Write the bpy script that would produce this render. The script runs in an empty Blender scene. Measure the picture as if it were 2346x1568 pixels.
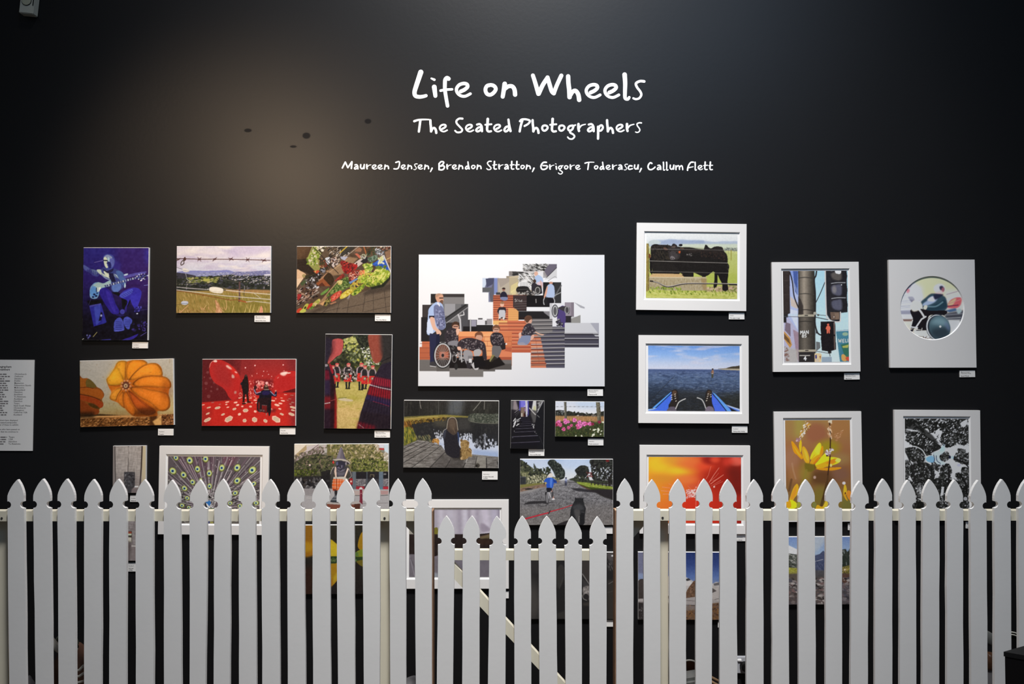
import bpy, bmesh, math, random
import numpy as np
from mathutils import Vector, Matrix, Euler

S = bpy.context.scene
COL = S.collection
# ---------------------------------------------------------------- camera
CAM_Y, CAM_Z, FPX, PITCH = -3.05, 1.6, 1556.0, math.radians(1.345)
cam = bpy.data.cameras.new('camera')
cam.sensor_width = 36.0
cam.lens = FPX / 2346 * 36.0
cam.clip_start = .05
camo = bpy.data.objects.new('camera', cam)
camo.location = (0, CAM_Y, CAM_Z)
camo.rotation_euler = (math.pi / 2 + PITCH, 0, 0)
COL.objects.link(camo)
S.camera = camo
S.view_settings.view_transform = 'Standard'
S.view_settings.look = 'None'
S.view_settings.gamma = 1.0
S.view_settings.use_curve_mapping = False
S.view_settings.exposure = 0.0

# ---------------------------------------------------------------- light: a room with cool skylight overhead, a warm gallery lamp and an added fill
w = bpy.data.worlds.new('room')
S.world = w
w.use_nodes = True
w.node_tree.nodes['Background'].inputs[0].default_value = (.86, .92, 1.0, 1)
w.node_tree.nodes['Background'].inputs[1].default_value = .07

def area(name, loc, aim, sx, sy, power, col, spread=180):
    l = bpy.data.lights.new(name, 'AREA')
    l.shape = 'RECTANGLE'
    l.size, l.size_y, l.energy, l.color, l.spread = sx, sy, power, col, math.radians(spread)
    o = bpy.data.objects.new(name, l)
    o.location = loc
    o.rotation_euler = (Vector(aim) - Vector(loc)).to_track_quat('-Z', 'Y').to_euler()
    COL.objects.link(o)
    return o

def spot(name, loc, aim, power, col, angle, blend, r):
    l = bpy.data.lights.new(name, 'SPOT')
    l.energy, l.color, l.spot_size, l.spot_blend, l.shadow_soft_size = power, col, math.radians(angle), blend, r
    o = bpy.data.objects.new(name, l)
    o.location = loc
    o.rotation_euler = (Vector(aim) - Vector(loc)).to_track_quat('-Z', 'Y').to_euler()
    COL.objects.link(o)
    return o

spot('skylight', (.15, -2.55, 7.2), (.02, 0, 1.36), 2780, (.99, .975, .965), 54, 1.0, .42)
spot('centre_fill', (.15, -2.75, 6.9), (.12, -.25, 1.12), 520, (1.0, .965, .925), 25, 1.0, .20)  # added fill spot that brightens the picket tips and lower centre
area('clerestory_window', (1.3, -3.3, 4.8), (.6, 0, 2.6), 2.4, 1.4, 26, (.30, .60, 1.0))
spot('warm_gallery_lamp', (-1.9, -2.9, 3.2), (-1.05, 0, 2.1), 195, (1.0, .73, .48), 44, .7, .14)
# ---------------------------------------------------------------- printed pictures
# Every picture on the wall is drawn here as flat print: a small raster painter
# (polygons, strokes, ellipses, noise) whose result becomes the colour of the
# print's own surface.
def nums(s):
    if isinstance(s, str):
        v = [float(t) for t in s.split()]
        return np.array(v).reshape(-1, 2)
    return np.asarray(s, float).reshape(-1, 2)

def smooth(p, closed=True, n=5):
    m = len(p)
    if m < 3:
        return p
    out = []
    rng_ = range(m) if closed else range(m - 1)
    for i in rng_:
        if closed:
            a, b, c, d = p[(i - 1) % m], p[i], p[(i + 1) % m], p[(i + 2) % m]
        else:
            a, b, c, d = p[max(i - 1, 0)], p[i], p[i + 1], p[min(i + 2, m - 1)]
        for k in range(n):
            t = k / n
            out.append(.5 * (2 * b + (c - a) * t + (2 * a - 5 * b + 4 * c - d) * t * t + (3 * b - a - 3 * c + d) * t ** 3))
    if not closed:
        out.append(p[-1])
    return np.array(out)

def box(m, rx, ry):
    for ax, r in ((1, rx), (0, ry)):
        r = int(round(r))
        if r < 1:
            continue
        pad = [(0, 0)] * m.ndim
        pad[ax] = (r + 1, r)
        c = np.cumsum(np.pad(m, pad, mode='edge'), axis=ax)
        n = m.shape[ax]
        a = np.take(c, np.arange(2 * r + 1, 2 * r + 1 + n), axis=ax)
        b = np.take(c, np.arange(0, n), axis=ax)
        m = (a - b) / (2 * r + 1)
    return m

class Pic:
    """A print: rect is its outline in photo pixels, (ox, oy, sc) the frame its shapes are given in."""
    def __init__(s, ox, oy, sc, rect, ss=2, dens=1.0, seed=1):
        s.rect, s.ss, s.sc = rect, ss, sc
        x0, y0, x1, y1 = rect
        s.nw, s.nh = int(round((x1 - x0) * dens)), int(round((y1 - y0) * dens))
        s.W, s.H = s.nw * ss, s.nh * ss
        s.ux, s.uy = (x1 - x0) * sc / s.W, (y1 - y0) * sc / s.H
        s.ax, s.ay = (x0 - ox) * sc, (y0 - oy) * sc
        s.bx, s.by = (x1 - ox) * sc, (y1 - oy) * sc
        s.img = np.zeros((s.H, s.W, 3))
        s.X = s.ax + (np.arange(s.W) + .5) * s.ux
        s.Y = s.ay + (np.arange(s.H) + .5) * s.uy
        s.cl = None
        s.rs = np.random.RandomState(seed)
    def fill(s, c):
        s.img[:] = c
        return s
    def put(s, sl, m, c, a):
        m = m * a
        if s.cl is not None:
            m = m * s.cl[sl]
        t = s.img[sl]
        s.img[sl] = t + (np.asarray(c, float) - t) * m[..., None]
    def win(s, x0, y0, x1, y1):
        i0, i1 = max(0, int((x0 - s.ax) / s.ux) - 2), min(s.W, int((x1 - s.ax) / s.ux) + 3)
        j0, j1 = max(0, int((y0 - s.ay) / s.uy) - 2), min(s.H, int((y1 - s.ay) / s.uy) + 3)
        if i1 <= i0 or j1 <= j0:
            return None
        return np.s_[j0:j1, i0:i1], s.X[i0:i1], s.Y[j0:j1]
    def mask(s, pts, X, Y):
        m = np.zeros((len(Y), len(X)), bool)
        q = np.roll(pts, -1, axis=0)
        for (xa, ya), (xb, yb) in zip(pts, q):
            if ya == yb:
                continue
            r = (ya > Y) != (yb > Y)
            if r.any():
                xi = xa + (Y[r] - ya) * (xb - xa) / (yb - ya)
                m[r] ^= X[None, :] < xi[:, None]
        return m.astype(float)
    def P(s, pts, c, a=1., sm=0, bl=0):
        p = nums(pts)
        if sm:
            p = smooth(p)
        b = bl * 2
        w = s.win(p[:, 0].min() - b, p[:, 1].min() - b, p[:, 0].max() + b, p[:, 1].max() + b)
        if w:
            m = s.mask(p, w[1], w[2])
            if bl:
                m = box(box(m, bl / s.ux, bl / s.uy), bl / s.ux, bl / s.uy)
            s.put(w[0], m, c, a)
        return s
    def S(s, pts, c, a=1., bl=0):
        return s.P(pts, c, a, 1, bl)
    def R(s, x0, y0, x1, y1, c, a=1., bl=0):
        return s.P([(x0, y0), (x1, y0), (x1, y1), (x0, y1)], c, a, 0, bl)
    def E(s, cx, cy, rx, ry, c, a=1., rot=0, bl=0):
        r = max(rx, ry) + bl * 2
        w = s.win(cx - r, cy - r, cx + r, cy + r)
        if w:
            dx, dy = w[1][None, :] - cx, w[2][:, None] - cy
            t = math.radians(rot)
            u, v = dx * math.cos(t) + dy * math.sin(t), dy * math.cos(t) - dx * math.sin(t)
            d = np.sqrt((u / rx) ** 2 + (v / ry) ** 2)
            soft = max(bl / min(rx, ry), .7 * s.ux / min(rx, ry))
            m = np.clip((1 - d) / soft * .5 + .5, 0, 1)
            if bl:
                m = m * m * (3 - 2 * m)
            s.put(w[0], m, c, a)
        return s
    def L(s, pts, wd, c, a=1., sm=0, w2=None):
        p = nums(pts)
        if sm:
            p = smooth(p, False)
        w2 = wd if w2 is None else w2
        r = max(wd, w2)
        w = s.win(p[:, 0].min() - r, p[:, 1].min() - r, p[:, 0].max() + r, p[:, 1].max() + r)
        if w:
            X, Y = w[1][None, :], w[2][:, None]
            m = np.zeros((len(w[2]), len(w[1])))
            n = len(p) - 1
            for i in range(n):
                (xa, ya), (xb, yb) = p[i], p[i + 1]
                dx, dy = xb - xa, yb - ya
                l = dx * dx + dy * dy + 1e-9
                t = np.clip(((X - xa) * dx + (Y - ya) * dy) / l, 0, 1)
                d = np.sqrt((X - xa - t * dx) ** 2 + (Y - ya - t * dy) ** 2)
                h = (wd + (w2 - wd) * (i + t) / n) / 2
                m = np.maximum(m, np.clip((h - d) / s.ux + .5, 0, 1))
            s.put(w[0], m, c, a)
        return s
    def G(s, stops, horiz=False):
        """gradient fill over the whole print: [(position, colour), ...] in frame coordinates"""
        t = s.X if horiz else s.Y
        ps = [q[0] for q in stops]
        g = np.stack([np.interp(t, ps, [q[1][k] for q in stops]) for k in range(3)], -1)
        g = g[None, :, :] if horiz else g[:, None, :]
        m = np.ones((s.H, s.W)) if s.cl is None else s.cl
        s.img = s.img + (g - s.img) * m[..., None]
        return s
    def clip(s, pts=None, sm=0, bl=0):
        if pts is None:
            s.cl = None
            return s
        p = nums(pts)
        m = s.mask(smooth(p) if sm else p, s.X, s.Y)
        s.cl = box(m, bl / s.ux, bl / s.uy) if bl else m
        return s
    def vn(s, kx, ky, seed):
        """value noise in -1..1 with cells of kx by ky frame units"""
        r = np.random.RandomState(seed)
        nx, ny = int((s.bx - s.ax) / kx) + 3, int((s.by - s.ay) / ky) + 3
        g = r.uniform(-1, 1, (ny, nx))
        u, v = (s.X - s.ax) / kx, (s.Y - s.ay) / ky
        i, j = u.astype(int), v.astype(int)
        fu, fv = u - i, v - j
        fu, fv = fu * fu * (3 - 2 * fu), fv * fv * (3 - 2 * fv)
        a = g[j][:, i] * (1 - fu) + g[j][:, i + 1] * fu
        b = g[j + 1][:, i] * (1 - fu) + g[j + 1][:, i + 1] * fu
        return a * (1 - fv)[:, None] + b * fv[:, None]
    def N(s, amp, kx, ky=None, seed=3, tint=(1, 1, 1)):
        n = s.vn(kx, ky or kx, seed) * amp
        if s.cl is not None:
            n = n * s.cl
        s.img = np.clip(s.img + n[..., None] * np.asarray(tint, float), 0, 255)
        return s
    def T(s, c, kx, ky=None, seed=3, lo=0., hi=.3, a=1.):
        """patches of colour c where noise is high"""
        m = np.clip((s.vn(kx, ky or kx, seed) * .7 + s.vn(kx / 2.3, (ky or kx) / 2.3, seed + 7) * .45 - lo) / (hi - lo), 0, 1)
        s.put(np.s_[0:s.H, 0:s.W], m, c, a)
        return s
    def D(s, region, cols, n, r0, r1, asp=.6, rot=None, a=1.):
        """dabs scattered over a region (polygon)"""
        p = nums(region)
        lo, hi = p.min(0), p.max(0)
        k = 0
        pts = s.rs.uniform(lo, hi, (n * 3, 2))
        q = np.roll(p, -1, axis=0)
        ins = np.zeros(len(pts), bool)
        for (xa, ya), (xb, yb) in zip(p, q):
            if ya != yb:
                r = (ya > pts[:, 1]) != (yb > pts[:, 1])
                ins ^= r & (pts[:, 0] < xa + (pts[:, 1] - ya) * (xb - xa) / (yb - ya))
        for x, y in pts[ins][:n]:
            r = s.rs.uniform(r0, r1)
            s.E(x, y, r, r * asp, cols[s.rs.randint(len(cols))], a, s.rs.uniform(0, 180) if rot is None else rot + s.rs.uniform(-15, 15))
        return s
    def out(s):
        im = s.img.reshape(s.nh, s.ss, s.nw, s.ss, 3).mean((1, 3))
        return np.clip(im, 0, 255)
def pic_guitarist():
    p = Pic(160, 540, 6.031, (191, 568, 340.5, 779.5), seed=11)
    p.G([(160, (36, 32, 112)), (600, (38, 26, 96)), (900, (24, 18, 62)), (1450, (14, 12, 26))])
    p.P("640 100 1100 100 1100 1000 640 900", (52, 24, 84), .55, bl=60)
    p.E(1070, 260, 40, 110, (50, 44, 140), .7, bl=40).E(650, 420, 60, 70, (48, 42, 130), .6, bl=30)
    p.R(160, 1080, 1100, 1460, (12, 10, 18), .75, bl=80)
    p.P("240 900 460 880 470 960 280 960", (10, 9, 14), bl=8)
    # outstretched arm
    p.S("185 410 240 430 300 465 370 485 410 500 400 560 340 560 280 520 200 470", (58, 62, 130))
    p.S("185 412 230 424 270 470 210 470", (76, 86, 150)).S("300 470 360 480 400 510 350 545", (92, 110, 150), .8)
    for i in range(6):
        p.L([(250 + i * 26, 470 + i * 8), (262 + i * 26, 520 + i * 6)], 9, (34, 32, 96), .8)
    # torso and jacket
    p.S("370 480 440 465 470 440 600 455 700 490 750 540 790 620 770 690 720 740 650 790 580 750 560 640 470 560", (54, 62, 124))
    p.S("372 480 430 474 450 520 530 560 560 600 520 580 440 550", (178, 192, 178))
    p.S("470 500 520 490 545 560 520 575", (196, 206, 186)).S("600 530 660 550 700 600 640 580", (150, 170, 180))
    p.S("640 500 700 495 750 540 770 640 740 690 690 620", (66, 92, 150)).S("600 670 690 650 715 720 650 790 590 745", (84, 110, 176))
    p.P("545 520 600 520 640 640 560 640", (22, 20, 52)).S("450 455 520 490 600 455 590 500 520 520", (30, 28, 66))
    for i in range(7):
        p.L([(590 + i * 22, 520 + i * 22), (640 + i * 18, 560 + i * 20)], 7, (40, 44, 104), .7)
    p.L("440 540 500 590 560 612", 16, (120, 136, 176), sm=1)
    # head
    p.S("462 300 490 264 545 256 600 285 622 340 610 420 570 470 520 455 480 400 465 350", (58, 66, 140))
    p.S("470 300 520 268 585 300 560 330 510 300 480 330", (126, 140, 178)).S("545 330 600 320 615 380 585 440 550 400", (82, 90, 158))
    p.S("468 315 500 300 520 340 515 400 530 440 505 448 478 400", (190, 200, 180)).S("520 300 545 310 550 360 525 350", (150, 180, 196))
    p.P("462 335 525 340 522 358 466 352", (18, 20, 40)).S("505 380 560 370 575 440 545 455 530 400", (30, 30, 92))
    p.L("340 374 455 346", 6, (120, 110, 170))
    # arm on the neck
    p.S("740 560 800 545 900 520 1040 498 1050 515 900 560 770 590", (78, 72, 150))
    p.S("750 540 800 525 800 545 760 556", (170, 190, 210))
    # guitar
    p.S("284 800 290 720 340 660 400 645 470 660 540 625 572 620 575 660 560 700 480 720 420 760 410 820 380 870 320 872 290 850", (110, 146, 186))
    p.S("330 690 400 650 470 664 545 628 570 640 560 690 470 715 380 740", (150, 178, 180))
    p.S("288 800 300 730 350 700 400 760 400 820 340 860", (80, 134, 200), .8)
    p.P("480 690 1060 540 1068 562 500 712", (40, 42, 92))
    for i in range(13):
        x = 500 + i * 33
        p.P([(x, 684 - i * 9), (x + 17, 680 - i * 9), (x + 22, 706 - i * 9), (x + 5, 710 - i * 9)], (170, 182, 196) if i % 2 else (120, 130, 170))
    p.P("404 720 434 710 430 770 404 776", (210, 220, 214)).P("366 724 380 720 380 780 366 784", (40, 44, 70)).P("384 720 398 716 398 776 384 780", (200, 204, 190))
    p.E(346, 814, 17, 13, (16, 18, 60)).E(372, 835, 17, 13, (16, 18, 60)).E(330, 850, 16, 12, (16, 18, 60)).E(385, 797, 12, 9, (16, 18, 60))
    p.D("900 540 1085 520 1085 600 960 625", [(150, 160, 200), (70, 80, 150), (16, 16, 40), (200, 204, 220)], 60, 5, 13)
    p.E(985, 622, 10, 10, (220, 210, 220)).S("765 650 778 690 768 725 755 700", (170, 196, 210)).L("1030 690 1085 684", 7, (110, 120, 190))
    # legs
    p.S("590 790 700 800 740 1010 800 1000 850 860 720 850", (10, 10, 16))
    p.S("415 790 440 735 500 722 560 760 600 830 640 940 690 1030 680 1080 600 1080 540 1010 480 920", (40, 30, 128))
    p.S("500 770 560 800 620 960 640 1060 590 1010", (52, 40, 150), .8)
    p.S("690 830 760 760 870 722 950 730 995 780 985 860 950 980 990 1010 940 1030 900 1010 920 900 860 850 790 990 800 900 720 862", (46, 40, 150))
    p.S("700 820 800 760 870 740 860 800 740 862", (74, 84, 186), .8).S("840 860 940 800 990 830 950 960 900 1000", (50, 44, 160))
    for i in range(6):
        p.L([(720 + i * 26, 820 - i * 12), (760 + i * 24, 850 - i * 14)], 5, (26, 24, 90), .8)
    p.E(736, 1052, 34, 34, (60, 60, 150)).S("640 1090 700 1080 770 1100 700 1120", (30, 24, 80))
    p.S("770 1000 800 950 790 1060 770 1040", (40, 30, 110)).D("900 1000 1000 970 1000 1040 900 1060", [(80, 76, 180), (30, 26, 90)], 20, 8, 20)
    p.E(940, 1078, 12, 8, (200, 210, 230)).L("990 1030 1080 1018", 4, (60, 56, 120))
    # shoes
    p.S("628 1190 670 1140 710 1135 750 1190 765 1270 755 1310 640 1325 622 1290", (62, 70, 160))
    p.S("755 1150 800 1120 860 1150 872 1190 845 1240 835 1290 800 1285 760 1220", (66, 76, 170))
    for i in range(5):
        p.L([(650, 1190 + i * 26), (730, 1196 + i * 24)], 6, (28, 30, 90)).L([(775, 1160 + i * 24), (850, 1168 + i * 20)], 5, (28, 30, 90))
    p.L("640 1316 750 1304", 8, (90, 96, 190))
    # amplifier
    p.P("282 975 440 940 520 1195 500 1210 345 1255", (40, 40, 138)).P("345 985 430 950 440 1180 380 1240", (54, 64, 160))
    p.P("280 968 440 935 442 952 284 990", (66, 66, 150)).P("410 1180 440 1050 465 1070 450 1170", (18, 16, 40)).E(446, 1105, 12, 16, (150, 160, 200))
    p.L("300 880 270 960", 4, (70, 70, 120))
    # floor
    p.S("740 1440 850 1400 960 1355 900 1420 800 1446", (44, 34, 130)).L("990 1385 1070 1335", 6, (90, 80, 160)).L("340 1395 390 1335", 9, (150, 140, 90), sm=1)
    p.L("175 1444 210 1422", 8, (190, 190, 170)).D("250 1370 310 1370 310 1420 250 1420", [(80, 80, 170), (120, 120, 190)], 12, 5, 12).L("460 1442 580 1432", 10, (54, 50, 150))
    p.D("880 1190 1080 1190 1080 1320 880 1320", [(30, 24, 70), (50, 40, 110), (14, 12, 24)], 40, 8, 24)
    p.N(9, 26, seed=5, tint=(.6, .7, 1))
    return p

def pic_barbed_wire():
    p = Pic(390, 550, 7.84, (405, 564.5, 620, 716.5), seed=12)
    p.G([(100, (222, 214, 222)), (250, (226, 216, 222)), (420, (216, 212, 224)), (540, (212, 212, 226)), (600, (150, 156, 190)), (660, (90, 96, 110)), (900, (40, 44, 36)), (940, (160, 140, 84)), (1320, (146, 124, 66))])
    p.clip([(0, 0), (2000, 0), (2000, 570), (0, 570)], bl=8)
    p.T((196, 184, 208), 320, 90, 21, -.1, .7, .8).T((240, 232, 226), 300, 60, 22, 0, .6, .7)
    p.P("1100 110 1800 110 1800 200 1400 300 1000 330 1100 220", (196, 180, 212), .6, bl=40).P("1500 310 1800 220 1800 320", (240, 230, 226), .7, bl=30)
    p.clip()
    p.S("110 590 200 560 420 548 640 552 900 545 1040 540 1140 575 1140 640 110 640", (136, 140, 196)).R(110, 585, 1800, 660, (142, 148, 180), .6, bl=10)
    p.S("1140 580 1400 570 1800 555 1800 690 1140 680", (116, 116, 160), .9)
    p.D("500 580 1790 570 1790 640 500 640", [(206, 206, 224), (150, 152, 182), (104, 108, 140)], 170, 4, 16, .3, 0)
    p.S("110 590 200 590 340 612 470 650 300 690 110 690", (56, 54, 66))
    # town and dark bush
    p.P("110 690 500 660 800 650 1100 620 1300 650 1800 640 1800 910 110 910", (42, 46, 40), bl=4)
    p.D("110 660 1790 630 1790 880 110 880", [(32, 36, 30), (54, 60, 50), (70, 70, 84), (28, 30, 26)], 420, 8, 30, .5, 0)
    p.D("300 670 900 660 850 760 350 760", [(124, 130, 62), (150, 148, 80), (84, 96, 50), (176, 168, 116)], 120, 8, 30, .4, 0)
    p.S("600 700 680 690 720 720 680 745 600 735", (170, 168, 84))
    p.D("900 600 1790 620 1790 820 900 700", [(206, 204, 210), (150, 146, 160), (190, 180, 170), (88, 84, 110)], 190, 5, 17, .45, -15)
    p.D("120 740 500 700 500 800 120 800", [(160, 156, 140), (120, 116, 100)], 40, 5, 16, .4, 0)
    p.S("1690 620 1790 610 1790 640 1690 640", (216, 212, 224))
    # grass
    p.P("110 915 700 905 1000 870 1150 900 1500 890 1800 905 1800 1320 110 1320", (152, 128, 66), bl=6)
    p.P("980 890 1300 890 1800 900 1800 960 1100 940", (178, 130, 90), .8, bl=10)
    p.P("800 1000 1800 980 1800 1320 900 1320", (118, 116, 44), .5, bl=60)
    p.D("110 930 1800 930 1800 1320 110 1320", [(186, 158, 92), (132, 112, 52), (104, 98, 40), (206, 176, 116), (150, 136, 64)], 900, 10, 34, .12, 75, .8)
    p.D("120 1230 1000 1210 1000 1320 120 1320", [(206, 158, 110), (190, 150, 100), (120, 90, 40)], 120, 10, 30, .2, 60)
    p.S("812 1075 845 1090 890 1180 940 1300 850 1310 830 1180", (204, 152, 110)).D("815 1085 900 1150 930 1300 850 1300", [(226, 178, 136), (176, 124, 82)], 70, 8, 22, .3, 60)
    p.S("1630 1185 1660 1220 1665 1310 1600 1310", (216, 150, 116)).L("1010 1080 1020 1200 1000 1250", 16, (196, 160, 106), sm=1).L("1120 1300 1150 1180", 12, (206, 180, 116))
    for x in (1340, 1420, 1480, 1570):
        p.L([(x, 1310), (x + 40, 1190 - (x % 60))], 13, (216, 190, 120), w2=5)
    p.L("600 1240 660 1165", 9, (214, 180, 124)).L("180 1310 330 1170", 14, (206, 156, 112))
    # posts
    p.P("1236 745 1262 745 1262 1110 1232 1110", (96, 72, 70)).R(1328, 820, 1348, 905, (120, 116, 116)).R(1376, 820, 1388, 890, (110, 106, 106)).R(1330, 905, 1342, 1000, (96, 80, 56)).R(1396, 850, 1406, 885, (110, 100, 100)).R(1680, 830, 1692, 880, (150, 140, 140))
    # wires
    p.L("118 490 250 530", 6, (70, 64, 70)).L("280 590 310 710 370 750", 7, (190, 188, 190)).L("310 740 300 880", 6, (170, 166, 160))
    p.L("110 840 400 868 660 885", 12, (190, 184, 184)).L("110 835 660 878", 4, (90, 86, 86)).L("640 775 800 835 960 850 1010 890", 8, (110, 104, 90), sm=1).L("880 680 1230 765", 5, (120, 116, 110))
    p.L("110 890 500 935 1000 1000 1800 1065", 13, (212, 204, 190)).L("1010 900 1300 930 1500 950 1800 975", 14, (216, 204, 184)).L("1500 948 1570 1000 1620 1040", 9, (210, 200, 180))
    p.L("110 905 300 930 600 985 900 1040 1080 1075 1200 1070 1380 1120", 12, (128, 72, 36), sm=1).L("1240 1080 1300 1095 1380 1115", 26, (160, 92, 50)).L("1370 1108 1500 1095 1800 1130", 12, (204, 196, 176)).L("1400 1120 1520 1095", 8, (160, 130, 90))
    for x, y in ((600, 990), (1050, 1065), (1240, 1090)):
        p.L([(x - 12, y + 14), (x + 12, y - 14)], 7, (120, 66, 34))
    # insulators
    p.S("706 880 720 850 780 840 900 855 955 880 950 940 900 955 780 940 715 910", (240, 232, 216)).L("715 905 800 925 950 935", 7, (196, 180, 150), sm=1).P("955 885 1010 893 1000 905 955 905", (90, 84, 80)).E(684, 882, 16, 10, (220, 214, 206))
    p.S("225 515 280 505 350 555 300 575 235 560", (226, 222, 216)).L("240 545 340 560", 6, (130, 120, 120)).S("210 1110 250 1090 325 1100 330 1140 280 1160 215 1145", (196, 200, 214)).L("215 1135 325 1140", 7, (90, 110, 130)).L("120 1158 215 1145", 6, (90, 80, 60))
    # barbed wire
    p.L("118 335 250 336 500 345 800 345 1100 347 1400 355 1800 368", 14, (86, 58, 58))
    for i in range(34):
        x = 300 + i * 45
        p.E(x, 343 + max(0, x - 1000) * .03, 16, 3.5, (140, 100, 92), .8, 8)
    for x, y, a in ((525, 345, 50), (800, 345, -40), (1090, 343, 25), (1390, 355, 55), (1680, 368, 20)):
        t = math.radians(a)
        p.L([(x - 48 * math.cos(t), y - 48 * math.sin(t)), (x + 48 * math.cos(t), y + 48 * math.sin(t))], 9, (96, 62, 58)).L([(x - 30, y + 32), (x + 32, y - 30)], 9, (92, 58, 56)).E(x, y, 32, 14, (84, 50, 50))
    p.L("118 345 160 350 180 330", 14, (80, 56, 52), sm=1).L("118 370 160 352", 12, (80, 56, 52)).L("240 360 265 310 280 350 250 380 250 420 205 450 195 420 215 380 250 365", 15, (70, 54, 48), sm=1).E(265, 340, 26, 22, (82, 50, 44))
    p.N(7, 20, seed=9)
    return p

def pic_market():
    p = Pic(670, 550, 7.842, (680.5, 564.5, 895.5, 717), seed=13)
    p.fill((92, 72, 56))
    p.N(16, 90, seed=3)
    # paving
    p.P("80 1310 80 1290 540 1190 900 1050 1260 940 1420 860 1780 760 1780 1310", (112, 96, 80), bl=4)
    p.P("1260 960 1420 850 1780 780 1780 900 1300 1000", (64, 54, 46), .8, bl=20)
    for q in ("1310 980 1270 1290", "1455 930 1460 1290", "1650 900 1690 1310", "1290 1120 1780 1010", "1290 1290 1780 1180", "850 1110 800 1310", "1020 1080 990 1310", "700 1160 540 1310", "900 1230 1280 1150", "560 1290 860 1220"):
        p.L(q, 9, (66, 56, 48), .9)
    p.P("300 1300 540 1190 900 1060 1060 1010 760 1180 420 1310", (66, 54, 44), .6, bl=16)
    # dark shed, street and crowd
    p.P("80 110 420 110 360 250 260 350 280 450 480 600 380 640 240 560 80 540", (84, 60, 40)).P("80 350 260 340 330 480 560 640 420 700 240 580 80 540", (48, 36, 28), bl=6).P("80 110 330 110 90 380", (110, 80, 54), .6, bl=30)
    p.P("360 110 650 110 560 230 470 330 560 450 440 590 290 440 262 350", (150, 150, 80))
    p.D("420 110 640 110 480 330 430 460 280 430 262 350", [(126, 148, 44), (170, 180, 90), (88, 104, 36), (224, 212, 180), (196, 200, 120)], 260, 8, 26, .6)
    p.D("450 130 640 110 530 260", [(240, 232, 214), (220, 206, 180), (70, 60, 40)], 40, 10, 34, .5, 40)
    p.P("620 110 1120 110 900 330 1180 330 980 520 760 620 640 560 560 450 480 330", (98, 80, 62))
    p.D("480 330 700 430 640 560 500 520", [(120, 80, 54), (70, 66, 40), (170, 130, 90), (110, 50, 40), (54, 46, 36)], 100, 10, 30)
    p.P("760 480 1000 300 1180 330 900 620 740 640 620 560", (160, 128, 96), .9, bl=6)
    for k in range(5):
        p.L([(640 + k * 30, 600 - k * 20), (860 + k * 40, 430 - k * 24)], 8, (190, 156, 120), .7)
    p.D("640 110 1120 110 1000 300 700 420", [(60, 50, 42), (120, 100, 80), (200, 186, 170), (150, 140, 130), (84, 70, 56), (40, 34, 32)], 170, 10, 40, .4, -40)
    p.P("860 110 1130 110 960 260 880 300", (54, 52, 46), .9).L("860 230 985 115", 22, (196, 164, 60)).E(1010, 235, 36, 30, (34, 32, 30)).E(1010, 235, 18, 15, (180, 170, 160)).L("960 300 1200 110", 10, (190, 170, 150))
    p.P("1130 180 1200 130 1250 170 1230 215 1120 210", (150, 106, 80)).P("1250 110 1480 110 1400 260 1330 290", (70, 56, 40)).P("1270 120 1290 115 1340 250 1320 270", (170, 100, 60))
    p.D("1350 110 1500 110 1500 260 1340 290", [(60, 70, 44), (100, 70, 50), (40, 40, 32)], 40, 10, 30)
    p.P("1120 250 1160 240 1240 300 1210 340", (196, 104, 80)).D("1490 160 1650 160 1650 290 1500 290", [(190, 190, 196), (120, 130, 140), (70, 80, 84), (220, 220, 224)], 70, 8, 30, .3)
    p.D("1550 110 1780 110 1740 200 1600 180", [(80, 40, 30), (150, 110, 90), (60, 56, 50), (190, 170, 150)], 46, 10, 28)
    p.P("1660 220 1780 170 1780 420 1700 400", (140, 106, 80)).L("1690 350 1770 310", 12, (210, 180, 110))
    p.S("590 340 650 310 690 330 680 400 640 440", (214, 216, 222)).D("680 330 800 300 860 400 720 520", [(80, 56, 50), (200, 170, 150), (60, 50, 48), (214, 200, 196)], 60, 10, 30)
    p.P("860 300 1000 300 940 370 880 340", (180, 180, 196)).S("1100 440 1240 330 1290 350 1260 420 1140 500", (206, 190, 180))
    for q, wd in (("380 130 700 470 830 600", 12), ("640 370 900 120", 12), ("450 200 590 120", 10), ("640 110 780 260", 8)):
        p.L(q, wd, (40, 32, 28))
    p.P("380 560 470 540 490 570 450 610", (200, 80, 50)).P("400 570 440 540 420 600", (220, 170, 100))
    # left cafe tables
    p.S("80 545 160 560 250 620 200 680 90 860 80 860", (232, 190, 150)).P("80 700 210 680 90 850", (240, 206, 170)).S("180 640 220 610 245 650 210 680", (170, 150, 100))
    p.P("150 780 250 690 270 740 180 830", (74, 88, 56)).P("230 640 480 600 480 700 330 760 250 700", (54, 50, 30), .9)
    p.D("260 680 520 560 480 860 240 880", [(30, 26, 26), (60, 50, 46), (214, 214, 220), (120, 110, 110), (40, 30, 28)], 130, 8, 32, .5)
    p.E(540, 540, 44, 34, (50, 46, 48)).D("500 520 600 500 600 590 510 590", [(160, 160, 170), (40, 40, 44)], 30, 8, 18)
    p.P("460 740 620 590 700 640 560 700", (176, 130, 96)).S("560 690 650 590 720 640 755 730 690 820 600 760", (58, 42, 26)).P("430 780 560 690 690 830 480 830", (150, 84, 50)).P("450 830 540 760 600 830", (90, 46, 30))
    p.D("80 880 480 860 480 1000 330 1080 80 1180", [(96, 60, 50), (40, 30, 28), (160, 130, 110), (70, 50, 40), (200, 180, 170)], 150, 10, 36, .4, -35)
    p.S("100 980 160 970 170 1010 110 1080", (170, 50, 50)).L("80 1140 260 1020", 12, (180, 150, 130)).L("80 1200 280 1060", 10, (50, 40, 36)).L("350 1020 480 930", 20, (130, 120, 110)).L("90 900 290 1030", 12, (190, 150, 120))
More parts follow.
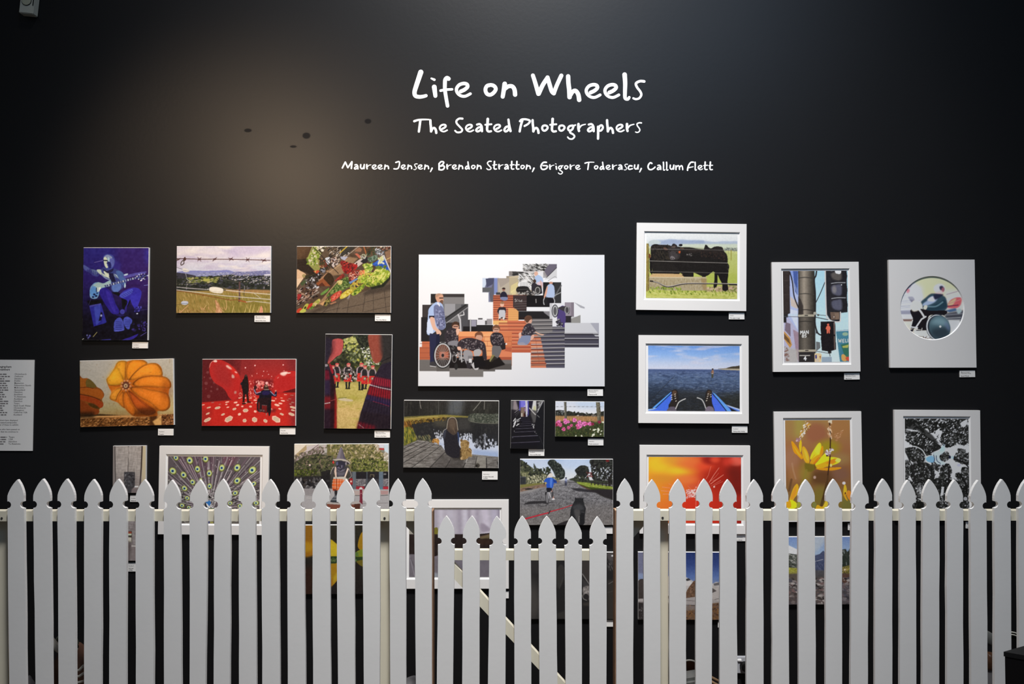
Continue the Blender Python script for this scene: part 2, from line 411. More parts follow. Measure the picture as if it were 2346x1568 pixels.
    # bench edge along the stalls
    p.P("460 1160 640 940 820 730 800 800 690 940 560 1140", (160, 124, 90)).P("640 950 800 760 860 700 830 770 720 900", (190, 154, 116), .8)
    # produce, back row
    p.S("760 740 900 610 920 640 820 720", (150, 56, 46)).D("780 720 910 620 940 640 850 720", [(180, 60, 50), (110, 40, 34)], 30, 8, 24)
    p.S("860 420 930 370 1030 460 1060 560 960 600 920 500", (128, 40, 36)).S("930 540 1040 430 1100 480 1060 600 950 600", (166, 36, 34)).S("1070 500 1100 440 1170 450 1150 520 1080 540", (180, 40, 40))
    p.D("870 380 1160 430 1060 600 930 590", [(150, 30, 30), (104, 30, 30), (196, 60, 50), (80, 30, 28)], 60, 10, 30)
    p.S("1010 640 1040 570 1200 540 1200 640 1110 710 1040 740", (150, 50, 42)).D("1010 590 1210 540 1200 660 1040 740", [(190, 70, 50), (230, 190, 170), (110, 36, 30), (210, 120, 90), (60, 30, 30)], 130, 6, 18)
    p.P("1010 760 1210 660 1220 690 1040 790", (110, 140, 190))
    p.D("1200 560 1330 530 1330 650 1220 660", [(230, 150, 90), (214, 110, 70), (240, 190, 120)], 90, 9, 22)
    p.D("1260 430 1440 420 1420 560 1330 590", [(176, 190, 70), (206, 210, 110), (120, 150, 50), (224, 226, 150)], 90, 12, 30)
    p.P("1430 430 1640 300 1740 540 1720 570 1480 470", (44, 84, 180)).P("1440 460 1560 340 1640 290 1600 400", (64, 110, 200), .8).D("1540 320 1640 300 1640 420 1550 430", [(210, 210, 150), (220, 220, 200), (180, 190, 110)], 26, 12, 30)
    p.L("1640 280 1770 590", 18, (226, 220, 214)).S("1350 330 1440 290 1510 270 1530 330 1470 380 1390 390", (96, 116, 100)).D("1350 330 1510 275 1530 340 1390 390", [(130, 150, 130), (70, 90, 70)], 40, 8, 26)
    p.P("1220 390 1340 280 1360 380 1290 430", (40, 36, 40)).D("1220 270 1340 260 1300 350 1230 330", [(170, 170, 140), (90, 84, 70), (200, 196, 190)], 26, 8, 24)
    # main heaps
    p.S("780 800 870 720 990 660 1010 760 1040 830 920 900 860 930 720 960 660 1010 620 1000", (92, 112, 50)).D("640 1000 860 740 1000 660 1030 820 900 900", [(120, 140, 70), (70, 94, 40), (150, 164, 100), (60, 80, 36)], 200, 9, 24)
    p.S("820 760 860 720 900 760 880 800 840 800", (214, 196, 120)).D("820 750 900 730 890 800 830 800", [(226, 210, 140), (200, 180, 100)], 24, 9, 20)
    p.S("1040 820 1200 700 1290 760 1280 830 1130 940 1080 960", (170, 160, 60)).D("1050 800 1220 700 1290 760 1150 880", [(200, 160, 60), (90, 60, 60), (170, 176, 70), (220, 190, 80), (60, 44, 44)], 90, 10, 26)
    p.D("1180 660 1420 580 1460 640 1310 760 1220 760", [(150, 174, 50), (190, 204, 84), (110, 140, 40), (214, 180, 90)], 110, 12, 28)
    p.S("1300 760 1330 700 1440 620 1500 530 1600 500 1700 560 1755 600 1720 690 1620 780 1500 820 1370 840 1310 810", (164, 178, 62))
    p.D("1310 750 1440 620 1500 530 1620 510 1750 600 1700 700 1600 790 1400 835", [(196, 206, 90), (150, 168, 52), (216, 220, 128), (120, 142, 44), (226, 214, 120)], 190, 16, 40, .5, -50)
    p.D("1320 800 1700 700 1600 800 1400 850", [(104, 124, 40), (176, 190, 70), (80, 100, 36)], 60, 12, 30, .5, 60)
    p.P("1400 850 1600 800 1730 680 1760 620 1760 700 1640 840 1430 890", (36, 40, 28), bl=4).D("1490 480 1680 470 1680 500 1500 520", [(80, 104, 40), (110, 130, 50)], 40, 10, 26)
    p.S("1070 960 1180 870 1280 780 1290 850 1200 950 1100 1000", (140, 160, 50)).D("1070 980 1180 850 1290 790 1280 870 1160 980", [(176, 190, 60), (100, 130, 40), (60, 90, 34), (200, 206, 90)], 100, 10, 30, .45, -40)
    p.S("860 1040 880 980 1000 890 1080 890 1060 960 960 1030 880 1060", (206, 184, 62)).D("870 1030 1000 900 1075 895 1050 960 940 1030", [(224, 204, 84), (190, 160, 46), (236, 220, 120)], 90, 8, 20)
    p.S("680 1050 760 960 860 910 890 930 860 1010 740 1100 700 1100", (200, 72, 52)).D("690 1050 860 915 885 940 850 1010 720 1100", [(226, 96, 70), (170, 50, 40), (236, 140, 120)], 110, 7, 17)
    p.D("560 1110 690 1040 700 1090 600 1190", [(90, 90, 40), (150, 140, 70), (40, 40, 26), (180, 160, 90)], 70, 8, 24)
    p.P("500 1150 600 1080 560 1180", (210, 160, 110)).P("680 1140 780 1100 800 1120 700 1160", (170, 120, 90)).S("990 1050 1030 980 1045 1000 1010 1060", (150, 140, 140))
    p.S("520 960 660 860 640 920 540 990", (110, 150, 70)).S("360 1160 470 1060 510 1070 490 1120 400 1190", (196, 180, 80)).D("370 1160 480 1060 500 1110 400 1190", [(214, 196, 100), (150, 160, 70), (220, 190, 140)], 50, 8, 22)
    p.S("270 1220 300 1160 370 1130 360 1180 300 1240", (196, 56, 44)).S("200 1230 250 1150 300 1150 270 1220 220 1280", (190, 186, 80)).E(240, 1215, 16, 28, (50, 46, 24), rot=30)
    p.S("80 1300 110 1240 180 1220 150 1300", (206, 70, 46)).S("140 1290 200 1230 260 1270 200 1305", (200, 200, 90)).D("300 1240 400 1180 390 1210 320 1250", [(70, 110, 40), (110, 140, 60)], 24, 8, 20)
    p.N(8, 14, seed=8)
    return p

def pic_pumpkin():
    p = Pic(160, 810, 7.838, (183, 824.5, 397.5, 976.5), seed=14)
    p.G([(110, (166, 160, 148)), (700, (160, 150, 128)), (1000, (156, 140, 96)), (1100, (150, 122, 76)), (1300, (90, 54, 24))])
    p.P("160 110 700 110 600 900 160 900", (166, 166, 164), .4, bl=120).P("1500 900 1880 800 1880 1110 1500 1100", (178, 158, 110), .6, bl=60)
    # shelf
    p.P("190 1075 540 1075 1050 1120 1050 1140 430 1135 190 1140", (62, 44, 22), bl=4).R(190, 1110, 1880, 1160, (176, 128, 76))
    p.P("190 1140 520 1130 1400 1150 1425 1180 1425 1300 190 1300", (120, 74, 34)).D("190 1150 1420 1160 1420 1300 190 1300", [(80, 46, 18), (150, 98, 50), (100, 62, 28), (178, 124, 70), (60, 34, 14)], 420, 8, 26, .45, -20)
    p.L("190 1150 520 1128 1400 1150", 14, (196, 144, 88)).R(1430, 1120, 1560, 1310, (70, 40, 16), bl=10).P("1480 1230 1640 1130 1640 1300 1520 1300", (196, 150, 90), bl=6)
    p.P("1560 1130 1880 1105 1880 1310 1640 1310 1640 1130", (96, 58, 30)).D("1640 1120 1870 1110 1870 1300 1650 1300", [(60, 34, 16), (130, 84, 46), (160, 110, 70)], 90, 7, 20)
    # left pumpkin
    p.S("160 420 230 425 320 430 380 465 440 530 490 590 560 630 610 700 612 760 575 820 600 880 585 950 530 985 520 1060 440 1085 300 1080 160 1060", (122, 66, 22))
    p.S("160 430 260 430 340 440 300 520 290 585 160 590", (146, 82, 26)).S("290 480 340 440 420 500 480 590 380 600 300 580", (96, 78, 34)).S("160 600 280 590 420 620 540 640 600 720 580 800 480 780 340 730 160 690", (150, 78, 24))
    p.S("160 720 300 750 450 790 590 880 585 950 520 960 400 880 160 800", (140, 56, 20)).S("160 830 260 850 380 960 520 1010 500 1075 380 1085 160 1040", (120, 54, 18)).S("330 880 430 890 530 970 470 980 360 930", (70, 46, 16), bl=4)
    p.L("160 598 300 590 420 615", 12, (90, 40, 12), sm=1).L("160 710 330 745 470 790 560 840", 14, (80, 34, 10), sm=1).R(160, 1040, 440, 1140, (36, 22, 10), .85, bl=26)
    # main pumpkin lobes
    p.S("660 460 740 370 800 260 860 160 950 130 1030 145 1150 118 1280 112 1370 150 1400 200 1520 185 1600 210 1660 300 1675 430 1760 460 1815 540 1820 600 1780 690 1775 850 1800 920 1795 980 1720 1040 1570 1050 1560 1130 1350 1140 1150 1130 1050 1060 980 980 860 880 740 830 715 780 745 690 700 600", (178, 92, 22))
    c = (1010, 575)
    lobes = ["660 460 690 430 760 330 820 260 870 230 950 420 990 520 900 560 740 570 690 550",
             "840 220 870 150 960 130 1030 160 1010 300 1010 450 990 510 930 400",
             "1010 330 1050 200 1120 125 1260 118 1370 150 1390 200 1250 290 1130 430 1060 490 1020 440",
             "1070 470 1150 360 1280 240 1420 190 1560 195 1640 280 1670 400 1560 420 1350 410 1180 470",
             "1130 540 1250 450 1420 415 1600 420 1740 450 1815 540 1800 640 1600 620 1400 600 1200 600",
             "1090 610 1250 610 1450 660 1650 700 1770 760 1800 930 1740 1035 1600 1040 1450 900 1250 790 1130 690",
             "1050 670 1120 700 1250 820 1420 950 1540 1060 1400 1120 1250 1050 1140 920 1080 780",
             "965 720 1010 670 1050 720 1090 860 1180 1020 1160 1120 1090 1090 1000 980 960 840",
             "950 680 960 720 950 860 980 980 900 920 862 850 880 760",
             "920 610 930 650 870 740 820 840 740 820 718 780 770 690 850 630"]
    cols = [(206, 140, 36), (200, 128, 34), (206, 122, 30), (206, 124, 34), (198, 112, 30), (192, 104, 28), (160, 70, 20), (184, 96, 24), (196, 110, 30), (204, 130, 38)]
    for q, c1 in zip(lobes, cols):
        n = nums(q)
        p.P(smooth(n), tuple(v * .5 for v in c1), bl=3)
        g = n.mean(0)
        p.S(g + (n - g) * .93, c1, bl=14)
        p.S(g + (n - g) * .6 + np.array([-26, -26]), tuple(min(255, v * 1.13 + 6) for v in c1), a=.75, bl=34)
    p.P("660 470 760 330 860 160 960 130 940 400 800 540", (214, 170, 40), .35, bl=50)
    p.P("1300 980 1560 1000 1560 1140 1150 1140 1180 1010", (60, 28, 10), .8, bl=40).P("1700 480 1820 560 1780 860 1640 760 1660 560", (120, 50, 16), .45, bl=50)
    for q in ("990 500 1000 300 1000 160", "1065 480 1150 370 1300 250 1400 205", "1130 560 1250 455 1450 415 1670 425", "1090 605 1300 605 1600 625", "1060 680 1180 780 1330 920 1540 1060", "1010 680 1080 800 1180 980", "960 700 955 840 980 980", "930 640 860 740 830 840", "920 575 820 580 700 560"):
        p.L(q, 11, (104, 44, 14), .8, sm=1, w2=6)
    p.E(1005, 575, 72, 74, (74, 36, 20)).E(1005, 575, 62, 62, (96, 56, 40))
    for k in range(9):
        t = k * .7 + .2
        p.E(1010 + 84 * math.cos(t), 575 + 88 * math.sin(t), 24, 22, (168, 104, 60)).E(1006 + 80 * math.cos(t), 570 + 84 * math.sin(t), 14, 12, (196, 136, 90))
    p.E(1005, 580, 34, 38, (178, 150, 116)).E(1005, 582, 15, 18, (110, 80, 50))
    p.N(6, 22, seed=4).T((120, 80, 30), 60, 60, 6, .5, .9, .25)
    return p

def pic_red_room():
    p = Pic(450, 810, 7.84, (463.5, 823, 677.5, 976), seed=15)
    p.G([(100, (146, 44, 44)), (450, (170, 42, 40)), (760, (176, 34, 32)), (900, (196, 40, 32)), (1300, (178, 40, 32))])
    p.P("100 100 800 100 760 820 640 840 100 900", (86, 26, 30), .9, bl=10).R(680, 100, 1040, 420, (130, 38, 40), .6, bl=40)
    p.P("1600 100 1800 100 1800 620 1700 620", (110, 34, 40), .6, bl=60)
    p.P("100 880 500 850 760 830 1000 760 1800 700 1800 1310 100 1310", (196, 42, 34), bl=6).P("100 1000 300 1000 200 1310 100 1310", (150, 38, 34), .7, bl=40).P("1640 760 1800 720 1800 1310 1700 1310", (130, 36, 40), .8, bl=50)
    for x, y, r in ((205, 340, 24), (255, 445, 22), (180, 535, 30), (320, 525, 18), (275, 602, 15), (178, 632, 14), (270, 678, 20), (228, 770, 32), (380, 640, 22), (145, 425, 14)):
        p.E(x, y, r, r, (140, 84, 84), .55, bl=3)
    # plain balloons
    p.S("235 230 260 160 340 115 450 120 560 170 660 250 740 340 790 440 780 600 760 780 720 825 640 830 580 770 540 690 470 610 340 530 270 430 240 330", (186, 40, 38))
    p.S("290 240 400 170 540 230 640 400 620 620 480 580 340 470", (160, 42, 42), .8, bl=50).S("560 180 680 270 770 420 700 400 610 270", (214, 44, 36), bl=20).S("300 135 340 116 372 130 365 155 325 155", (240, 200, 190)).L("236 250 262 170 310 130", 8, (220, 150, 140), sm=1)
    p.S("535 215 570 215 640 280 600 280 545 245", (236, 190, 176), bl=6).S("685 320 720 330 735 355 700 345", (240, 190, 180), bl=3).S("640 380 676 392 684 440 640 436", (206, 160, 150), bl=3).S("690 676 724 684 716 722 684 716", (190, 130, 120), bl=3)
    p.S("1370 600 1380 500 1430 410 1520 350 1640 320 1800 345 1800 620 1640 680 1440 690 1380 660", (190, 40, 38)).S("1500 360 1580 330 1640 340 1590 400 1540 400", (250, 226, 214), bl=6).S("1620 345 1690 340 1680 360 1630 362", (240, 200, 190)).E(1465, 437, 20, 11, (226, 150, 140), rot=-40)
    p.S("1420 480 1540 410 1780 420 1780 600 1600 650 1430 640", (178, 36, 36), .8, bl=30).P("1550 690 1800 620 1800 700 1560 700", (90, 20, 22))
    # lights and reflections
    for x, y, r in ((880, 257, 13), (1052, 217, 13), (1556, 206, 12), (1207, 320, 9), (1087, 360, 7), (1188, 404, 8), (1295, 377, 8), (1352, 412, 7), (1572, 312, 7), (1270, 322, 5), (1340, 460, 5)):
        p.E(x, y, r, r, (250, 190, 186))
    p.R(1040, 470, 1380, 640, (110, 30, 34), .8, bl=24)
    p.D("1080 500 1370 510 1370 640 1080 650", [(226, 120, 116), (200, 70, 66), (130, 30, 34), (240, 160, 150)], 70, 7, 20, 1.2)
    p.D("960 400 1040 380 1040 740 950 740", [(216, 110, 100), (240, 150, 140), (160, 40, 40)], 60, 5, 15, .6, 80)
    p.S("1240 520 1270 508 1290 530 1270 560 1246 550", (240, 180, 176)).S("1108 520 1130 508 1145 550 1110 560", (240, 170, 160))
    p.D("760 640 1080 720 1060 790 760 790", [(220, 90, 80), (240, 170, 160)], 60, 6, 15, .4, 0)
    # pale floor spots
    sp = [(232, 970, 38, 13, -15), (390, 975, 50, 22, -14), (215, 1078, 36, 15, -25), (210, 1190, 66, 30, -28), (487, 1094, 34, 18, -25), (590, 1175, 76, 46, -32), (572, 965, 24, 11, -15), (545, 915, 20, 9, -10), (560, 872, 36, 11, -12), (690, 996, 35, 19, -20), (712, 880, 33, 15, -10), (748, 925, 28, 16, -15), (831, 950, 20, 13, -5), (890, 1023, 47, 33, -8), (781, 1090, 28, 22, -25), (874, 1204, 34, 32, -15), (1053, 1188, 47, 44, 25), (1062, 1040, 24, 20, 15), (976, 953, 26, 17, 5), (1246, 1210, 38, 28, 30), (1438, 1180, 82, 48, 30), (1538, 1090, 38, 17, 22), (1712, 1092, 56, 25, 18), (1450, 926, 46, 19, 14), (1512, 898, 34, 14, 10), (1556, 850, 38, 12, 8), (1380, 848, 36, 12, 6), (1502, 995, 28, 13, 18), (1735, 970, 54, 19, 14), (1735, 1020, 34, 13, 14), (1355, 1005, 22, 18, 30), (1060, 838, 32, 12, 0), (978, 806, 24, 7, 0), (1074, 804, 18, 6, 0), (880, 800, 22, 8, 0), (780, 800, 24, 8, 0), (1430, 815, 18, 6, 0), (1690, 908, 24, 9, 8), (1730, 880, 30, 9, 8), (1000, 888, 16, 7, 0), (1080, 886, 18, 8, 0), (900, 880, 20, 10, 0), (130, 922, 30, 8, -12), (430, 910, 20, 6, -8), (300, 880, 26, 7, -8), (1530, 800, 24, 6, 4), (1640, 840, 20, 6, 4), (1680, 815, 30, 6, 4), (1600, 740, 30, 5, 4), (1720, 750, 34, 5, 4)]
    for x, y, a, b, r in sp:                                    # pale paper scraps on the floor
        d = .62 if (y < 920 and (x < 500 or x > 1600)) else 1
        t = math.radians(r)
        for k, c in ((1.12, (240 * d + 20, 196 * d, 176 * d)), (.84, (206, 184, 154))):
            if k < 1 and not (a > 30 and y > 940):
                continue
            q = [(math.cos(w) * a * k, math.sin(w) * b * k) for w in (.25, 1.2, 2.3, 3.3, 4.2, 5.4)]
            p.P([(x + u * math.cos(t) - v * math.sin(t), y + u * math.sin(t) + v * math.cos(t)) for u, v in q], c)
    # two visitors
    p.P("960 960 1100 1010 1060 1000 930 940", (120, 24, 24), .8, bl=6).P("1330 1000 1440 990 1420 1060 1330 1060", (120, 30, 30), .8, bl=10)
    p.S("850 470 870 400 890 385 915 400 930 470 942 600 930 720 850 730 832 640", (34, 24, 24)).E(890, 400, 24, 22, (70, 44, 40)).S("790 540 830 510 850 560 820 580", (40, 30, 40)).S("835 470 815 600 850 660 860 500", (30, 22, 24))
    p.P("840 720 882 720 868 880 832 880", (44, 22, 22)).P("896 720 934 710 948 860 920 870", (44, 22, 22)).S("828 890 890 885 895 905 835 915", (50, 30, 26)).S("915 865 975 860 980 880 920 885", (46, 26, 24)).E(905, 892, 14, 14, (190, 130, 110))
    p.S("1215 590 1240 560 1280 570 1295 620 1280 660 1220 660", (60, 40, 34)).S("1235 570 1280 575 1270 600 1240 600", (150, 110, 90))
    p.S("1150 690 1220 650 1300 650 1360 690 1350 790 1330 920 1150 930 1130 800", (24, 20, 30)).S("1190 680 1310 680 1300 740 1200 745", (38, 30, 74)).S("1030 640 1060 640 1090 720 1150 690 1170 740 1100 750 1055 720", (30, 28, 50)).S("1330 680 1400 730 1420 660 1445 680 1440 770 1380 770 1320 740", (26, 26, 50))
    p.L("1040 650 1070 715 1160 690", 10, (190, 180, 210)).L("1330 680 1400 750 1430 745", 10, (190, 180, 210)).E(1060, 610, 26, 36, (56, 30, 30)).E(1425, 672, 16, 16, (220, 130, 110)).L("1225 650 1300 648", 12, (160, 140, 130))
    p.S("1100 830 1150 800 1330 800 1345 900 1340 1060 1310 1130 1290 1060 1260 1070 1180 1050 1130 1050 1090 1000", (36, 22, 26)).P("1180 930 1270 935 1270 1060 1180 1050", (110, 26, 26)).E(1128, 940, 32, 100, (30, 22, 26)).E(1320, 950, 26, 120, (26, 20, 24)).E(1128, 940, 16, 76, (110, 30, 30)).D("1130 1000 1240 1000 1240 1050 1130 1050", [(110, 90, 90), (60, 40, 40)], 18, 8, 20).E(1262, 1090, 9, 24, (160, 120, 110)).L("1180 925 1270 935", 7, (120, 110, 110))
    p.N(6, 16, seed=9)
    return p

def pic_kilts():
    p = Pic(730, 755, 6.031, (745.5, 766, 897.5, 982.5), seed=16)
    p.G([(60, (70, 76, 50)), (500, (66, 70, 40)), (700, (140, 130, 70)), (760, (196, 180, 104)), (950, (186, 172, 92)), (1100, (212, 182, 118)), (1380, (200, 174, 108))])
    p.D("330 100 760 80 860 480 480 620 200 500", [(110, 120, 84), (150, 156, 120), (60, 70, 40), (170, 170, 80), (40, 44, 30)], 420, 8, 26)
    p.D("340 110 500 90 560 200 420 300", [(176, 180, 110), (200, 196, 120), (140, 150, 70)], 110, 8, 20)
    p.P("490 70 690 70 720 300 600 280 540 180", (36, 40, 34)).D("500 80 690 80 710 280 590 260", [(30, 34, 28), (60, 66, 50)], 90, 8, 22)
    p.D("560 260 740 240 860 470 690 500", [(240, 240, 236), (90, 100, 60), (220, 220, 210), (50, 56, 36), (150, 160, 90)], 190, 7, 18)
    p.P("150 480 340 330 560 560 540 700 170 690", (32, 34, 26), .75, bl=20)
    p.T((206, 196, 96), 110, 24, 5, .1, .6, .0)
    p.clip("200 720 700 720 700 1380 200 1380")
    p.T((168, 160, 66), 120, 40, 5, .2, .7, .6).N(12, 14, seed=4)
    p.clip()
    p.S("280 960 340 945 480 975 460 995 330 985", (206, 190, 156)).L("280 955 400 940", 10, (120, 124, 60))
    # pipe band
    for x, y, h, s_ in ((255, 470, 330, 1.), (412, 470, 350, 1.1), (590, 465, 370, 1.1), (640, 500, 320, .9), (745, 500, 330, 1.), (200, 500, 260, .8)):
        w = 52 * s_
        p.S([(x - w, y + 70), (x - w * .4, y + 48), (x + w * .6, y + 45), (x + w, y + 80), (x + w * 1.2, y + 140), (x + w * .7, y + 160), (x - w * .9, y + 160), (x - w * 1.2, y + 130)], (170, 150, 156))
        p.S([(x - w * .6, y + 60), (x + w * .5, y + 56), (x + w * .7, y + 150), (x - w * .7, y + 150)], (40, 38, 40))
        p.E(x + 6, y + 22, 24 * s_, 28 * s_, (196, 120, 116)).R(x - 18, y, x + 30, y + 14, (210, 70, 70)).E(x + 12, y + 30, 14, 14, (216, 160, 140))
        p.P([(x - w * .8, y + 140), (x + w * .8, y + 140), (x + w, y + 255), (x - w, y + 250)], (206, 50, 46)).D([(x - w * .8, y + 150), (x + w * .8, y + 150), (x + w, y + 250), (x - w, y + 250)], [(226, 70, 60), (170, 34, 34), (120, 30, 30)], 22, 6, 14)
        p.E(x + 4, y + 180, 20, 24, (120, 110, 90)).E(x + 4, y + 176, 10, 12, (190, 180, 160))
        p.P([(x - 34, y + 255), (x - 8, y + 255), (x - 4, y + h), (x - 28, y + h)], (34, 34, 34)).P([(x + 10, y + 255), (x + 36, y + 255), (x + 26, y + h), (x + 4, y + h)], (34, 34, 34)).R(x - 32, y + h - 6, x + 34, y + h + 6, (24, 24, 22))
    p.D("300 540 530 560 530 720 300 700", [(40, 40, 40), (90, 84, 80), (190, 180, 176), (26, 26, 26)], 90, 7, 20)
    # left foreground
    p.P("80 60 470 60 470 92 340 135 330 145 330 300 200 440 130 480 80 480", (38, 34, 36), bl=3)
    p.S("190 150 330 142 332 290 300 350 250 380 200 430 135 478 150 400 200 300", (186, 84, 82)).P("185 150 240 150 220 330 140 460 130 420", (120, 52, 56), .7, bl=14).P("85 100 190 140 170 330 110 470 85 470", (40, 34, 48), bl=8)
    p.S("85 480 130 500 160 530 180 600 90 600", (44, 38, 50)).E(110, 500, 26, 18, (150, 140, 150)).S("150 480 180 490 215 590 190 610", (150, 30, 44))
    p.P("60 545 150 560 200 620 240 780 258 960 268 1380 60 1380", (44, 26, 40)).P("60 560 150 570 170 700 60 720", (120, 24, 46), .9, bl=8).P("60 700 170 700 180 900 60 900", (52, 40, 72), .8, bl=16).P("60 930 255 930 262 1010 262 1100 60 1100", (150, 28, 34), .75, bl=16)
    p.P("170 600 215 640 258 960 268 1380 180 1380", (36, 16, 22), .75, bl=8).P("232 800 258 960 270 1370 236 1370 240 1000", (200, 40, 30), .75, bl=8)
    p.L("70 1035 170 1015", 12, (206, 190, 190)).L("180 990 250 968", 7, (150, 70, 70))
    for x in (85, 110, 135, 155):
        p.L([(x, 560), (x - 6, 900), (x, 1370)], 5, (24, 14, 24), .6)
    # right foreground
    p.P("680 60 1030 60 1030 480 880 480 860 450 750 440 700 250", (52, 46, 44)).S("684 70 850 70 900 200 880 380 820 460 760 440 715 300", (146, 72, 58), bl=4).P("840 70 1020 70 1020 400 900 440 860 300", (46, 44, 44), .95, bl=24)
    p.P("870 480 1000 440 1010 700 780 640 830 540", (36, 34, 50), bl=3).L("870 440 1005 370", 10, (24, 24, 26)).L("740 300 755 440", 8, (180, 110, 90), .6)
    p.P("870 480 1005 460 1005 1390 540 1390 600 1130 700 800 800 600", (40, 32, 46)).P("775 650 1003 690 1003 800 720 760", (150, 30, 50), .9, bl=8).P("715 780 1003 840 1003 960 680 900", (140, 22, 34), .9, bl=8).P("690 900 1003 980 1003 1060 650 960", (46, 34, 74), .8, bl=10)
    p.P("600 1130 1003 1180 1003 1390 545 1390", (36, 26, 34), .9, bl=14).P("560 1270 800 1330 800 1390 540 1390", (140, 20, 36), .6, bl=16)
    p.L("715 762 850 800 1000 828", 13, (196, 184, 190)).L("760 990 900 1030 980 1055", 7, (170, 40, 56), .7).L("570 1310 640 1360", 7, (190, 170, 170), .7)
    for k in range(9):
        p.L([(790 + k * 26, 620 + k * 8), (720 + k * 34, 960 + k * 10), (590 + k * 50, 1390)], 8, (22, 14, 26), .6)
        p.L([(800 + k * 26, 640 + k * 8), (735 + k * 34, 940 + k * 10)], 5, (180, 50, 60), .35)
    p.N(6, 18, seed=6)
    return p
def fig_boy(p, hx, hy, k, face=1, shirt=(52, 46, 52), hair=(70, 48, 36)):
    """a boy's head with hair"""
    p.E(hx, hy, 34 * k, 42 * k, (196, 150, 128))
    p.S([(hx - 38 * k, hy + 10 * k), (hx - 40 * k, hy - 26 * k), (hx - 10 * k, hy - 50 * k), (hx + 26 * k, hy - 42 * k), (hx + 40 * k, hy - 8 * k), (hx + 36 * k, hy + 8 * k), (hx + 20 * k, hy - 14 * k), (hx - 20 * k, hy - 16 * k)], hair)
    if face:
        p.R(hx - 24 * k, hy - 4 * k, hx + 24 * k, hy + 4 * k, (70, 50, 46))
        p.R(hx - 8 * k, hy + 20 * k, hx + 12 * k, hy + 25 * k, (150, 90, 84))

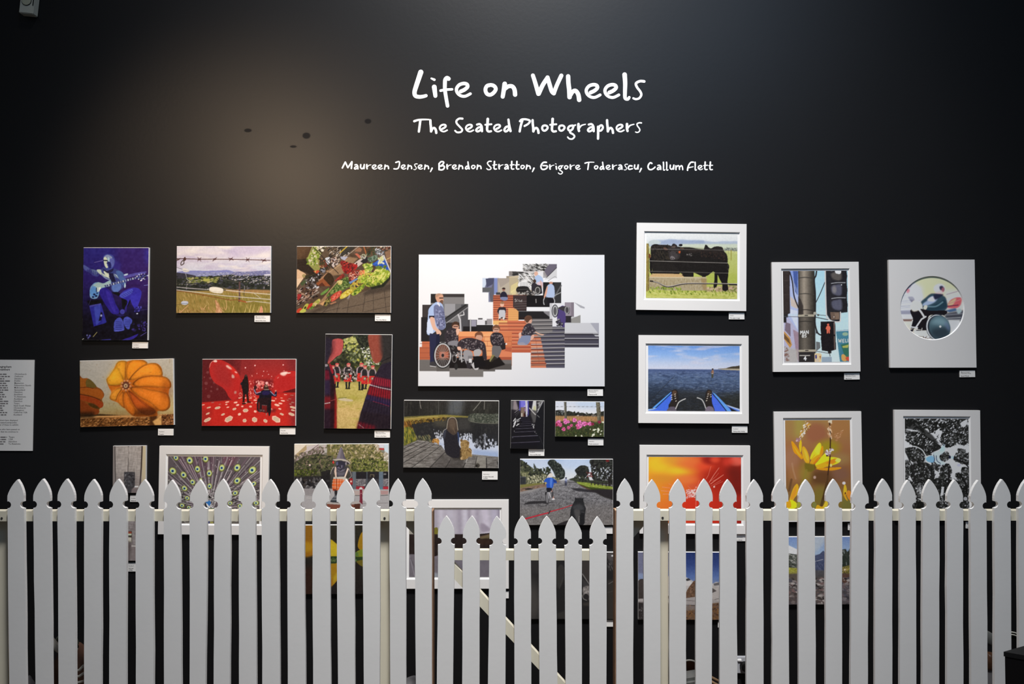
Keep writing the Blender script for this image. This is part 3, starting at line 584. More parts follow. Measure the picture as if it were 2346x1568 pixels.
def pic_collage():
    p = Pic(950, 570, 4.48, (959.5, 584, 1384.5, 885), seed=21)
    p.G([(60, (236, 237, 240)), (700, (232, 233, 236)), (1410, (226, 227, 231))])
    ORG, ORL, ORD = (196, 110, 78), (228, 152, 110), (150, 78, 58)
    # railings and roof, top right
    p.R(1112, 158, 1458, 300, (150, 146, 146))
    p.P("1112 158 1280 158 1340 230 1230 230 1112 230", (190, 188, 186)).D("1120 160 1370 160 1380 235 1120 235", [(60, 58, 56), (120, 118, 116), (226, 226, 226), (30, 30, 30)], 150, 5, 18, .3, 20)
    p.P("1330 230 1380 158 1458 158 1458 196 1360 286", (104, 98, 112)).P("1458 196 1458 300 1330 320 1360 286", (206, 206, 208)).L("1350 300 1456 196", 6, (50, 48, 52)).L("1370 330 1440 285 1456 300", 6, (160, 160, 164))
    for q in ("1120 170 1230 230 1340 300", "1180 158 1300 250 1350 300", "1130 230 1190 175"):
        p.L(q, 8, (232, 232, 234)).L(q, 3, (60, 58, 60))
    p.R(968, 234, 1320, 304, (196, 194, 194)).R(968, 234, 1010, 280, (128, 122, 120)).P("1002 234 1110 240 1112 268 1010 282", (60, 58, 58)).L("1000 272 1120 246", 8, (30, 30, 32))
    p.R(1230, 236, 1318, 420, (222, 222, 226)).R(940, 282, 1232, 480, (150, 140, 124)).P("970 290 1066 276 1066 480 970 480", (190, 176, 150)).R(970, 300, 1066, 480, (172, 160, 132), .7)
    p.P("990 380 1060 340 1056 400 980 470", (210, 196, 140), .8).P("985 440 1040 410 1040 470 1000 475", (220, 206, 150), .7)
    p.P("1066 262 1230 240 1300 340 1300 420 1066 430", (206, 204, 202)).D("1070 260 1230 245 1310 400 1070 380", [(90, 88, 86), (150, 148, 146), (40, 40, 40), (230, 230, 230)], 190, 5, 18, .25, 30)
    for i in range(5):
        p.L([(1075 + i * 50, 262), (1200 + i * 40, 400)], 7, (236, 236, 238))
    p.S("1070 350 1130 325 1165 350 1165 390 1070 390", (226, 226, 226))
    for i in range(6):
        p.L([(1085 + i * 15, 345), (1085 + i * 15, 388)], 3, (90, 90, 90))
    p.S("1055 395 1150 388 1180 420 1180 448 1056 450", (34, 32, 32)).L("1056 420 1180 416", 4, (90, 86, 84)).R(1060, 450, 1180, 476, (120, 116, 110)).D("1060 450 1180 450 1180 476 1060 476", [(40, 38, 36), (170, 166, 160)], 24, 6, 14)
    # man pushing a chair, upper right
    p.E(1246, 258, 20, 24, (214, 170, 150)).S("1236 290 1270 270 1310 300 1318 350 1290 390 1256 360 1236 320", (170, 190, 222)).S("1256 350 1310 340 1312 390 1270 400", (214, 190, 200)).P("1250 370 1300 380 1310 460 1280 470", (40, 38, 46)).L("1290 330 1305 400", 8, (206, 160, 140))
    p.E(1230, 335, 16, 20, (70, 52, 44)).S("1200 370 1230 350 1262 380 1250 440 1205 440", (46, 42, 50)).E(1262, 430, 34, 44, (40, 38, 38)).E(1262, 430, 27, 37, (176, 174, 172)).E(1262, 430, 20, 30, (60, 58, 58)).L("1180 440 1240 470", 8, (60, 56, 56)).D("1150 440 1240 440 1240 478 1150 478", [(80, 76, 76), (30, 30, 30), (160, 156, 154)], 34, 5, 12)
    # second man and wheels
    p.R(1318, 344, 1502, 590, (30, 30, 32)).P("1430 344 1502 344 1502 590 1440 590", (50, 50, 52)).L("1420 520 1502 380", 14, (96, 96, 98)).L("1440 480 1500 450", 8, (160, 160, 160)).E(1398, 352, 20, 12, (190, 140, 120)).R(1386, 340, 1410, 366, (196, 146, 124))
    p.S("1352 400 1380 366 1412 368 1432 400 1430 500 1352 500", (174, 190, 220)).S("1352 400 1366 392 1352 470 1335 505 1326 495", (214, 160, 136)).P("1356 500 1430 505 1436 588 1366 588", (24, 22, 28)).L("1330 510 1320 540 1330 580", 8, (196, 196, 198), sm=1).L("1420 500 1436 540 1420 590", 8, (190, 190, 194), sm=1)
    # blue grey block, left of the stairs
    p.R(697, 302, 815, 450, (110, 112, 140)).P("697 302 760 302 720 400 697 400", (196, 208, 226)).P("730 310 815 302 815 360 740 400", (70, 72, 96)).P("697 402 790 400 770 450 697 448", (90, 92, 96)).R(760, 446, 815, 548, (120, 124, 150)).P("768 460 815 330 815 548 780 548", (90, 92, 104)).R(815, 302, 864, 470, (140, 156, 206)).R(850, 304, 972, 470, (176, 166, 150)).P("850 304 972 304 972 340 880 400", (160, 150, 140))
    for i in range(5):
        p.L([(818 + i * 9, 310), (818 + i * 9, 470)], 3, (90, 100, 150))
    # stairs
    p.R(806, 478, 1150, 560, ORD).R(806, 548, 1066, 740, ORG).R(806, 740, 952, 782, (226, 176, 110))
    for i in range(11):
        y = 486 + i * 23
        p.R(806, y, 1066, y + 9, (120, 58, 44) if i < 3 else (140, 70, 52)).R(806, y + 9, 1066, y + 14, (214, 132, 94))
    p.P("960 610 1066 620 1066 740 960 740", (226, 172, 104), .8).P("1010 480 1150 480 1150 640 1060 640 1040 620 1010 600", (60, 48, 48)).D("1030 520 1110 530 1110 545 1030 545", [(150, 146, 144)], 14, 5, 10)
    for i in range(4):
        p.L([(1020, 545 + i * 24), (1150, 540 + i * 24)], 4, (110, 104, 104))
    p.P("1150 480 1320 480 1320 590 1150 545", (22, 20, 22)).P("1150 545 1400 590 1400 600 1150 600", (24, 22, 24)).L("1244 520 1246 555", 8, (160, 156, 154))
    p.R(1066, 642, 1420, 730, (34, 32, 34)).P("1320 642 1384 642 1384 700 1330 660", (130, 128, 132)).R(1384, 560, 1420, 730, (200, 200, 204)).R(1066, 700, 1200, 726, (40, 30, 30))
    p.R(952, 740, 1200, 1064, (202, 112, 80)).R(860, 780, 960, 1010, (206, 120, 84)).R(1000, 990, 1192, 1066, (184, 96, 70))
    for i in range(8):
        y = 760 + i * 36
        p.R(864, y, 1192, y + 12, (150, 76, 56), .9).R(864, y + 12, 1192, y + 18, (236, 168, 124), .8)
    # right hand steps
    p.R(1192, 722, 1418, 1220, (120, 116, 116)).R(1414, 800, 1540, 1220, (92, 90, 100)).R(1192, 900, 1300, 1220, (206, 124, 92))
    p.P("1240 880 1290 900 1350 1220 1192 1220 1192 890", (204, 122, 90))
    p.P("1290 900 1540 800 1540 1220 1350 1220", (84, 82, 96))
    for i in range(12):
        y = 735 + i * 40
        p.L([(1200, y + 6), (1536, y)], 9, (176, 172, 172) if i > 5 else (150, 146, 146)).L([(1200, y + 18), (1536, y + 12)], 8, (52, 50, 56))
    for i in range(6):
        y = 940 + i * 46
        p.R(1192, y, 1300 + i * 10, y + 14, (150, 78, 60)).R(1192, y + 14, 1300 + i * 10, y + 20, (234, 170, 132)).L([(1240 + i * 7, y - 30), (1240 + i * 7, y)], 3, (150, 84, 64))
    p.R(1414, 560, 1604, 800, (226, 226, 230)).R(1540, 550, 1634, 760, (150, 140, 150)).P("1604 550 1634 550 1634 690 1604 720", (130, 120, 130)).P("1634 550 1742 600 1742 616 1700 606", (170, 170, 176)).R(1540, 690, 1610, 760, (44, 40, 44))
    p.S("1480 610 1540 600 1545 790 1500 790 1460 720", (80, 66, 120)).E(1440, 640, 34, 66, (50, 50, 56)).E(1440, 640, 25, 56, (206, 206, 208)).E(1440, 640, 18, 44, (90, 90, 92)).S("1470 610 1540 590 1590 610 1580 670 1545 650", (60, 56, 60)).E(1562, 630, 26, 40, (150, 150, 150)).E(1562, 630, 16, 30, (70, 66, 70))
    p.D("1450 720 1510 720 1520 800 1460 790", [(60, 56, 70), (150, 146, 150), (30, 30, 34)], 30, 6, 14)
    p.P("1604 700 1700 700 1700 820 1604 830", (196, 196, 196)).P("1604 720 1700 680 1700 780 1604 826", (150, 148, 144)).R(1610, 766, 1690, 830, (206, 206, 204))
    for y in (770, 792, 814):
        p.L([(1610, y + 4), (1690, y)], 6, (60, 58, 58))
    p.R(1540, 762, 1888, 1012, (84, 82, 90)).P("1540 762 1800 762 1888 880 1888 900 1540 870", (206, 206, 210)).P("1800 762 1888 762 1888 880", (172, 172, 182)).P("1540 865 1820 865 1888 940 1888 1012 1540 1012", (76, 74, 86))
    for y in (868, 920, 978):
        p.L([(1540, y), (1880, y)], 9, (170, 168, 172)).L([(1540, y + 12), (1880, y + 12)], 9, (40, 38, 44))
    # upper figures on the stairs
    p.E(914, 420, 15, 18, (150, 110, 96)).S("898 415 905 402 925 402 930 418", (50, 34, 30)).S("880 470 900 445 930 445 952 480 948 505 884 505", (34, 32, 50)).S("884 500 950 500 952 525 920 535 884 520", (120, 126, 160)).R(836, 450, 880, 474, (60, 60, 64))
    p.E(898, 575, 20, 24, (222, 176, 154)).S("880 565 890 545 910 545 920 566", (150, 110, 80)).S("850 640 868 605 900 600 935 610 930 670 862 672", (46, 40, 48)).S("868 640 895 630 930 640 928 715 900 705 872 715", (190, 190, 196)).S("855 650 870 700 880 725 866 722", (220, 176, 156)).D("870 710 935 710 935 728 870 728", [(60, 50, 48), (220, 216, 210)], 12, 6, 12)
    # left panels: wall and ramp
    p.R(168, 467, 514, 590, (58, 54, 54)).P("168 540 250 500 514 500 514 590 168 590", (128, 126, 126)).P("168 467 220 467 260 560 168 560", (40, 38, 38)).R(82, 578, 550, 960, (46, 44, 46)).R(82, 578, 160, 720, (60, 54, 54)).R(290, 570, 550, 760, (110, 110, 112)).R(310, 570, 420, 690, (150, 150, 154)).R(480, 575, 550, 860, (76, 76, 80)).R(72, 705, 150, 955, (34, 32, 34))
    p.P("310 715 520 570 552 572 552 600 330 768", (60, 60, 62)).L("320 720 530 578", 7, (30, 30, 30)).L("330 764 545 606", 9, (150, 150, 152)).L("450 680 470 730 480 900", 16, (190, 190, 194)).L("470 690 510 680 505 650", 9, (206, 206, 208))
    p.R(548, 730, 640, 852, (70, 68, 72)).R(584, 732, 634, 815, (150, 148, 164)).R(640, 730, 722, 782, (216, 216, 222)).R(654, 714, 700, 728, (60, 58, 60)).R(742, 722, 798, 782, (150, 146, 150)).R(640, 784, 806, 852, (36, 34, 36)).R(500, 800, 640, 852, (30, 28, 30)).L("576 730 576 852", 12, (180, 180, 182)).R(724, 740, 744, 782, (90, 88, 90))
    # brick benches
    p.R(440, 852, 1000, 1200, (206, 122, 82)).R(80, 955, 240, 1140, (196, 108, 74)).R(56, 1010, 200, 1150, (180, 98, 68)).R(440, 852, 800, 905, (230, 156, 106)).P("700 880 800 860 800 1100 740 1100", (232, 168, 116), .9)
    for y in (905, 950, 1000, 1050):
        p.L([(446, y), (992, y)], 5, (170, 92, 62)).L([(62, y + 70), (196, y + 70)], 5, (150, 80, 58))
    for x in range(470, 1000, 62):
        p.L([(x, 905), (x, 950)], 3, (170, 92, 62)).L([(x + 30, 950), (x + 30, 1000)], 3, (170, 92, 62))
    p.R(930, 1010, 996, 1190, (178, 94, 68)).R(850, 1100, 996, 1200, (166, 86, 62)).P("846 1040 996 1060 996 1110 846 1110", (214, 128, 92))
    p.R(56, 1140, 996, 1240, (110, 106, 104)).R(56, 1140, 230, 1256, (116, 112, 110)).R(230, 1180, 828, 1258, (98, 94, 92)).R(362, 1200, 708, 1316, (128, 124, 122)).R(600, 1180, 996, 1238, (86, 82, 80))
    for i in range(12):
        p.L([(56, 1150 + i * 9), (360, 1156 + i * 9)], 2.5, (80, 78, 76), .7)
        p.L([(365, 1246 + i * 6), (706, 1240 + i * 6)], 2.5, (92, 90, 88), .7)
    p.P("360 1110 700 1150 870 1110 930 1190 760 1240 640 1230 360 1225", (26, 22, 22), bl=3)
    # tall man on the left
    p.S("215 500 222 470 250 466 290 474 298 520 290 556 260 552 236 550", (206, 156, 130)).S("215 500 220 470 260 462 292 474 260 482 230 500", (176, 140, 116)).P("254 503 298 503 296 516 256 514", (60, 44, 40)).S("262 540 292 530 290 572 262 574", (110, 80, 64))
    p.S("150 620 200 565 240 550 290 580 312 700 318 815 250 830 170 885 130 870 136 760 142 680", (168, 188, 226)).S("200 600 240 580 300 620 316 810 250 826 210 720", (110, 116, 150)).D("215 620 300 620 312 800 240 810", [(150, 156, 190), (84, 86, 116)], 70, 5, 12).P("132 760 160 700 200 800 190 885 132 870", (206, 218, 240)).P("150 690 205 690 205 715 155 722", (40, 36, 50)).P("230 560 262 600 262 580 244 552", (226, 226, 236))
    p.S("160 715 205 715 222 800 270 850 276 880 240 900 222 850 190 820", (220, 176, 154)).P("158 870 232 880 236 960 214 1170 164 1170 160 1000", (40, 42, 70)).P("226 880 262 876 262 1160 220 1170", (30, 32, 56)).S("164 1168 210 1160 226 1200 220 1214 170 1206", (60, 58, 62)).L("166 1204 222 1212", 6, (226, 226, 226)).S("230 1160 270 1165 286 1190 240 1196", (54, 52, 56)).L("240 1192 284 1192", 5, (220, 220, 220))
    # boy in the wheelchair
    fig_boy(p, 425, 800, 1.)
    p.S("310 900 330 840 380 815 440 840 452 960 400 985 330 975", (52, 46, 52)).D("320 850 440 840 445 960 340 970", [(120, 110, 112), (34, 30, 36)], 60, 4, 9).S("430 830 470 830 450 880 436 890", (226, 180, 156)).S("350 960 440 945 480 1010 440 1040 360 1010", (130, 128, 134))
    p.E(294, 1096, 96, 134, (34, 34, 36)).E(294, 1096, 86, 124, (196, 196, 198)).E(294, 1096, 74, 112, (64, 56, 56))
    p.clip([(294 + 74 * math.cos(t * .3), 1096 + 112 * math.sin(t * .3)) for t in range(21)])
    p.R(220, 980, 380, 1210, (110, 74, 62)).R(260, 1060, 350, 1120, (176, 96, 72)).R(220, 1140, 380, 1220, (60, 54, 54))
    for k in range(20):
        t = k * math.pi / 10
        p.L([(294, 1096), (294 + 80 * math.cos(t), 1096 + 120 * math.sin(t))], 3, (176, 174, 172), .8)
    p.clip()
    p.E(294, 1096, 14, 18, (40, 38, 40)).P("360 990 470 1010 470 1060 400 1110 370 1060", (40, 36, 38)).D("380 1000 520 1020 500 1150 400 1120", [(90, 88, 90), (26, 24, 26), (150, 148, 150)], 60, 6, 16).L("440 1100 520 1130 560 1200", 12, (150, 150, 152)).L("480 1010 488 1160", 14, (176, 176, 178)).E(430, 1210, 18, 32, (40, 38, 38)).E(412, 1130, 24, 40, (120, 116, 116)).E(412, 1130, 17, 32, (30, 26, 26))
    # boy bending, boys seated
    fig_boy(p, 664, 905, 1.05, 0, hair=(120, 76, 54))
    p.S("445 980 480 935 560 915 640 930 720 970 740 1080 740 1140 700 1120 690 1040 600 1050 500 1020 480 1040 450 1030", (54, 46, 52)).D("470 940 640 930 730 1000 690 1060 520 1030", [(130, 120, 122), (36, 32, 38)], 110, 4, 10).S("440 1010 476 1010 480 1040 452 1042", (222, 176, 154)).S("505 1060 540 1040 590 1060 600 1120 560 1160 540 1190 510 1120", (150, 148, 152)).S("610 1050 660 1030 690 1060 660 1105 620 1110", (170, 168, 170)).P("550 1100 600 1100 590 1200 556 1190", (120, 118, 122)).P("536 1150 580 1160 580 1235 540 1225", (50, 46, 50)).S("590 1190 640 1150 660 1230 620 1240", (190, 188, 190)).R(560, 1130, 590, 1170, (210, 210, 212)).P("600 1105 700 1100 740 1200 620 1230", (22, 20, 22))
    fig_boy(p, 840, 830, .95, 1, hair=(116, 78, 58))
    p.S("776 920 800 870 850 860 900 880 922 950 915 1000 860 1010 800 995", (48, 42, 48)).D("785 890 900 880 915 980 800 985", [(130, 120, 124), (34, 30, 36)], 80, 4, 9).S("800 1005 860 1000 900 1010 870 1100 830 1140 800 1120", (104, 102, 104)).P("880 1000 935 960 935 1030 900 1040", (40, 34, 36)).S("770 1150 800 1090 830 1110 800 1160", (130, 124, 80)).R(935, 970, 950, 985, (230, 230, 230)).P("820 1100 930 1180 850 1190 780 1160", (28, 24, 24), .8)
    # boy on the right hand steps
    fig_boy(p, 1168, 735, 1.0, 0, hair=(96, 66, 52))
    p.E(1185, 742, 20, 26, (206, 160, 140)).S("1140 715 1180 695 1200 720 1180 735 1160 760 1140 750", (92, 62, 48))
    p.S("1100 860 1130 790 1180 765 1215 800 1246 850 1220 860 1210 890 1140 895 1095 885", (56, 50, 58)).D("1110 820 1200 780 1220 860 1110 885", [(130, 122, 126), (38, 34, 40)], 80, 4, 9).S("1236 848 1280 870 1325 880 1310 890 1250 868", (220, 176, 154)).S("1080 900 1150 890 1198 900 1180 960 1140 990 1060 980 1070 930", (128, 138, 166)).S("1056 975 1110 960 1140 985 1080 990", (150, 150, 166)).S("1200 890 1225 885 1220 920 1190 940", (216, 170, 150)).S("1070 870 1095 860 1090 910 1075 920", (220, 176, 156))
    return p

def pic_cows():
    p = Pic(1440, 500, 6.534, (1480, 533, 1689, 683.5), seed=22)
    p.G([(210, (238, 238, 234)), (330, (228, 230, 230)), (420, (206, 212, 190)), (520, (190, 196, 120)), (900, (186, 192, 96)), (1210, (188, 190, 92))])
    p.P("300 350 360 325 440 322 520 320 640 308 760 320 800 312 900 322 1060 318 1150 330 1300 345 1400 330 1640 328 1640 420 300 420", (176, 188, 206), .9, bl=5).P("480 350 600 315 900 325 1120 322 1140 380 480 385", (156, 170, 196), .8, bl=8).S("300 360 350 325 430 328 480 370 300 400", (196, 206, 200), .8)
    p.P("800 380 1640 370 1640 430 800 430", (214, 220, 190), .8, bl=8).R(1420, 440, 1640, 476, (150, 156, 146), .8, bl=6).D("1430 430 1640 430 1640 480 1430 470", [(110, 116, 110), (170, 176, 160)], 40, 6, 16)
    p.P("1460 470 1640 490 1640 520 1460 500", (206, 206, 130), .8)
    # ground
    p.P("1160 800 1640 820 1640 1000 1160 1000", (176, 186, 84), .7, bl=20).P("1160 1030 1640 990 1640 1100 1160 1090", (196, 170, 140), .9, bl=12).D("1160 1030 1640 1000 1640 1110 1160 1090", [(214, 180, 160), (150, 130, 90), (120, 130, 60), (190, 150, 130)], 150, 6, 20, .4)
    p.P("265 1100 1640 1090 1640 1210 265 1210", (196, 196, 104), .9, bl=10).D("300 1040 1640 1080 1640 1150 300 1120", [(120, 140, 40), (160, 176, 60), (90, 110, 30), (206, 206, 120)], 260, 6, 20, .35, 70).D("265 1110 1640 1110 1640 1210 265 1210", [(206, 206, 120), (176, 180, 84)], 130, 10, 30, .3, 0)
    # cattle
    K, KB = (30, 26, 24), (46, 38, 34)
    p.S("1140 400 1165 392 1190 420 1230 440 1280 415 1340 410 1395 420 1415 460 1415 520 1140 520", (40, 34, 32)).S("1148 396 1168 393 1196 436 1160 440", (30, 26, 24))
    p.S("330 470 345 410 400 385 470 395 600 400 640 430 640 560 740 640 760 830 380 830 360 780 340 660", (34, 30, 27)).D("350 420 600 400 620 620 380 640", [(48, 42, 34), (26, 23, 21), (58, 50, 40)], 160, 8, 22, .4, 70)
    p.P("312 560 345 600 360 860 320 810", (26, 22, 22)).S("300 540 325 540 330 590 308 600", (110, 60, 40))
    p.S("600 460 700 420 820 430 920 430 1060 455 1200 465 1360 480 1440 500 1475 560 1478 660 1470 760 1300 800 1260 790 1180 850 1100 860 980 810 960 830 800 830 740 760 640 640", K)
    p.S("820 440 1000 450 1200 470 1400 490 1460 560 1400 560 1200 500 900 500", KB, bl=16).D("1060 480 1440 500 1460 620 1080 560", [(62, 46, 38), (34, 28, 26)], 110, 6, 18, .4).D("860 520 950 520 950 560 860 560", [(110, 104, 100), (60, 54, 52)], 24, 4, 12)
    p.P("800 820 975 820 970 885 800 885", K).S("1100 850 1150 855 1145 900 1110 890", K)
    p.S("1380 760 1480 740 1490 830 1478 940 1486 1060 1408 1070 1400 980 1360 900 1330 840 1330 960 1310 1020 1270 1024 1285 900 1290 800", (28, 24, 24)).S("1470 660 1500 690 1500 740 1478 760", K).D("1470 680 1500 690 1496 760 1472 750", [(24, 20, 20), (60, 54, 50)], 20, 6, 14)
    # face
    p.S("590 480 600 430 660 405 720 420 765 460 770 560 740 610 690 620 630 620 604 580", (52, 46, 44)).S("650 390 680 376 720 400 720 430 650 430", (44, 38, 36)).S("508 440 530 425 590 450 600 480 540 490", (40, 34, 32)).S("518 436 560 440 590 470 540 470", (96, 70, 56)).S("760 450 800 430 825 440 815 480 770 490", (42, 36, 34)).L("770 440 822 450", 8, (130, 100, 80)).S("745 400 770 380 800 384 800 410 770 415", (30, 26, 26))
    p.S("616 520 640 490 700 500 740 560 700 610 630 612", (66, 60, 60), bl=6).S("625 580 650 560 690 590 680 612 630 612", (120, 112, 112)).E(640, 600, 9, 6, (30, 26, 26)).E(668, 602, 9, 6, (30, 26, 26)).E(622, 490, 9, 7, (24, 20, 20)).E(715, 512, 9, 7, (24, 20, 20)).P("745 490 775 484 772 520 750 518", (206, 96, 50)).S("640 420 700 410 690 440 650 440", (90, 78, 70))
    # trough
    p.S("318 885 360 870 1100 872 1160 885 1165 1060 1160 1075 330 1060", (176, 160, 128)).D("330 890 1150 890 1150 1060 330 1050", [(150, 132, 96), (196, 184, 156), (166, 146, 104), (150, 134, 100)], 220, 8, 22, .3, 80, .7).S("355 840 400 830 780 832 796 845 796 884 350 884", (206, 170, 120)).L("318 885 1160 885", 10, (216, 200, 168)).P("1080 890 1165 890 1165 1070 1120 1070", (160, 134, 90), .8, bl=8).D("320 1030 800 1030 800 1070 320 1060", [(120, 140, 44), (160, 176, 70), (96, 116, 36)], 90, 6, 18, .4, 75)
    p.L("330 940 450 970 550 1020 650 1022 800 985 1000 972 1640 975", 18, (60, 54, 50), sm=1).L("360 942 460 972 560 1014 650 1012 800 976 1000 964 1640 966", 7, (206, 196, 190), sm=1).L("330 945 365 945", 20, (40, 36, 34)).R(1500, 975, 1640, 992, (40, 38, 34))
    # post and wires
    p.P("265 380 300 378 312 1080 268 1100", (150, 130, 66)).P("290 380 302 380 314 1080 298 1085", (110, 96, 50)).D("268 390 300 390 306 1080 270 1090", [(176, 156, 90), (130, 112, 56)], 70, 5, 20, .2, 88)
    p.L("300 460 1430 465 1640 470", 5, (130, 124, 116)).L("310 640 1480 658", 8, (150, 144, 136)).L("310 795 1490 810", 6, (120, 114, 106)).R(1522, 460, 1540, 620, (166, 160, 80)).R(1488, 470, 1496, 520, (170, 170, 110)).R(1576, 460, 1582, 500, (160, 160, 120))
    p.N(5, 14, seed=4)
    return p

def pic_kayak():
    p = Pic(1440, 760, 6.534, (1485, 793, 1694.5, 941.5), seed=23)
    p.G([(215, (108, 150, 216)), (350, (140, 176, 226)), (470, (186, 200, 226)), (560, (206, 210, 226)), (572, (84, 100, 140)), (700, (80, 98, 130)), (880, (62, 74, 96)), (1000, (46, 50, 56)), (1190, (40, 42, 42))])
    p.clip("290 210 1670 210 1670 560 290 560")
    p.T((206, 206, 222), 260, 60, 7, .05, .7, .75).S("1050 250 1130 225 1280 225 1200 260 1060 280", (170, 180, 214), .8, bl=10).L("1120 405 1190 402", 8, (216, 220, 232), sm=1)
    p.clip("290 572 1670 572 1670 1200 290 1200")
    p.T((112, 132, 168), 46, 12, 5, .05, .5, .6).T((44, 56, 84), 60, 12, 11, .1, .5, .55).T((134, 146, 160), 30, 9, 15, .4, .8, .5).R(290, 572, 1670, 600, (70, 86, 126), .7, bl=6)
    p.P("290 800 600 820 900 900 700 1190 290 1190", (36, 44, 56), .55, bl=50).P("640 880 1240 880 1280 1190 640 1190", (40, 40, 40), .75, bl=40).P("1300 950 1670 900 1670 1190 1420 1190", (46, 46, 40), .75, bl=40)
    for i in range(6):
        p.L([(760, 900 + i * 16), (950, 880 + i * 16), (1140, 900 + i * 16)], 3, (80, 86, 92), .6, sm=1)
    p.clip()
    p.P("1340 556 1450 550 1540 525 1665 505 1665 580 1400 570", (176, 164, 140)).S("1450 552 1540 522 1600 516 1668 508 1668 550 1560 552", (70, 62, 50)).L("1340 558 1480 548", 6, (100, 90, 80))
    # wader and rod
    p.E(1258, 564, 13, 14, (70, 56, 50)).S("1240 590 1258 575 1275 592 1270 640 1240 635", (150, 112, 90)).P("1236 596 1250 590 1250 620 1232 612", (120, 90, 76)).P("1238 625 1270 628 1266 690 1238 690", (76, 74, 60)).L("1240 690 1236 740", 8, (60, 70, 90), .6).R(1244, 622, 1264, 632, (190, 180, 170))
    p.L("300 1070 480 880 700 655", 9, (44, 46, 54), w2=4)
    # hull sides
    p.S("290 1190 330 1168 420 1140 640 905 645 1010 600 1100 580 1190", (70, 110, 222)).P("360 1140 640 900 640 925 400 1150", (96, 160, 236)).L("390 1160 640 925", 13, (30, 50, 90)).P("290 1160 430 1140 400 1160 290 1180", (160, 190, 226)).P("300 1190 420 1150 600 1190", (70, 110, 226), .9)
    p.S("1240 920 1300 960 1440 1080 1540 1190 1290 1190 1250 1060", (76, 110, 226)).P("1250 900 1300 930 1450 1080 1540 1190 1470 1190", (100, 160, 236)).L("1255 925 1330 1010 1470 1190", 13, (24, 34, 50)).P("1440 1080 1660 1150 1660 1190 1560 1150", (190, 204, 232)).P("1460 1100 1660 1170 1660 1190 1540 1150", (90, 130, 226)).P("1500 1120 1640 1190 1540 1190", (30, 34, 40)).E(1300, 1080, 6, 6, (60, 90, 200))
    # shoes, laces and knees
    p.S("645 900 670 870 720 870 742 920 748 1060 720 1140 600 1140 640 1040 650 960", (44, 38, 36)).S("660 900 690 880 720 900 700 960 665 950", (88, 66, 52)).S("600 1140 640 1120 700 1130 710 1190 580 1190", (96, 88, 100))
    p.S("1148 960 1170 880 1210 866 1245 890 1245 970 1250 1060 1285 1190 1170 1190 1150 1080", (44, 38, 36)).S("1165 1130 1210 1110 1260 1130 1270 1190 1150 1190", (120, 108, 122)).S("1180 900 1210 880 1230 910 1200 960", (76, 60, 48))
    for x, y in ((698, 935), (700, 965), (703, 998), (648, 950), (646, 985), (650, 1015), (712, 1036), (1190, 930), (1184, 962), (1176, 995), (1228, 940), (1230, 970), (1166, 1028)):
        p.E(x, y, 12, 6, (216, 206, 190), rot=-25)
    p.L("852 1002 790 1030 750 1060 725 1110 708 1150", 15, (196, 194, 190), sm=1).L("1028 985 1090 1010 1125 1060 1155 1140", 15, (190, 188, 186), sm=1)
    p.N(4, 14, seed=4)
    return p

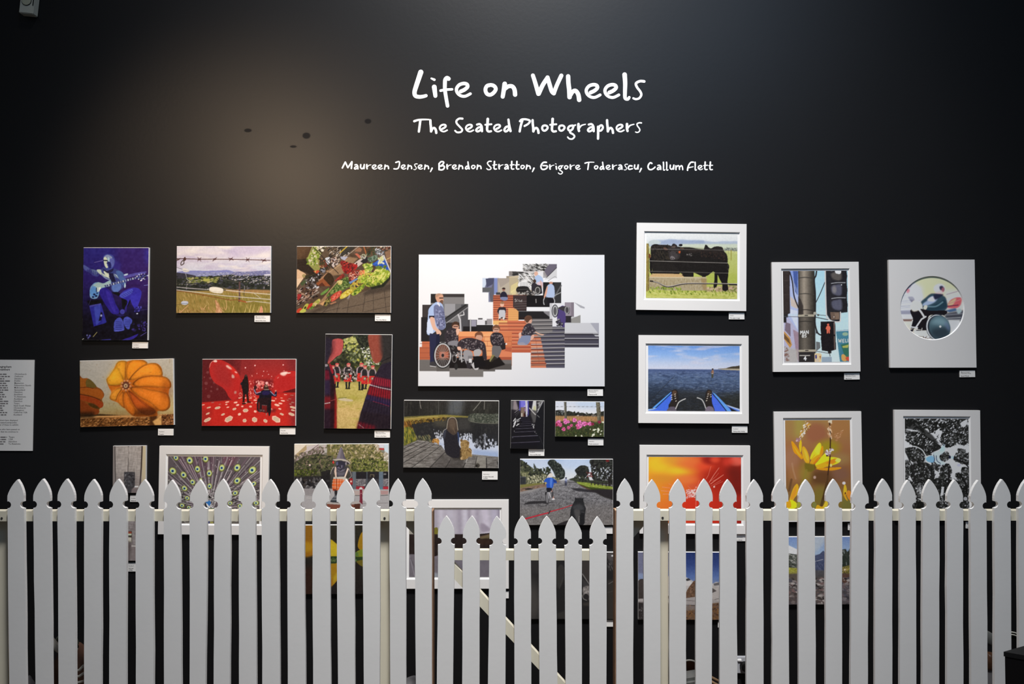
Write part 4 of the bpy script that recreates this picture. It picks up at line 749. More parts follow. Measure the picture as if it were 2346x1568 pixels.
def pic_traffic():
    p = Pic(1750, 590, 5.408, (1795, 620.5, 1943, 829.5), seed=24)
    p.G([(160, (166, 206, 222)), (700, (186, 216, 224)), (1300, (206, 222, 222))])
    # building behind
    p.P("240 160 440 160 440 1300 240 1300", (170, 180, 214)).P("330 160 440 160 430 480", (130, 150, 206)).P("370 160 430 160 420 470 390 420", (70, 90, 150)).P("330 480 420 560 420 640 340 600", (196, 180, 170)).P("330 640 420 660 420 900 330 720", (200, 206, 226)).P("240 800 300 740 420 910 420 1300 240 1300", (176, 172, 196)).P("270 800 330 820 330 980 260 900", (120, 104, 116)).P("360 890 430 930 430 1300 400 1240", (150, 120, 130), .8).P("250 910 320 990 345 1080 320 1120 250 1010", (190, 140, 76)).P("250 940 310 1010 330 1080 250 1000", (110, 80, 50)).P("250 1100 420 1140 420 1300 250 1300", (176, 170, 160), .8, bl=10).D("250 1080 300 1150 300 1280 250 1290", [(130, 100, 90), (160, 150, 150)], 30, 8, 20)
    p.P("340 200 420 400 420 470 340 260", (150, 160, 190), .6)
    # left dark sign
    p.P("240 160 330 160 326 690 280 710 244 735", (52, 44, 42)).R(240, 700, 300, 740, (44, 40, 40)).R(244, 735, 280, 806, (38, 34, 34)).L("244 285 326 285", 4, (76, 66, 62)).L("244 462 326 462", 4, (76, 66, 62)).P("300 700 440 695 440 725 300 725", (190, 206, 220), .8)
    # pole
    p.G
    for i in range(20):
        x0, x1 = 434 + i * 10, 445 + i * 10
        t = (i + .5) / 20
        v = np.interp(t, [0, .12, .35, .5, .7, .85, 1], [58, 106, 158, 132, 92, 66, 46])
        p.P([(x0, 160), (x1, 160), (x1 - 6, 1300), (x0 - 6, 1300)], (v, v * .92, v * .82))
    p.P("430 480 460 520 490 600 490 740 425 740", (50, 44, 42), .85, bl=3)
    p.P("424 740 640 730 632 1300 424 1300", (48, 44, 40), .45)
    for y, c in ((256, 60), (456, 66), (655, 50), (797, 50)):
        p.L([(436, y), (520, y - 8), (632, y + 6)], 10, (c, c - 4, c - 8), sm=1)
    for y in (722, 1155):
        p.P([(424, y - 14), (640, y - 18), (644, y + 12), (424, y + 14)], (170, 160, 140)).L([(424, y + 16), (644, y + 14)], 6, (50, 46, 44)).R(505, y - 12, 545, y + 2, (70, 64, 60))
    p.R(430, 1170, 620, 1300, (46, 42, 42)).R(436, 1206, 566, 1216, (196, 190, 180))
    def txt(q, w):
        p.L(q, w, (236, 232, 224))
    p.P("436 910 562 895 562 985 436 1005", (66, 60, 54))
    for q in ("452 948 453 910 464 930 476 908 478 946", "486 946 498 906 510 944", "490 932 507 931", "522 944 522 906 548 942 548 904"):
        txt(q, 9)
    for q in ("476 956 488 956 490 966 484 971 474 971 472 962 476 956", "474 971 470 978 474 988 488 988 492 978 486 971", "522 954 504 955 503 970 516 968 522 976 518 986 502 988"):
        txt(q, 8)
    for q in ("508 1226 490 1254 518 1252", "508 1226 508 1270"):
        txt(q, 12)
    # cables
    p.L("330 180 360 300 380 480 430 620", 15, (40, 36, 38), sm=1).L("660 165 650 230 630 280 640 460 636 680 632 820 660 930 700 960", 18, (42, 38, 38), sm=1).L("760 310 700 450 640 570", 10, (50, 48, 50), sm=1).L("640 700 700 715 780 722", 7, (90, 90, 92)).L("640 740 790 772", 9, (50, 48, 50)).L("250 730 430 735", 6, (80, 80, 84)).L("650 1160 810 1190", 7, (80, 76, 74)).E(632, 692, 20, 18, (170, 164, 150)).E(672, 714, 14, 12, (90, 90, 84)).R(640, 900, 660, 940, (44, 40, 42)).P("640 1040 690 1050 692 1120 640 1160", (110, 112, 112))
    # big signal
    p.P("770 160 1030 160 1032 680 944 690 944 780 910 800 820 780 775 700", (40, 38, 42)).L("766 160 772 690 800 760 850 792 930 798 944 760 946 680", 15, (206, 200, 196), sm=1)
    p.P("820 680 930 680 930 770 830 770", (110, 90, 78)).P("870 690 930 690 930 760 890 770", (130, 108, 92)).E(865, 738, 6, 7, (220, 210, 200))
    for y0, y1 in ((160, 300), (318, 486), (505, 668)):
        p.S([(850, y0 + 14), (920, y0), (1010, y0 + 2), (1032, y0 + 40), (1032, y1 - 34), (1008, y1), (900, y1), (850, y1 - 50)], (34, 32, 36))
        p.S([(842, y0 + 40), (900, y0 + 22), (960, y0 + 24), (960, y1 - 20), (880, y1 - 20), (842, y1 - 60)], (88, 88, 104) if y0 > 200 else (90, 84, 80), bl=8)
        p.L([(840, y0 + 6), (920, y0 - 4), (1010, y0 - 2)], 10, (160, 160, 164), sm=1)
    p.E(875, 400, 26, 46, (136, 130, 128), .8, bl=14).S("890 165 960 165 950 205 900 200", (236, 234, 230)).E(964, 342, 6, 8, (220, 220, 220))
    # red figure signal
    p.P("700 795 870 792 880 830 884 1140 800 1165 710 1150 700 1000 705 960 698 900", (30, 26, 28)).L("866 810 868 950", 12, (130, 104, 96)).L("866 980 868 1140", 12, (120, 100, 92)).P("780 1165 828 1160 826 1186 790 1184", (36, 32, 32)).L("805 1186 810 1222", 8, (60, 56, 54))
    R_ = (250, 110, 84)
    p.E(792, 833, 13, 13, R_).S("772 855 792 846 814 856 820 890 806 894 768 890 764 876", R_).P("774 880 810 880 812 940 798 940 793 905 788 940 772 940", R_)
    # banner
    p.P("886 905 1045 895 1046 1290 930 1290", (76, 130, 150)).L("888 912 1044 904", 8, (226, 226, 226)).P("930 1010 1045 960 1046 1290 935 1290", (70, 126, 146)).E(1000, 950, 36, 22, (150, 176, 150)).P("944 1080 1046 1060 1046 1230 990 1230", (56, 110, 90)).S("950 1210 980 1200 1020 1250 1000 1285 955 1270", (210, 160, 90)).S("1000 1240 1040 1230 1040 1280 1010 1270", (206, 80, 60)).P("960 1100 1040 1080 1030 1120 970 1120", (176, 176, 90))
    for q in ("916 1012 924 1050 934 1022 944 1052 950 1010", "984 1012 966 1016 968 1054 986 1050", "967 1034 982 1032", "1000 1012 1002 1050 1018 1048", "1030 1010 1032 1048"):
        p.L(q, 8, (216, 210, 200))
    p.R(706, 1230, 830, 1298, (150, 166, 180)).P("620 1186 690 1184 706 1200 700 1298 620 1298", (226, 196, 150)).P("626 1210 646 1200 650 1250 626 1250", (70, 70, 130)).R(630, 1256, 670, 1290, (206, 190, 170)).P("676 1220 700 1216 690 1260", (170, 110, 60))
    p.N(4, 14, seed=4)
    return p

def pic_wheelchair_disc():
    p = Pic(2010, 580, 5.227, (2061.5, 630, 2210.5, 782), seed=25)
    p.G([(260, (212, 196, 160)), (480, (214, 196, 156)), (800, (206, 200, 190)), (900, (196, 188, 174)), (1060, (176, 172, 166))])
    p.R(270, 400, 540, 740, (196, 198, 206), .9, bl=30).P("270 380 430 330 520 460 540 620 280 640", (214, 214, 218), .9, bl=24).P("360 380 430 330 410 420 350 440", (110, 100, 120), .8, bl=14)
    for i in range(16):
        y = 480 + i * 20
        p.L([(275, y), (460 + (i % 3) * 30, y - 14)], 9, [(150, 152, 164), (226, 226, 230), (120, 124, 140)][i % 3], .5)
    p.S("360 440 390 436 400 460 380 490 362 480", (196, 120, 130), bl=6).S("376 530 430 525 455 560 420 590", (60, 58, 84), bl=6).S("450 460 520 480 530 540 470 560", (216, 214, 216), bl=10).E(440, 520, 90, 60, (214, 214, 216), .6, bl=30)
    p.R(270, 690, 450, 740, (120, 120, 140), .7, bl=10).P("280 735 420 735 430 800 300 800", (206, 206, 206)).R(290, 790, 430, 812, (110, 84, 76), bl=5)
    p.P("800 440 1000 450 1050 700 800 700", (206, 196, 190), .9, bl=24).L("830 500 990 455", 12, (150, 140, 150), .7).L("820 560 1000 520", 14, (226, 220, 214), .8)
    p.S("830 640 870 570 940 535 1000 545 990 620 940 660 850 660", (206, 90, 96), bl=6).S("850 600 900 560 940 550 900 620 840 630", (214, 170, 130), bl=6).L("830 640 960 625", 12, (110, 50, 70)).L("850 610 990 560", 8, (240, 130, 130))
    p.P("800 690 930 660 950 690 860 710", (70, 96, 130), bl=5).P("820 720 1045 680 1045 790 1000 860 860 850 800 760", (70, 72, 80), .95, bl=8).S("940 680 985 665 1000 700 960 730", (160, 176, 176), bl=5)
    for i in range(6):
        p.L([(820, 740 + i * 20), (1010, 725 + i * 22)], 6, [(150, 150, 156), (40, 40, 46), (190, 190, 190)][i % 3], .8)
    p.P("840 800 980 800 980 880 860 890", (206, 204, 200), bl=5).P("990 760 1045 700 1040 800 1000 870", (66, 66, 76), bl=6).P("820 890 1000 880 900 980 800 1040", (214, 210, 202), bl=10)
    # rider
    p.S("680 430 700 395 750 376 800 400 810 450 770 480 700 470", (206, 208, 214), bl=8).S("745 410 780 400 802 440 780 470 755 450", (50, 46, 66), bl=6).S("690 490 730 460 790 450 780 490 710 520", (226, 184, 180), bl=6).S("770 430 800 420 800 460 780 470", (150, 90, 100), bl=5)
    p.S("525 590 580 540 650 490 740 500 810 530 832 600 830 660 760 710 640 700 560 680 540 630", (48, 70, 82), bl=4).S("560 600 620 560 660 520 720 540 690 590 600 630 545 630", (150, 166, 190), bl=6).S("600 570 640 530 700 530 680 580", (206, 200, 216), bl=6).S("640 640 740 600 800 560 825 640 740 680 600 690", (36, 58, 70), bl=6).S("680 500 790 500 740 540 690 560", (36, 40, 60), bl=5).L("590 640 700 640 780 590", 18, (110, 140, 150), .7, sm=1)
    p.S("555 650 575 626 600 635 590 670 565 680", (236, 200, 180))
    p.S("400 690 470 660 540 670 640 690 820 690 800 740 640 740 600 800 590 905 500 920 440 800", (26, 22, 26)).S("410 610 450 570 520 590 540 640 510 680 440 700 405 660", (216, 206, 190), bl=5)
    p.P("425 790 470 720 520 760 450 900 400 900", (24, 22, 26)).L("500 670 530 710 560 760", 22, (214, 208, 200)).L("580 760 530 790 460 890", 18, (216, 210, 204)).L("425 800 400 890", 12, (206, 200, 190)).L("400 880 480 890", 16, (216, 214, 210)).P("386 920 440 895 430 930 390 940", (40, 38, 44))
    p.S("440 940 470 910 600 930 640 1030 560 1040 480 990", (206, 200, 190)).L("470 920 600 915", 9, (40, 36, 40)).L("530 920 535 895", 8, (206, 200, 190)).L("460 985 560 995 640 1010", 7, (120, 114, 110)).D("520 990 640 990 640 1040 560 1040", [(120, 110, 104), (226, 222, 216), (80, 76, 76)], 40, 6, 16)
    # disc wheel
    p.E(720, 890, 138, 160, (60, 60, 70), rot=-18).E(716, 890, 128, 154, (206, 210, 210), rot=-18).E(726, 890, 124, 146, (44, 48, 56), rot=-18).E(742, 890, 122, 142, (66, 88, 96), rot=-14)
    p.S("630 840 700 770 800 780 850 860 760 870 690 850", (120, 148, 156), .8, bl=24).S("640 920 740 890 850 900 830 1010 740 1030 660 990", (40, 50, 58), .85, bl=24).S("800 820 850 860 860 920 820 900", (96, 110, 140), .7, bl=14).E(748, 876, 13, 13, (206, 206, 200)).L("640 760 680 735 740 730 800 745", 8, (30, 34, 40), sm=1)
    return p
def pic_dock():
    p = Pic(910, 900, 7.467, (925.5, 918, 1142.5, 1072), seed=31)
    p.G([(130, (46, 44, 42)), (380, (42, 42, 38)), (500, (44, 44, 44)), (700, (40, 40, 42)), (1290, (60, 66, 80))])
    p.P("880 130 1150 130 1100 380 860 380", (96, 100, 104), .8, bl=40).P("110 130 420 130 400 400 110 400", (32, 31, 30), .8, bl=40)
    for i in range(40):
        x = 120 + p.rs.rand() * 1620
        p.L([(x, 130 + p.rs.rand() * 60), (x + p.rs.randint(-30, 30), 380)], 7, (86, 84, 78) if p.rs.rand() < .5 else (36, 36, 34), .35)
    p.T((84, 84, 74), 40, 60, 5, .2, .7, .25)
    p.L("385 140 395 220 410 275", 8, (150, 146, 140)).L("1430 140 1360 230 1300 300", 11, (130, 128, 120)).L("1490 140 1486 280", 11, (120, 118, 110)).R(700, 130, 712, 370, (70, 70, 66))
    p.P("110 420 500 395 800 375 1220 400 1220 425 800 420 500 440 110 490", (132, 122, 62), bl=3).P("110 450 600 420 860 400 840 430 500 470 200 500 110 510", (150, 130, 66), bl=3).L("110 450 400 425 700 405", 6, (200, 180, 110)).L("120 440 360 418", 8, (70, 64, 40))
    p.D("180 480 860 420 860 470 560 500 220 540", [(80, 62, 30), (150, 116, 50), (50, 40, 24), (110, 90, 40)], 190, 7, 22, .5)
    p.S("1210 430 1240 370 1300 355 1450 350 1600 360 1745 365 1745 520 1500 520 1250 500", (66, 70, 62)).D("1220 380 1300 355 1745 360 1745 515 1250 495", [(92, 96, 86), (50, 54, 46), (76, 82, 70), (110, 112, 100)], 260, 6, 18, .5).L("1220 440 1250 480 1450 520 1745 515", 8, (110, 108, 98), sm=1)
    p.P("620 480 860 440 860 600 640 560", (96, 90, 74), .5, bl=30).P("1040 430 1230 430 1260 640 1050 640", (66, 64, 62), .7, bl=24)
    # water with sky
    p.P("640 800 700 740 760 740 800 790 1080 760 1200 700 1280 720 1290 830 1350 900 1480 940 1640 890 1745 900 1745 1290 640 1290", (196, 204, 222), bl=5)
    p.P("1290 960 1745 1000 1745 1120 1300 1060", (150, 170, 206), .8, bl=24).P("640 820 800 880 800 900 640 850", (140, 160, 196), .7, bl=14)
    p.D("610 640 760 640 800 780 660 780", [(214, 218, 230), (44, 44, 46)], 70, 6, 22, .35, 80).D("1070 700 1290 690 1290 800 1100 800", [(40, 40, 42), (210, 216, 228)], 60, 6, 24, .4, 80)
    p.D("1290 830 1500 700 1745 880 1500 960 1340 930", [(38, 38, 40), (206, 212, 226), (60, 62, 68)], 240, 8, 26, .5, 80).S("1485 710 1505 695 1520 720 1510 780 1520 850 1490 860 1495 760", (196, 202, 216)).S("1340 820 1365 810 1375 835 1350 850", (200, 206, 220))
    p.S("1300 560 1500 600 1480 900 1300 800", (34, 34, 36), .6, bl=24).L("1450 560 1440 760", 6, (80, 78, 76), .6)
    # reeds
    p.P("110 500 200 490 260 600 110 640", (120, 84, 40), .9, bl=12).D("110 500 230 500 300 700 110 720", [(150, 100, 40), (90, 60, 24), (176, 130, 60), (60, 44, 24)], 90, 10, 36, .2, 70)
    p.S("110 640 200 590 260 620 310 700 340 820 240 860 110 900", (96, 100, 44)).D("110 620 270 610 340 800 110 900", [(130, 130, 50), (70, 80, 40), (170, 150, 60), (50, 60, 36)], 170, 12, 46, .16, 80)
    p.D("330 740 560 720 600 860 340 830", [(100, 106, 80), (60, 66, 50), (140, 130, 90), (36, 36, 34)], 120, 10, 34, .2, 60).D("600 800 720 780 720 880 610 860", [(170, 120, 50), (130, 90, 40), (200, 150, 80)], 50, 8, 24, .4)
    # boards
    p.P("110 920 360 812 520 830 760 900 830 1000 940 1080 1300 1050 1745 1090 1745 1295 110 1295", (116, 112, 108))
    p.clip("110 920 360 812 520 830 760 900 830 1000 940 1080 1300 1050 1745 1090 1745 1295 110 1295")
    p.N(26, 60, 12, seed=5).N(14, 20, 8, seed=7).T((150, 148, 142), 120, 40, 8, .2, .6, .5)
    p.P("760 1010 930 1120 900 1295 600 1295", (70, 66, 64), .6, bl=30).P("940 1100 1160 1120 1140 1295 860 1295", (60, 56, 54), .6, bl=20).P("1360 1060 1520 1080 1520 1295 1350 1295", (150, 146, 136), .6)
    p.clip()
    for q in ("110 970 360 840", "110 1035 500 835", "110 1110 570 855", "110 1205 645 880", "250 1290 755 905", "560 1290 835 1005", "830 1290 930 1125"):
        p.L(q, 9, (30, 28, 28), w2=6)
    p.L("1130 1290 1215 1090", 11, (30, 28, 28)).L("1180 1185 1215 1090", 8, (230, 226, 220)).L("1330 1290 1370 1080", 9, (40, 38, 36)).L("1535 1290 1530 1110", 12, (30, 28, 28)).L("1735 1250 1715 1170", 14, (26, 26, 26)).S("1340 1220 1390 1200 1420 1240 1390 1275 1340 1260", (70, 66, 60)).E(1365, 1245, 16, 14, (20, 18, 18))
    p.P("840 1020 1080 1060 1130 1140 960 1130", (40, 36, 34), .85, bl=14)
    # girl, seen from behind
    p.S("785 680 800 640 850 612 1010 640 1050 680 1065 760 1060 880 1085 940 1080 1040 1070 1100 960 1110 850 1050 815 960 805 850 790 760", (38, 36, 42)).S("1030 660 1060 700 1062 800 1050 860 1040 760", (60, 74, 110), bl=5).S("786 690 800 650 840 620 830 720 806 800", (60, 62, 74), bl=8).L("785 690 800 645 850 614", 8, (170, 166, 160), sm=1)
    p.S("850 620 862 520 880 450 930 420 980 430 1015 480 1025 560 1045 640 1010 700 960 720 900 680", (74, 62, 54)).L("852 610 862 520 880 452 930 420 985 432 1018 485 1030 570 1042 640", 9, (176, 166, 150), sm=1).S("890 480 940 440 990 480 1000 580 960 640 910 600", (92, 78, 66), bl=10).L("960 600 990 680", 10, (110, 94, 76))
    # soft bear
    p.S("1090 850 1110 815 1180 805 1225 840 1235 900 1215 950 1170 965 1110 950 1085 900", (150, 122, 76)).E(1102, 815, 22, 24, (110, 84, 50)).E(1214, 858, 24, 30, (120, 92, 56)).S("1085 960 1150 950 1210 960 1230 1040 1220 1110 1150 1140 1095 1130 1080 1040", (146, 118, 74)).S("1200 960 1240 940 1275 970 1280 1020 1250 1060 1200 1000", (124, 96, 58)).S("1210 1000 1260 1030 1285 1080 1250 1095 1200 1050", (150, 122, 76)).S("1080 960 1095 950 1110 1100 1100 1140 1080 1100", (70, 54, 36)).E(1105, 1120, 18, 24, (190, 160, 116)).D("1095 830 1225 830 1215 1120 1100 1120", [(176, 146, 96), (120, 94, 56), (160, 132, 84)], 160, 5, 12)
    p.L("1235 870 1220 950 1270 1000 1282 1080", 6, (206, 180, 130), sm=1)
    p.N(5, 14, seed=4)
    return p

def pic_stairs():
    p = Pic(1160, 900, 9.775, (1170.5, 918, 1246.5, 1028.5), seed=32)
    p.fill((30, 29, 33))
    p.G([(180, (46, 42, 50)), (560, (30, 28, 32)), (1260, (24, 23, 27))])
    p.P("105 180 150 180 150 380 105 380", (90, 88, 90), bl=6).P("160 180 215 180 270 360 240 400 150 380", (140, 130, 134), bl=8).P("240 180 300 180 300 330 270 330", (36, 34, 46)).R(290, 180, 330, 400, (80, 76, 170)).P("320 180 430 180 430 330 322 330", (120, 116, 210)).P("420 180 480 180 470 540 440 540", (196, 194, 206)).P("470 180 510 200 500 480 480 540", (84, 80, 160))
    p.R(320, 330, 420, 540, (96, 82, 76)).P("335 330 400 330 390 540 330 540", (130, 110, 96)).R(405, 350, 440, 420, (150, 120, 150)).R(390, 460, 430, 540, (60, 30, 26)).E(402, 305, 10, 10, (226, 200, 220)).R(335, 460, 355, 540, (206, 200, 190))
    p.P("500 180 600 180 560 360 530 480 500 540", (30, 28, 44)).P("596 180 664 180 672 460 560 400", (206, 206, 206), bl=5).P("560 380 672 400 680 680 600 660 540 470", (80, 78, 78), bl=10).P("610 300 650 300 660 400 600 380", (190, 190, 110), .6, bl=10)
    p.P("690 190 820 180 700 440", (60, 58, 60)).D("690 190 800 185 700 420", [(190, 190, 190), (40, 38, 40), (110, 110, 110)], 50, 7, 24, .3, -60).L("815 185 690 440", 14, (176, 176, 178))
    p.P("840 190 870 180 870 1280 700 1280 640 700 680 470", (26, 26, 30))
    p.L("515 345 590 430 650 490", 20, (190, 186, 184)).L("690 505 740 550", 9, (150, 150, 150)).L("190 450 300 365", 14, (120, 116, 120)).L("200 500 310 400", 7, (90, 88, 94))
    for q, w, c in (("215 540 310 420", 7, 70), ("165 640 205 580", 18, 220), ("165 770 215 650", 22, 226), ("172 700 222 600", 14, 200), ("240 630 270 600", 16, 206), ("280 600 320 572", 14, 210), ("240 655 290 630", 12, 220), ("235 740 280 705", 18, 216), ("250 700 300 700", 9, 190), ("205 735 215 720", 9, 150)):
        p.L(q, w, (c, c, c + 2))
    for y, x0, x1, c in ((548, 330, 480, 60), (580, 330, 500, 56), (616, 320, 520, 60), (652, 360, 550, 70), (694, 330, 570, 76), (742, 290, 590, 92), (802, 215, 610, 100), (874, 200, 660, 104), (974, 140, 705, 104), (1110, 115, 750, 84)):
        p.L([(x0, y + (x1 - x0) * .03), (x1, y - (x1 - x0) * .03)], 8 if y < 900 else 13, (c, c - 4, c + 10))
        p.P([(x0, y + 20), (x1, y), (x1, y + 60), (x0, y + 70)], (24, 22, 30), .6, bl=6)
    p.L("580 640 620 690", 6, (80, 80, 80)).E(615, 783, 9, 16, (220, 220, 220)).D("570 690 630 690 620 770 590 760", [(200, 200, 200), (50, 50, 54)], 16, 6, 14).D("615 830 680 900 680 950 640 900", [(170, 170, 172), (40, 40, 44)], 12, 6, 12).E(185, 866, 7, 18, (120, 120, 124)).E(150, 1012, 16, 8, (90, 90, 94))
    p.L("740 970 860 1240", 8, (56, 54, 58))
    return p

def pic_cosmos():
    p = Pic(1160, 900, 9.775, (1272.5, 920, 1384, 1000.5), seed=33)
    p.G([(200, (206, 212, 226)), (400, (222, 224, 230)), (480, (226, 226, 228)), (520, (150, 120, 90)), (620, (170, 128, 86)), (660, (110, 100, 70)), (760, (56, 62, 40)), (1000, (52, 56, 36))])
    p.P("1560 200 2190 200 2190 330 1600 330", (190, 208, 230), .8, bl=50)
    p.P("1100 400 1180 385 1270 395 1290 440 1400 405 1460 420 1500 440 1530 405 1560 450 1640 480 1680 440 1740 450 1800 480 1860 460 1960 470 2010 450 2110 420 2190 400 2190 530 1100 530", (46, 46, 40))
    p.D("1100 395 1290 395 1290 500 1100 500", [(60, 62, 54), (34, 34, 32), (120, 124, 124)], 60, 8, 22).D("1380 420 2000 470 2000 520 1380 520", [(40, 42, 36), (60, 60, 50), (30, 30, 28)], 90, 10, 26)
    p.D("1510 500 1720 490 1720 550 1510 550", [(214, 206, 200), (60, 50, 50), (150, 140, 130)], 34, 8, 18).R(1100, 520, 2190, 640, (166, 126, 84), .9, bl=8).D("1100 530 2190 530 2190 650 1100 650", [(190, 146, 96), (140, 104, 66), (160, 110, 80), (206, 160, 110)], 260, 8, 24, .2, 85)
    p.D("1900 480 2000 470 2010 520 1900 520", [(150, 150, 140), (120, 110, 100)], 16, 8, 20)
    p.R(1100, 660, 2190, 1000, (58, 66, 38), .9, bl=24).D("1100 640 2190 640 2190 990 1100 990", [(70, 84, 44), (40, 46, 28), (90, 96, 56), (50, 56, 40), (84, 74, 50)], 620, 8, 26, .4)
    p.P("1290 205 1345 205 1352 330 1362 570 1320 590 1305 560 1300 330", (108, 104, 92)).P("1325 205 1347 205 1360 560 1340 570", (76, 74, 64)).P("2000 205 2090 205 2110 400 2120 620 2110 650 2040 640 2020 400", (112, 106, 88)).P("2060 205 2092 205 2122 640 2080 650", (84, 80, 66)).D("2005 210 2080 210 2110 630 2040 630", [(130, 124, 104), (90, 86, 70)], 50, 6, 16)
    p.L("1100 318 1600 305 2190 310", 4, (150, 150, 150))
    for k in range(11):
        p.L([(1130 + k * 95, 314 - k * .6), (1165 + k * 95, 312 - k * .6)], 10, (110, 110, 112))
    PK, PD = (206, 104, 160), (150, 50, 100)
    for x, y, r, c in ((1175, 660, 50, 0), (1145, 700, 50, 1), (1215, 720, 46, 1), (1320, 610, 40, 0), (1330, 660, 46, 0), (1390, 650, 36, 0), (1530, 612, 50, 0), (1640, 660, 50, 0), (1600, 730, 46, 1), (1655, 735, 54, 0), (1610, 780, 38, 1), (1745, 690, 56, 0), (1800, 690, 36, 1), (1870, 690, 46, 0), (1930, 695, 36, 2), (1460, 730, 34, 1), (1400, 780, 40, 1), (1290, 815, 46, 1), (2080, 650, 36, 2), (1120, 720, 40, 2)):
        col = [(226, 120, 180), (206, 90, 140), (140, 44, 70)][c]
        for k in range(6):
            t = k * 1.05 + x
            p.E(x + r * .5 * math.cos(t), y + r * .5 * math.sin(t), r * .56, r * .42, tuple(v * (.85 + .25 * (k % 2)) for v in col), rot=math.degrees(t))
        p.E(x, y + 4, r * .2, r * .18, (110, 30, 80) if c < 2 else (60, 20, 30))
    for x, y, r in ((1880, 810, 14), (1960, 825, 30), (2000, 815, 20), (2060, 815, 40), (2050, 865, 26), (1950, 930, 36), (1925, 970, 26), (1690, 965, 26), (2160, 650, 28), (2130, 850, 20), (1560, 960, 20), (2110, 920, 20), (1980, 885, 10)):
        p.E(x, y, r, r * .6, (216, 216, 190), rot=x).E(x + r * .3, y + r * .3, r * .5, r * .4, (236, 234, 214))
    p.N(5, 14, seed=4)
    return p

def pic_road():
    p = Pic(1180, 1040, 7.842, (1192, 1053, 1404, 1203), seed=34)
    p.G([(100, (170, 190, 220)), (300, (206, 214, 224)), (460, (216, 218, 220)), (500, (130, 128, 130)), (800, (112, 110, 112)), (1280, (108, 104, 102))])
    p.P("90 100 560 100 620 200 400 240 90 200", (196, 206, 224), .7, bl=30).P("860 100 1340 100 1100 300 900 260", (190, 206, 230), .8, bl=40)
    # road surface
    p.clip("90 720 560 620 800 500 940 470 1040 480 1250 600 1440 690 1760 820 1760 1280 90 1280")
    p.N(26, 12, seed=3).N(14, 60, 20, seed=4).P("90 980 1760 900 1760 1280 90 1280", (126, 120, 116), .4, bl=60).N(16, 9, seed=6).clip()
    # left bank
    p.P("90 110 140 130 180 180 240 200 320 260 330 330 400 260 480 290 560 380 600 440 560 520 90 560", (54, 58, 46)).D("90 120 200 170 330 280 460 280 560 400 560 480 90 480", [(44, 48, 40), (76, 80, 60), (60, 64, 50), (34, 36, 32), (96, 98, 76)], 330, 10, 30, .6)
    p.P("340 170 370 220 395 270 360 310 335 240", (70, 74, 66)).D("510 260 640 240 640 420 560 430", [(40, 44, 34), (60, 66, 50)], 60, 10, 26)
    p.S("590 180 620 120 700 108 750 150 770 180 820 190 850 250 890 300 900 370 880 440 800 470 740 440 690 330 640 250", (44, 48, 44)).D("600 130 740 120 890 320 880 440 780 460 700 340", [(58, 64, 58), (34, 38, 34), (80, 86, 78)], 200, 8, 22)
    p.D("110 330 240 320 240 400 130 400", [(110, 112, 80), (80, 84, 60), (140, 138, 104)], 50, 10, 24).D("200 400 560 380 560 540 200 550", [(176, 172, 140), (110, 112, 84), (206, 200, 170), (70, 72, 56), (146, 144, 112)], 250, 8, 22, .5, 60).D("660 430 790 420 790 490 700 500", [(140, 140, 110), (90, 94, 70)], 40, 6, 16)
    p.R(90, 415, 200, 552, (60, 62, 66)).L("90 418 205 418", 6, (110, 110, 114)).R(95, 430, 190, 545, (44, 46, 48))
    for i in range(4):
        p.L([(95, 455 + i * 26), (195, 455 + i * 26)], 3, (90, 92, 96))
    p.P("90 560 400 530 560 530 330 580 90 620", (120, 116, 64)).P("90 620 330 575 600 530 800 480 820 490 560 600 330 640 90 690", (130, 106, 90)).D("100 630 540 570 300 640 100 680", [(150, 120, 100), (96, 70, 56), (110, 100, 90)], 70, 8, 20, .4, -10).S("180 630 260 620 330 635 260 650 200 645", (44, 40, 40)).P("90 690 330 640 560 590 300 690 90 730", (150, 146, 144), .8, bl=8)
    # right bank
    p.P("960 460 1060 430 1180 440 1330 480 1760 480 1760 560 1100 520", (60, 64, 50)).S("1075 310 1110 260 1180 215 1260 215 1310 250 1330 330 1290 400 1220 440 1150 410", (42, 44, 42)).D("1080 310 1190 220 1310 240 1320 350 1220 430 1120 390", [(34, 36, 34), (58, 60, 54)], 100, 8, 22).R(1205, 420, 1228, 525, (40, 38, 36)).D("1060 390 1330 420 1330 490 1070 470", [(44, 46, 40), (70, 74, 60)], 70, 8, 24)
    p.S("1340 160 1390 105 1760 100 1760 560 1680 480 1560 470 1420 480 1370 400 1400 300", (42, 42, 40)).D("1345 130 1760 105 1760 500 1420 480 1380 330", [(36, 36, 34), (54, 56, 50), (30, 30, 30), (66, 68, 62)], 330, 8, 26)
    p.D("1380 220 1760 250 1760 470 1440 450", [(206, 210, 216), (180, 186, 196)], 70, 4, 13, .8).D("1280 330 1380 340 1380 420 1300 420", [(130, 60, 56), (90, 50, 46)], 24, 8, 20).S("1630 115 1670 110 1690 140 1640 150", (110, 40, 40))
    p.P("1666 430 1720 430 1710 640 1672 640", (38, 34, 32)).L("1690 440 1730 360 1760 340", 16, (40, 36, 34)).L("1690 440 1630 340", 14, (40, 36, 34)).L("1700 400 1760 390", 8, (44, 40, 38))
    p.P("1100 505 1300 520 1760 590 1760 690 1440 640 1250 590 1130 540", (136, 150, 62)).P("1130 540 1300 590 1760 650 1760 830 1560 760 1350 640 1200 580", (60, 70, 30), bl=5).P("1110 540 1200 570 1430 680 1400 690 1200 590", (90, 64, 54)).D("1120 510 1740 590 1740 650 1300 590", [(160, 170, 80), (116, 130, 50)], 60, 10, 26, .3, 5)
    p.L("1350 510 1500 525 1760 550", 10, (50, 46, 44)).L("1440 540 1760 590", 9, (50, 46, 44))
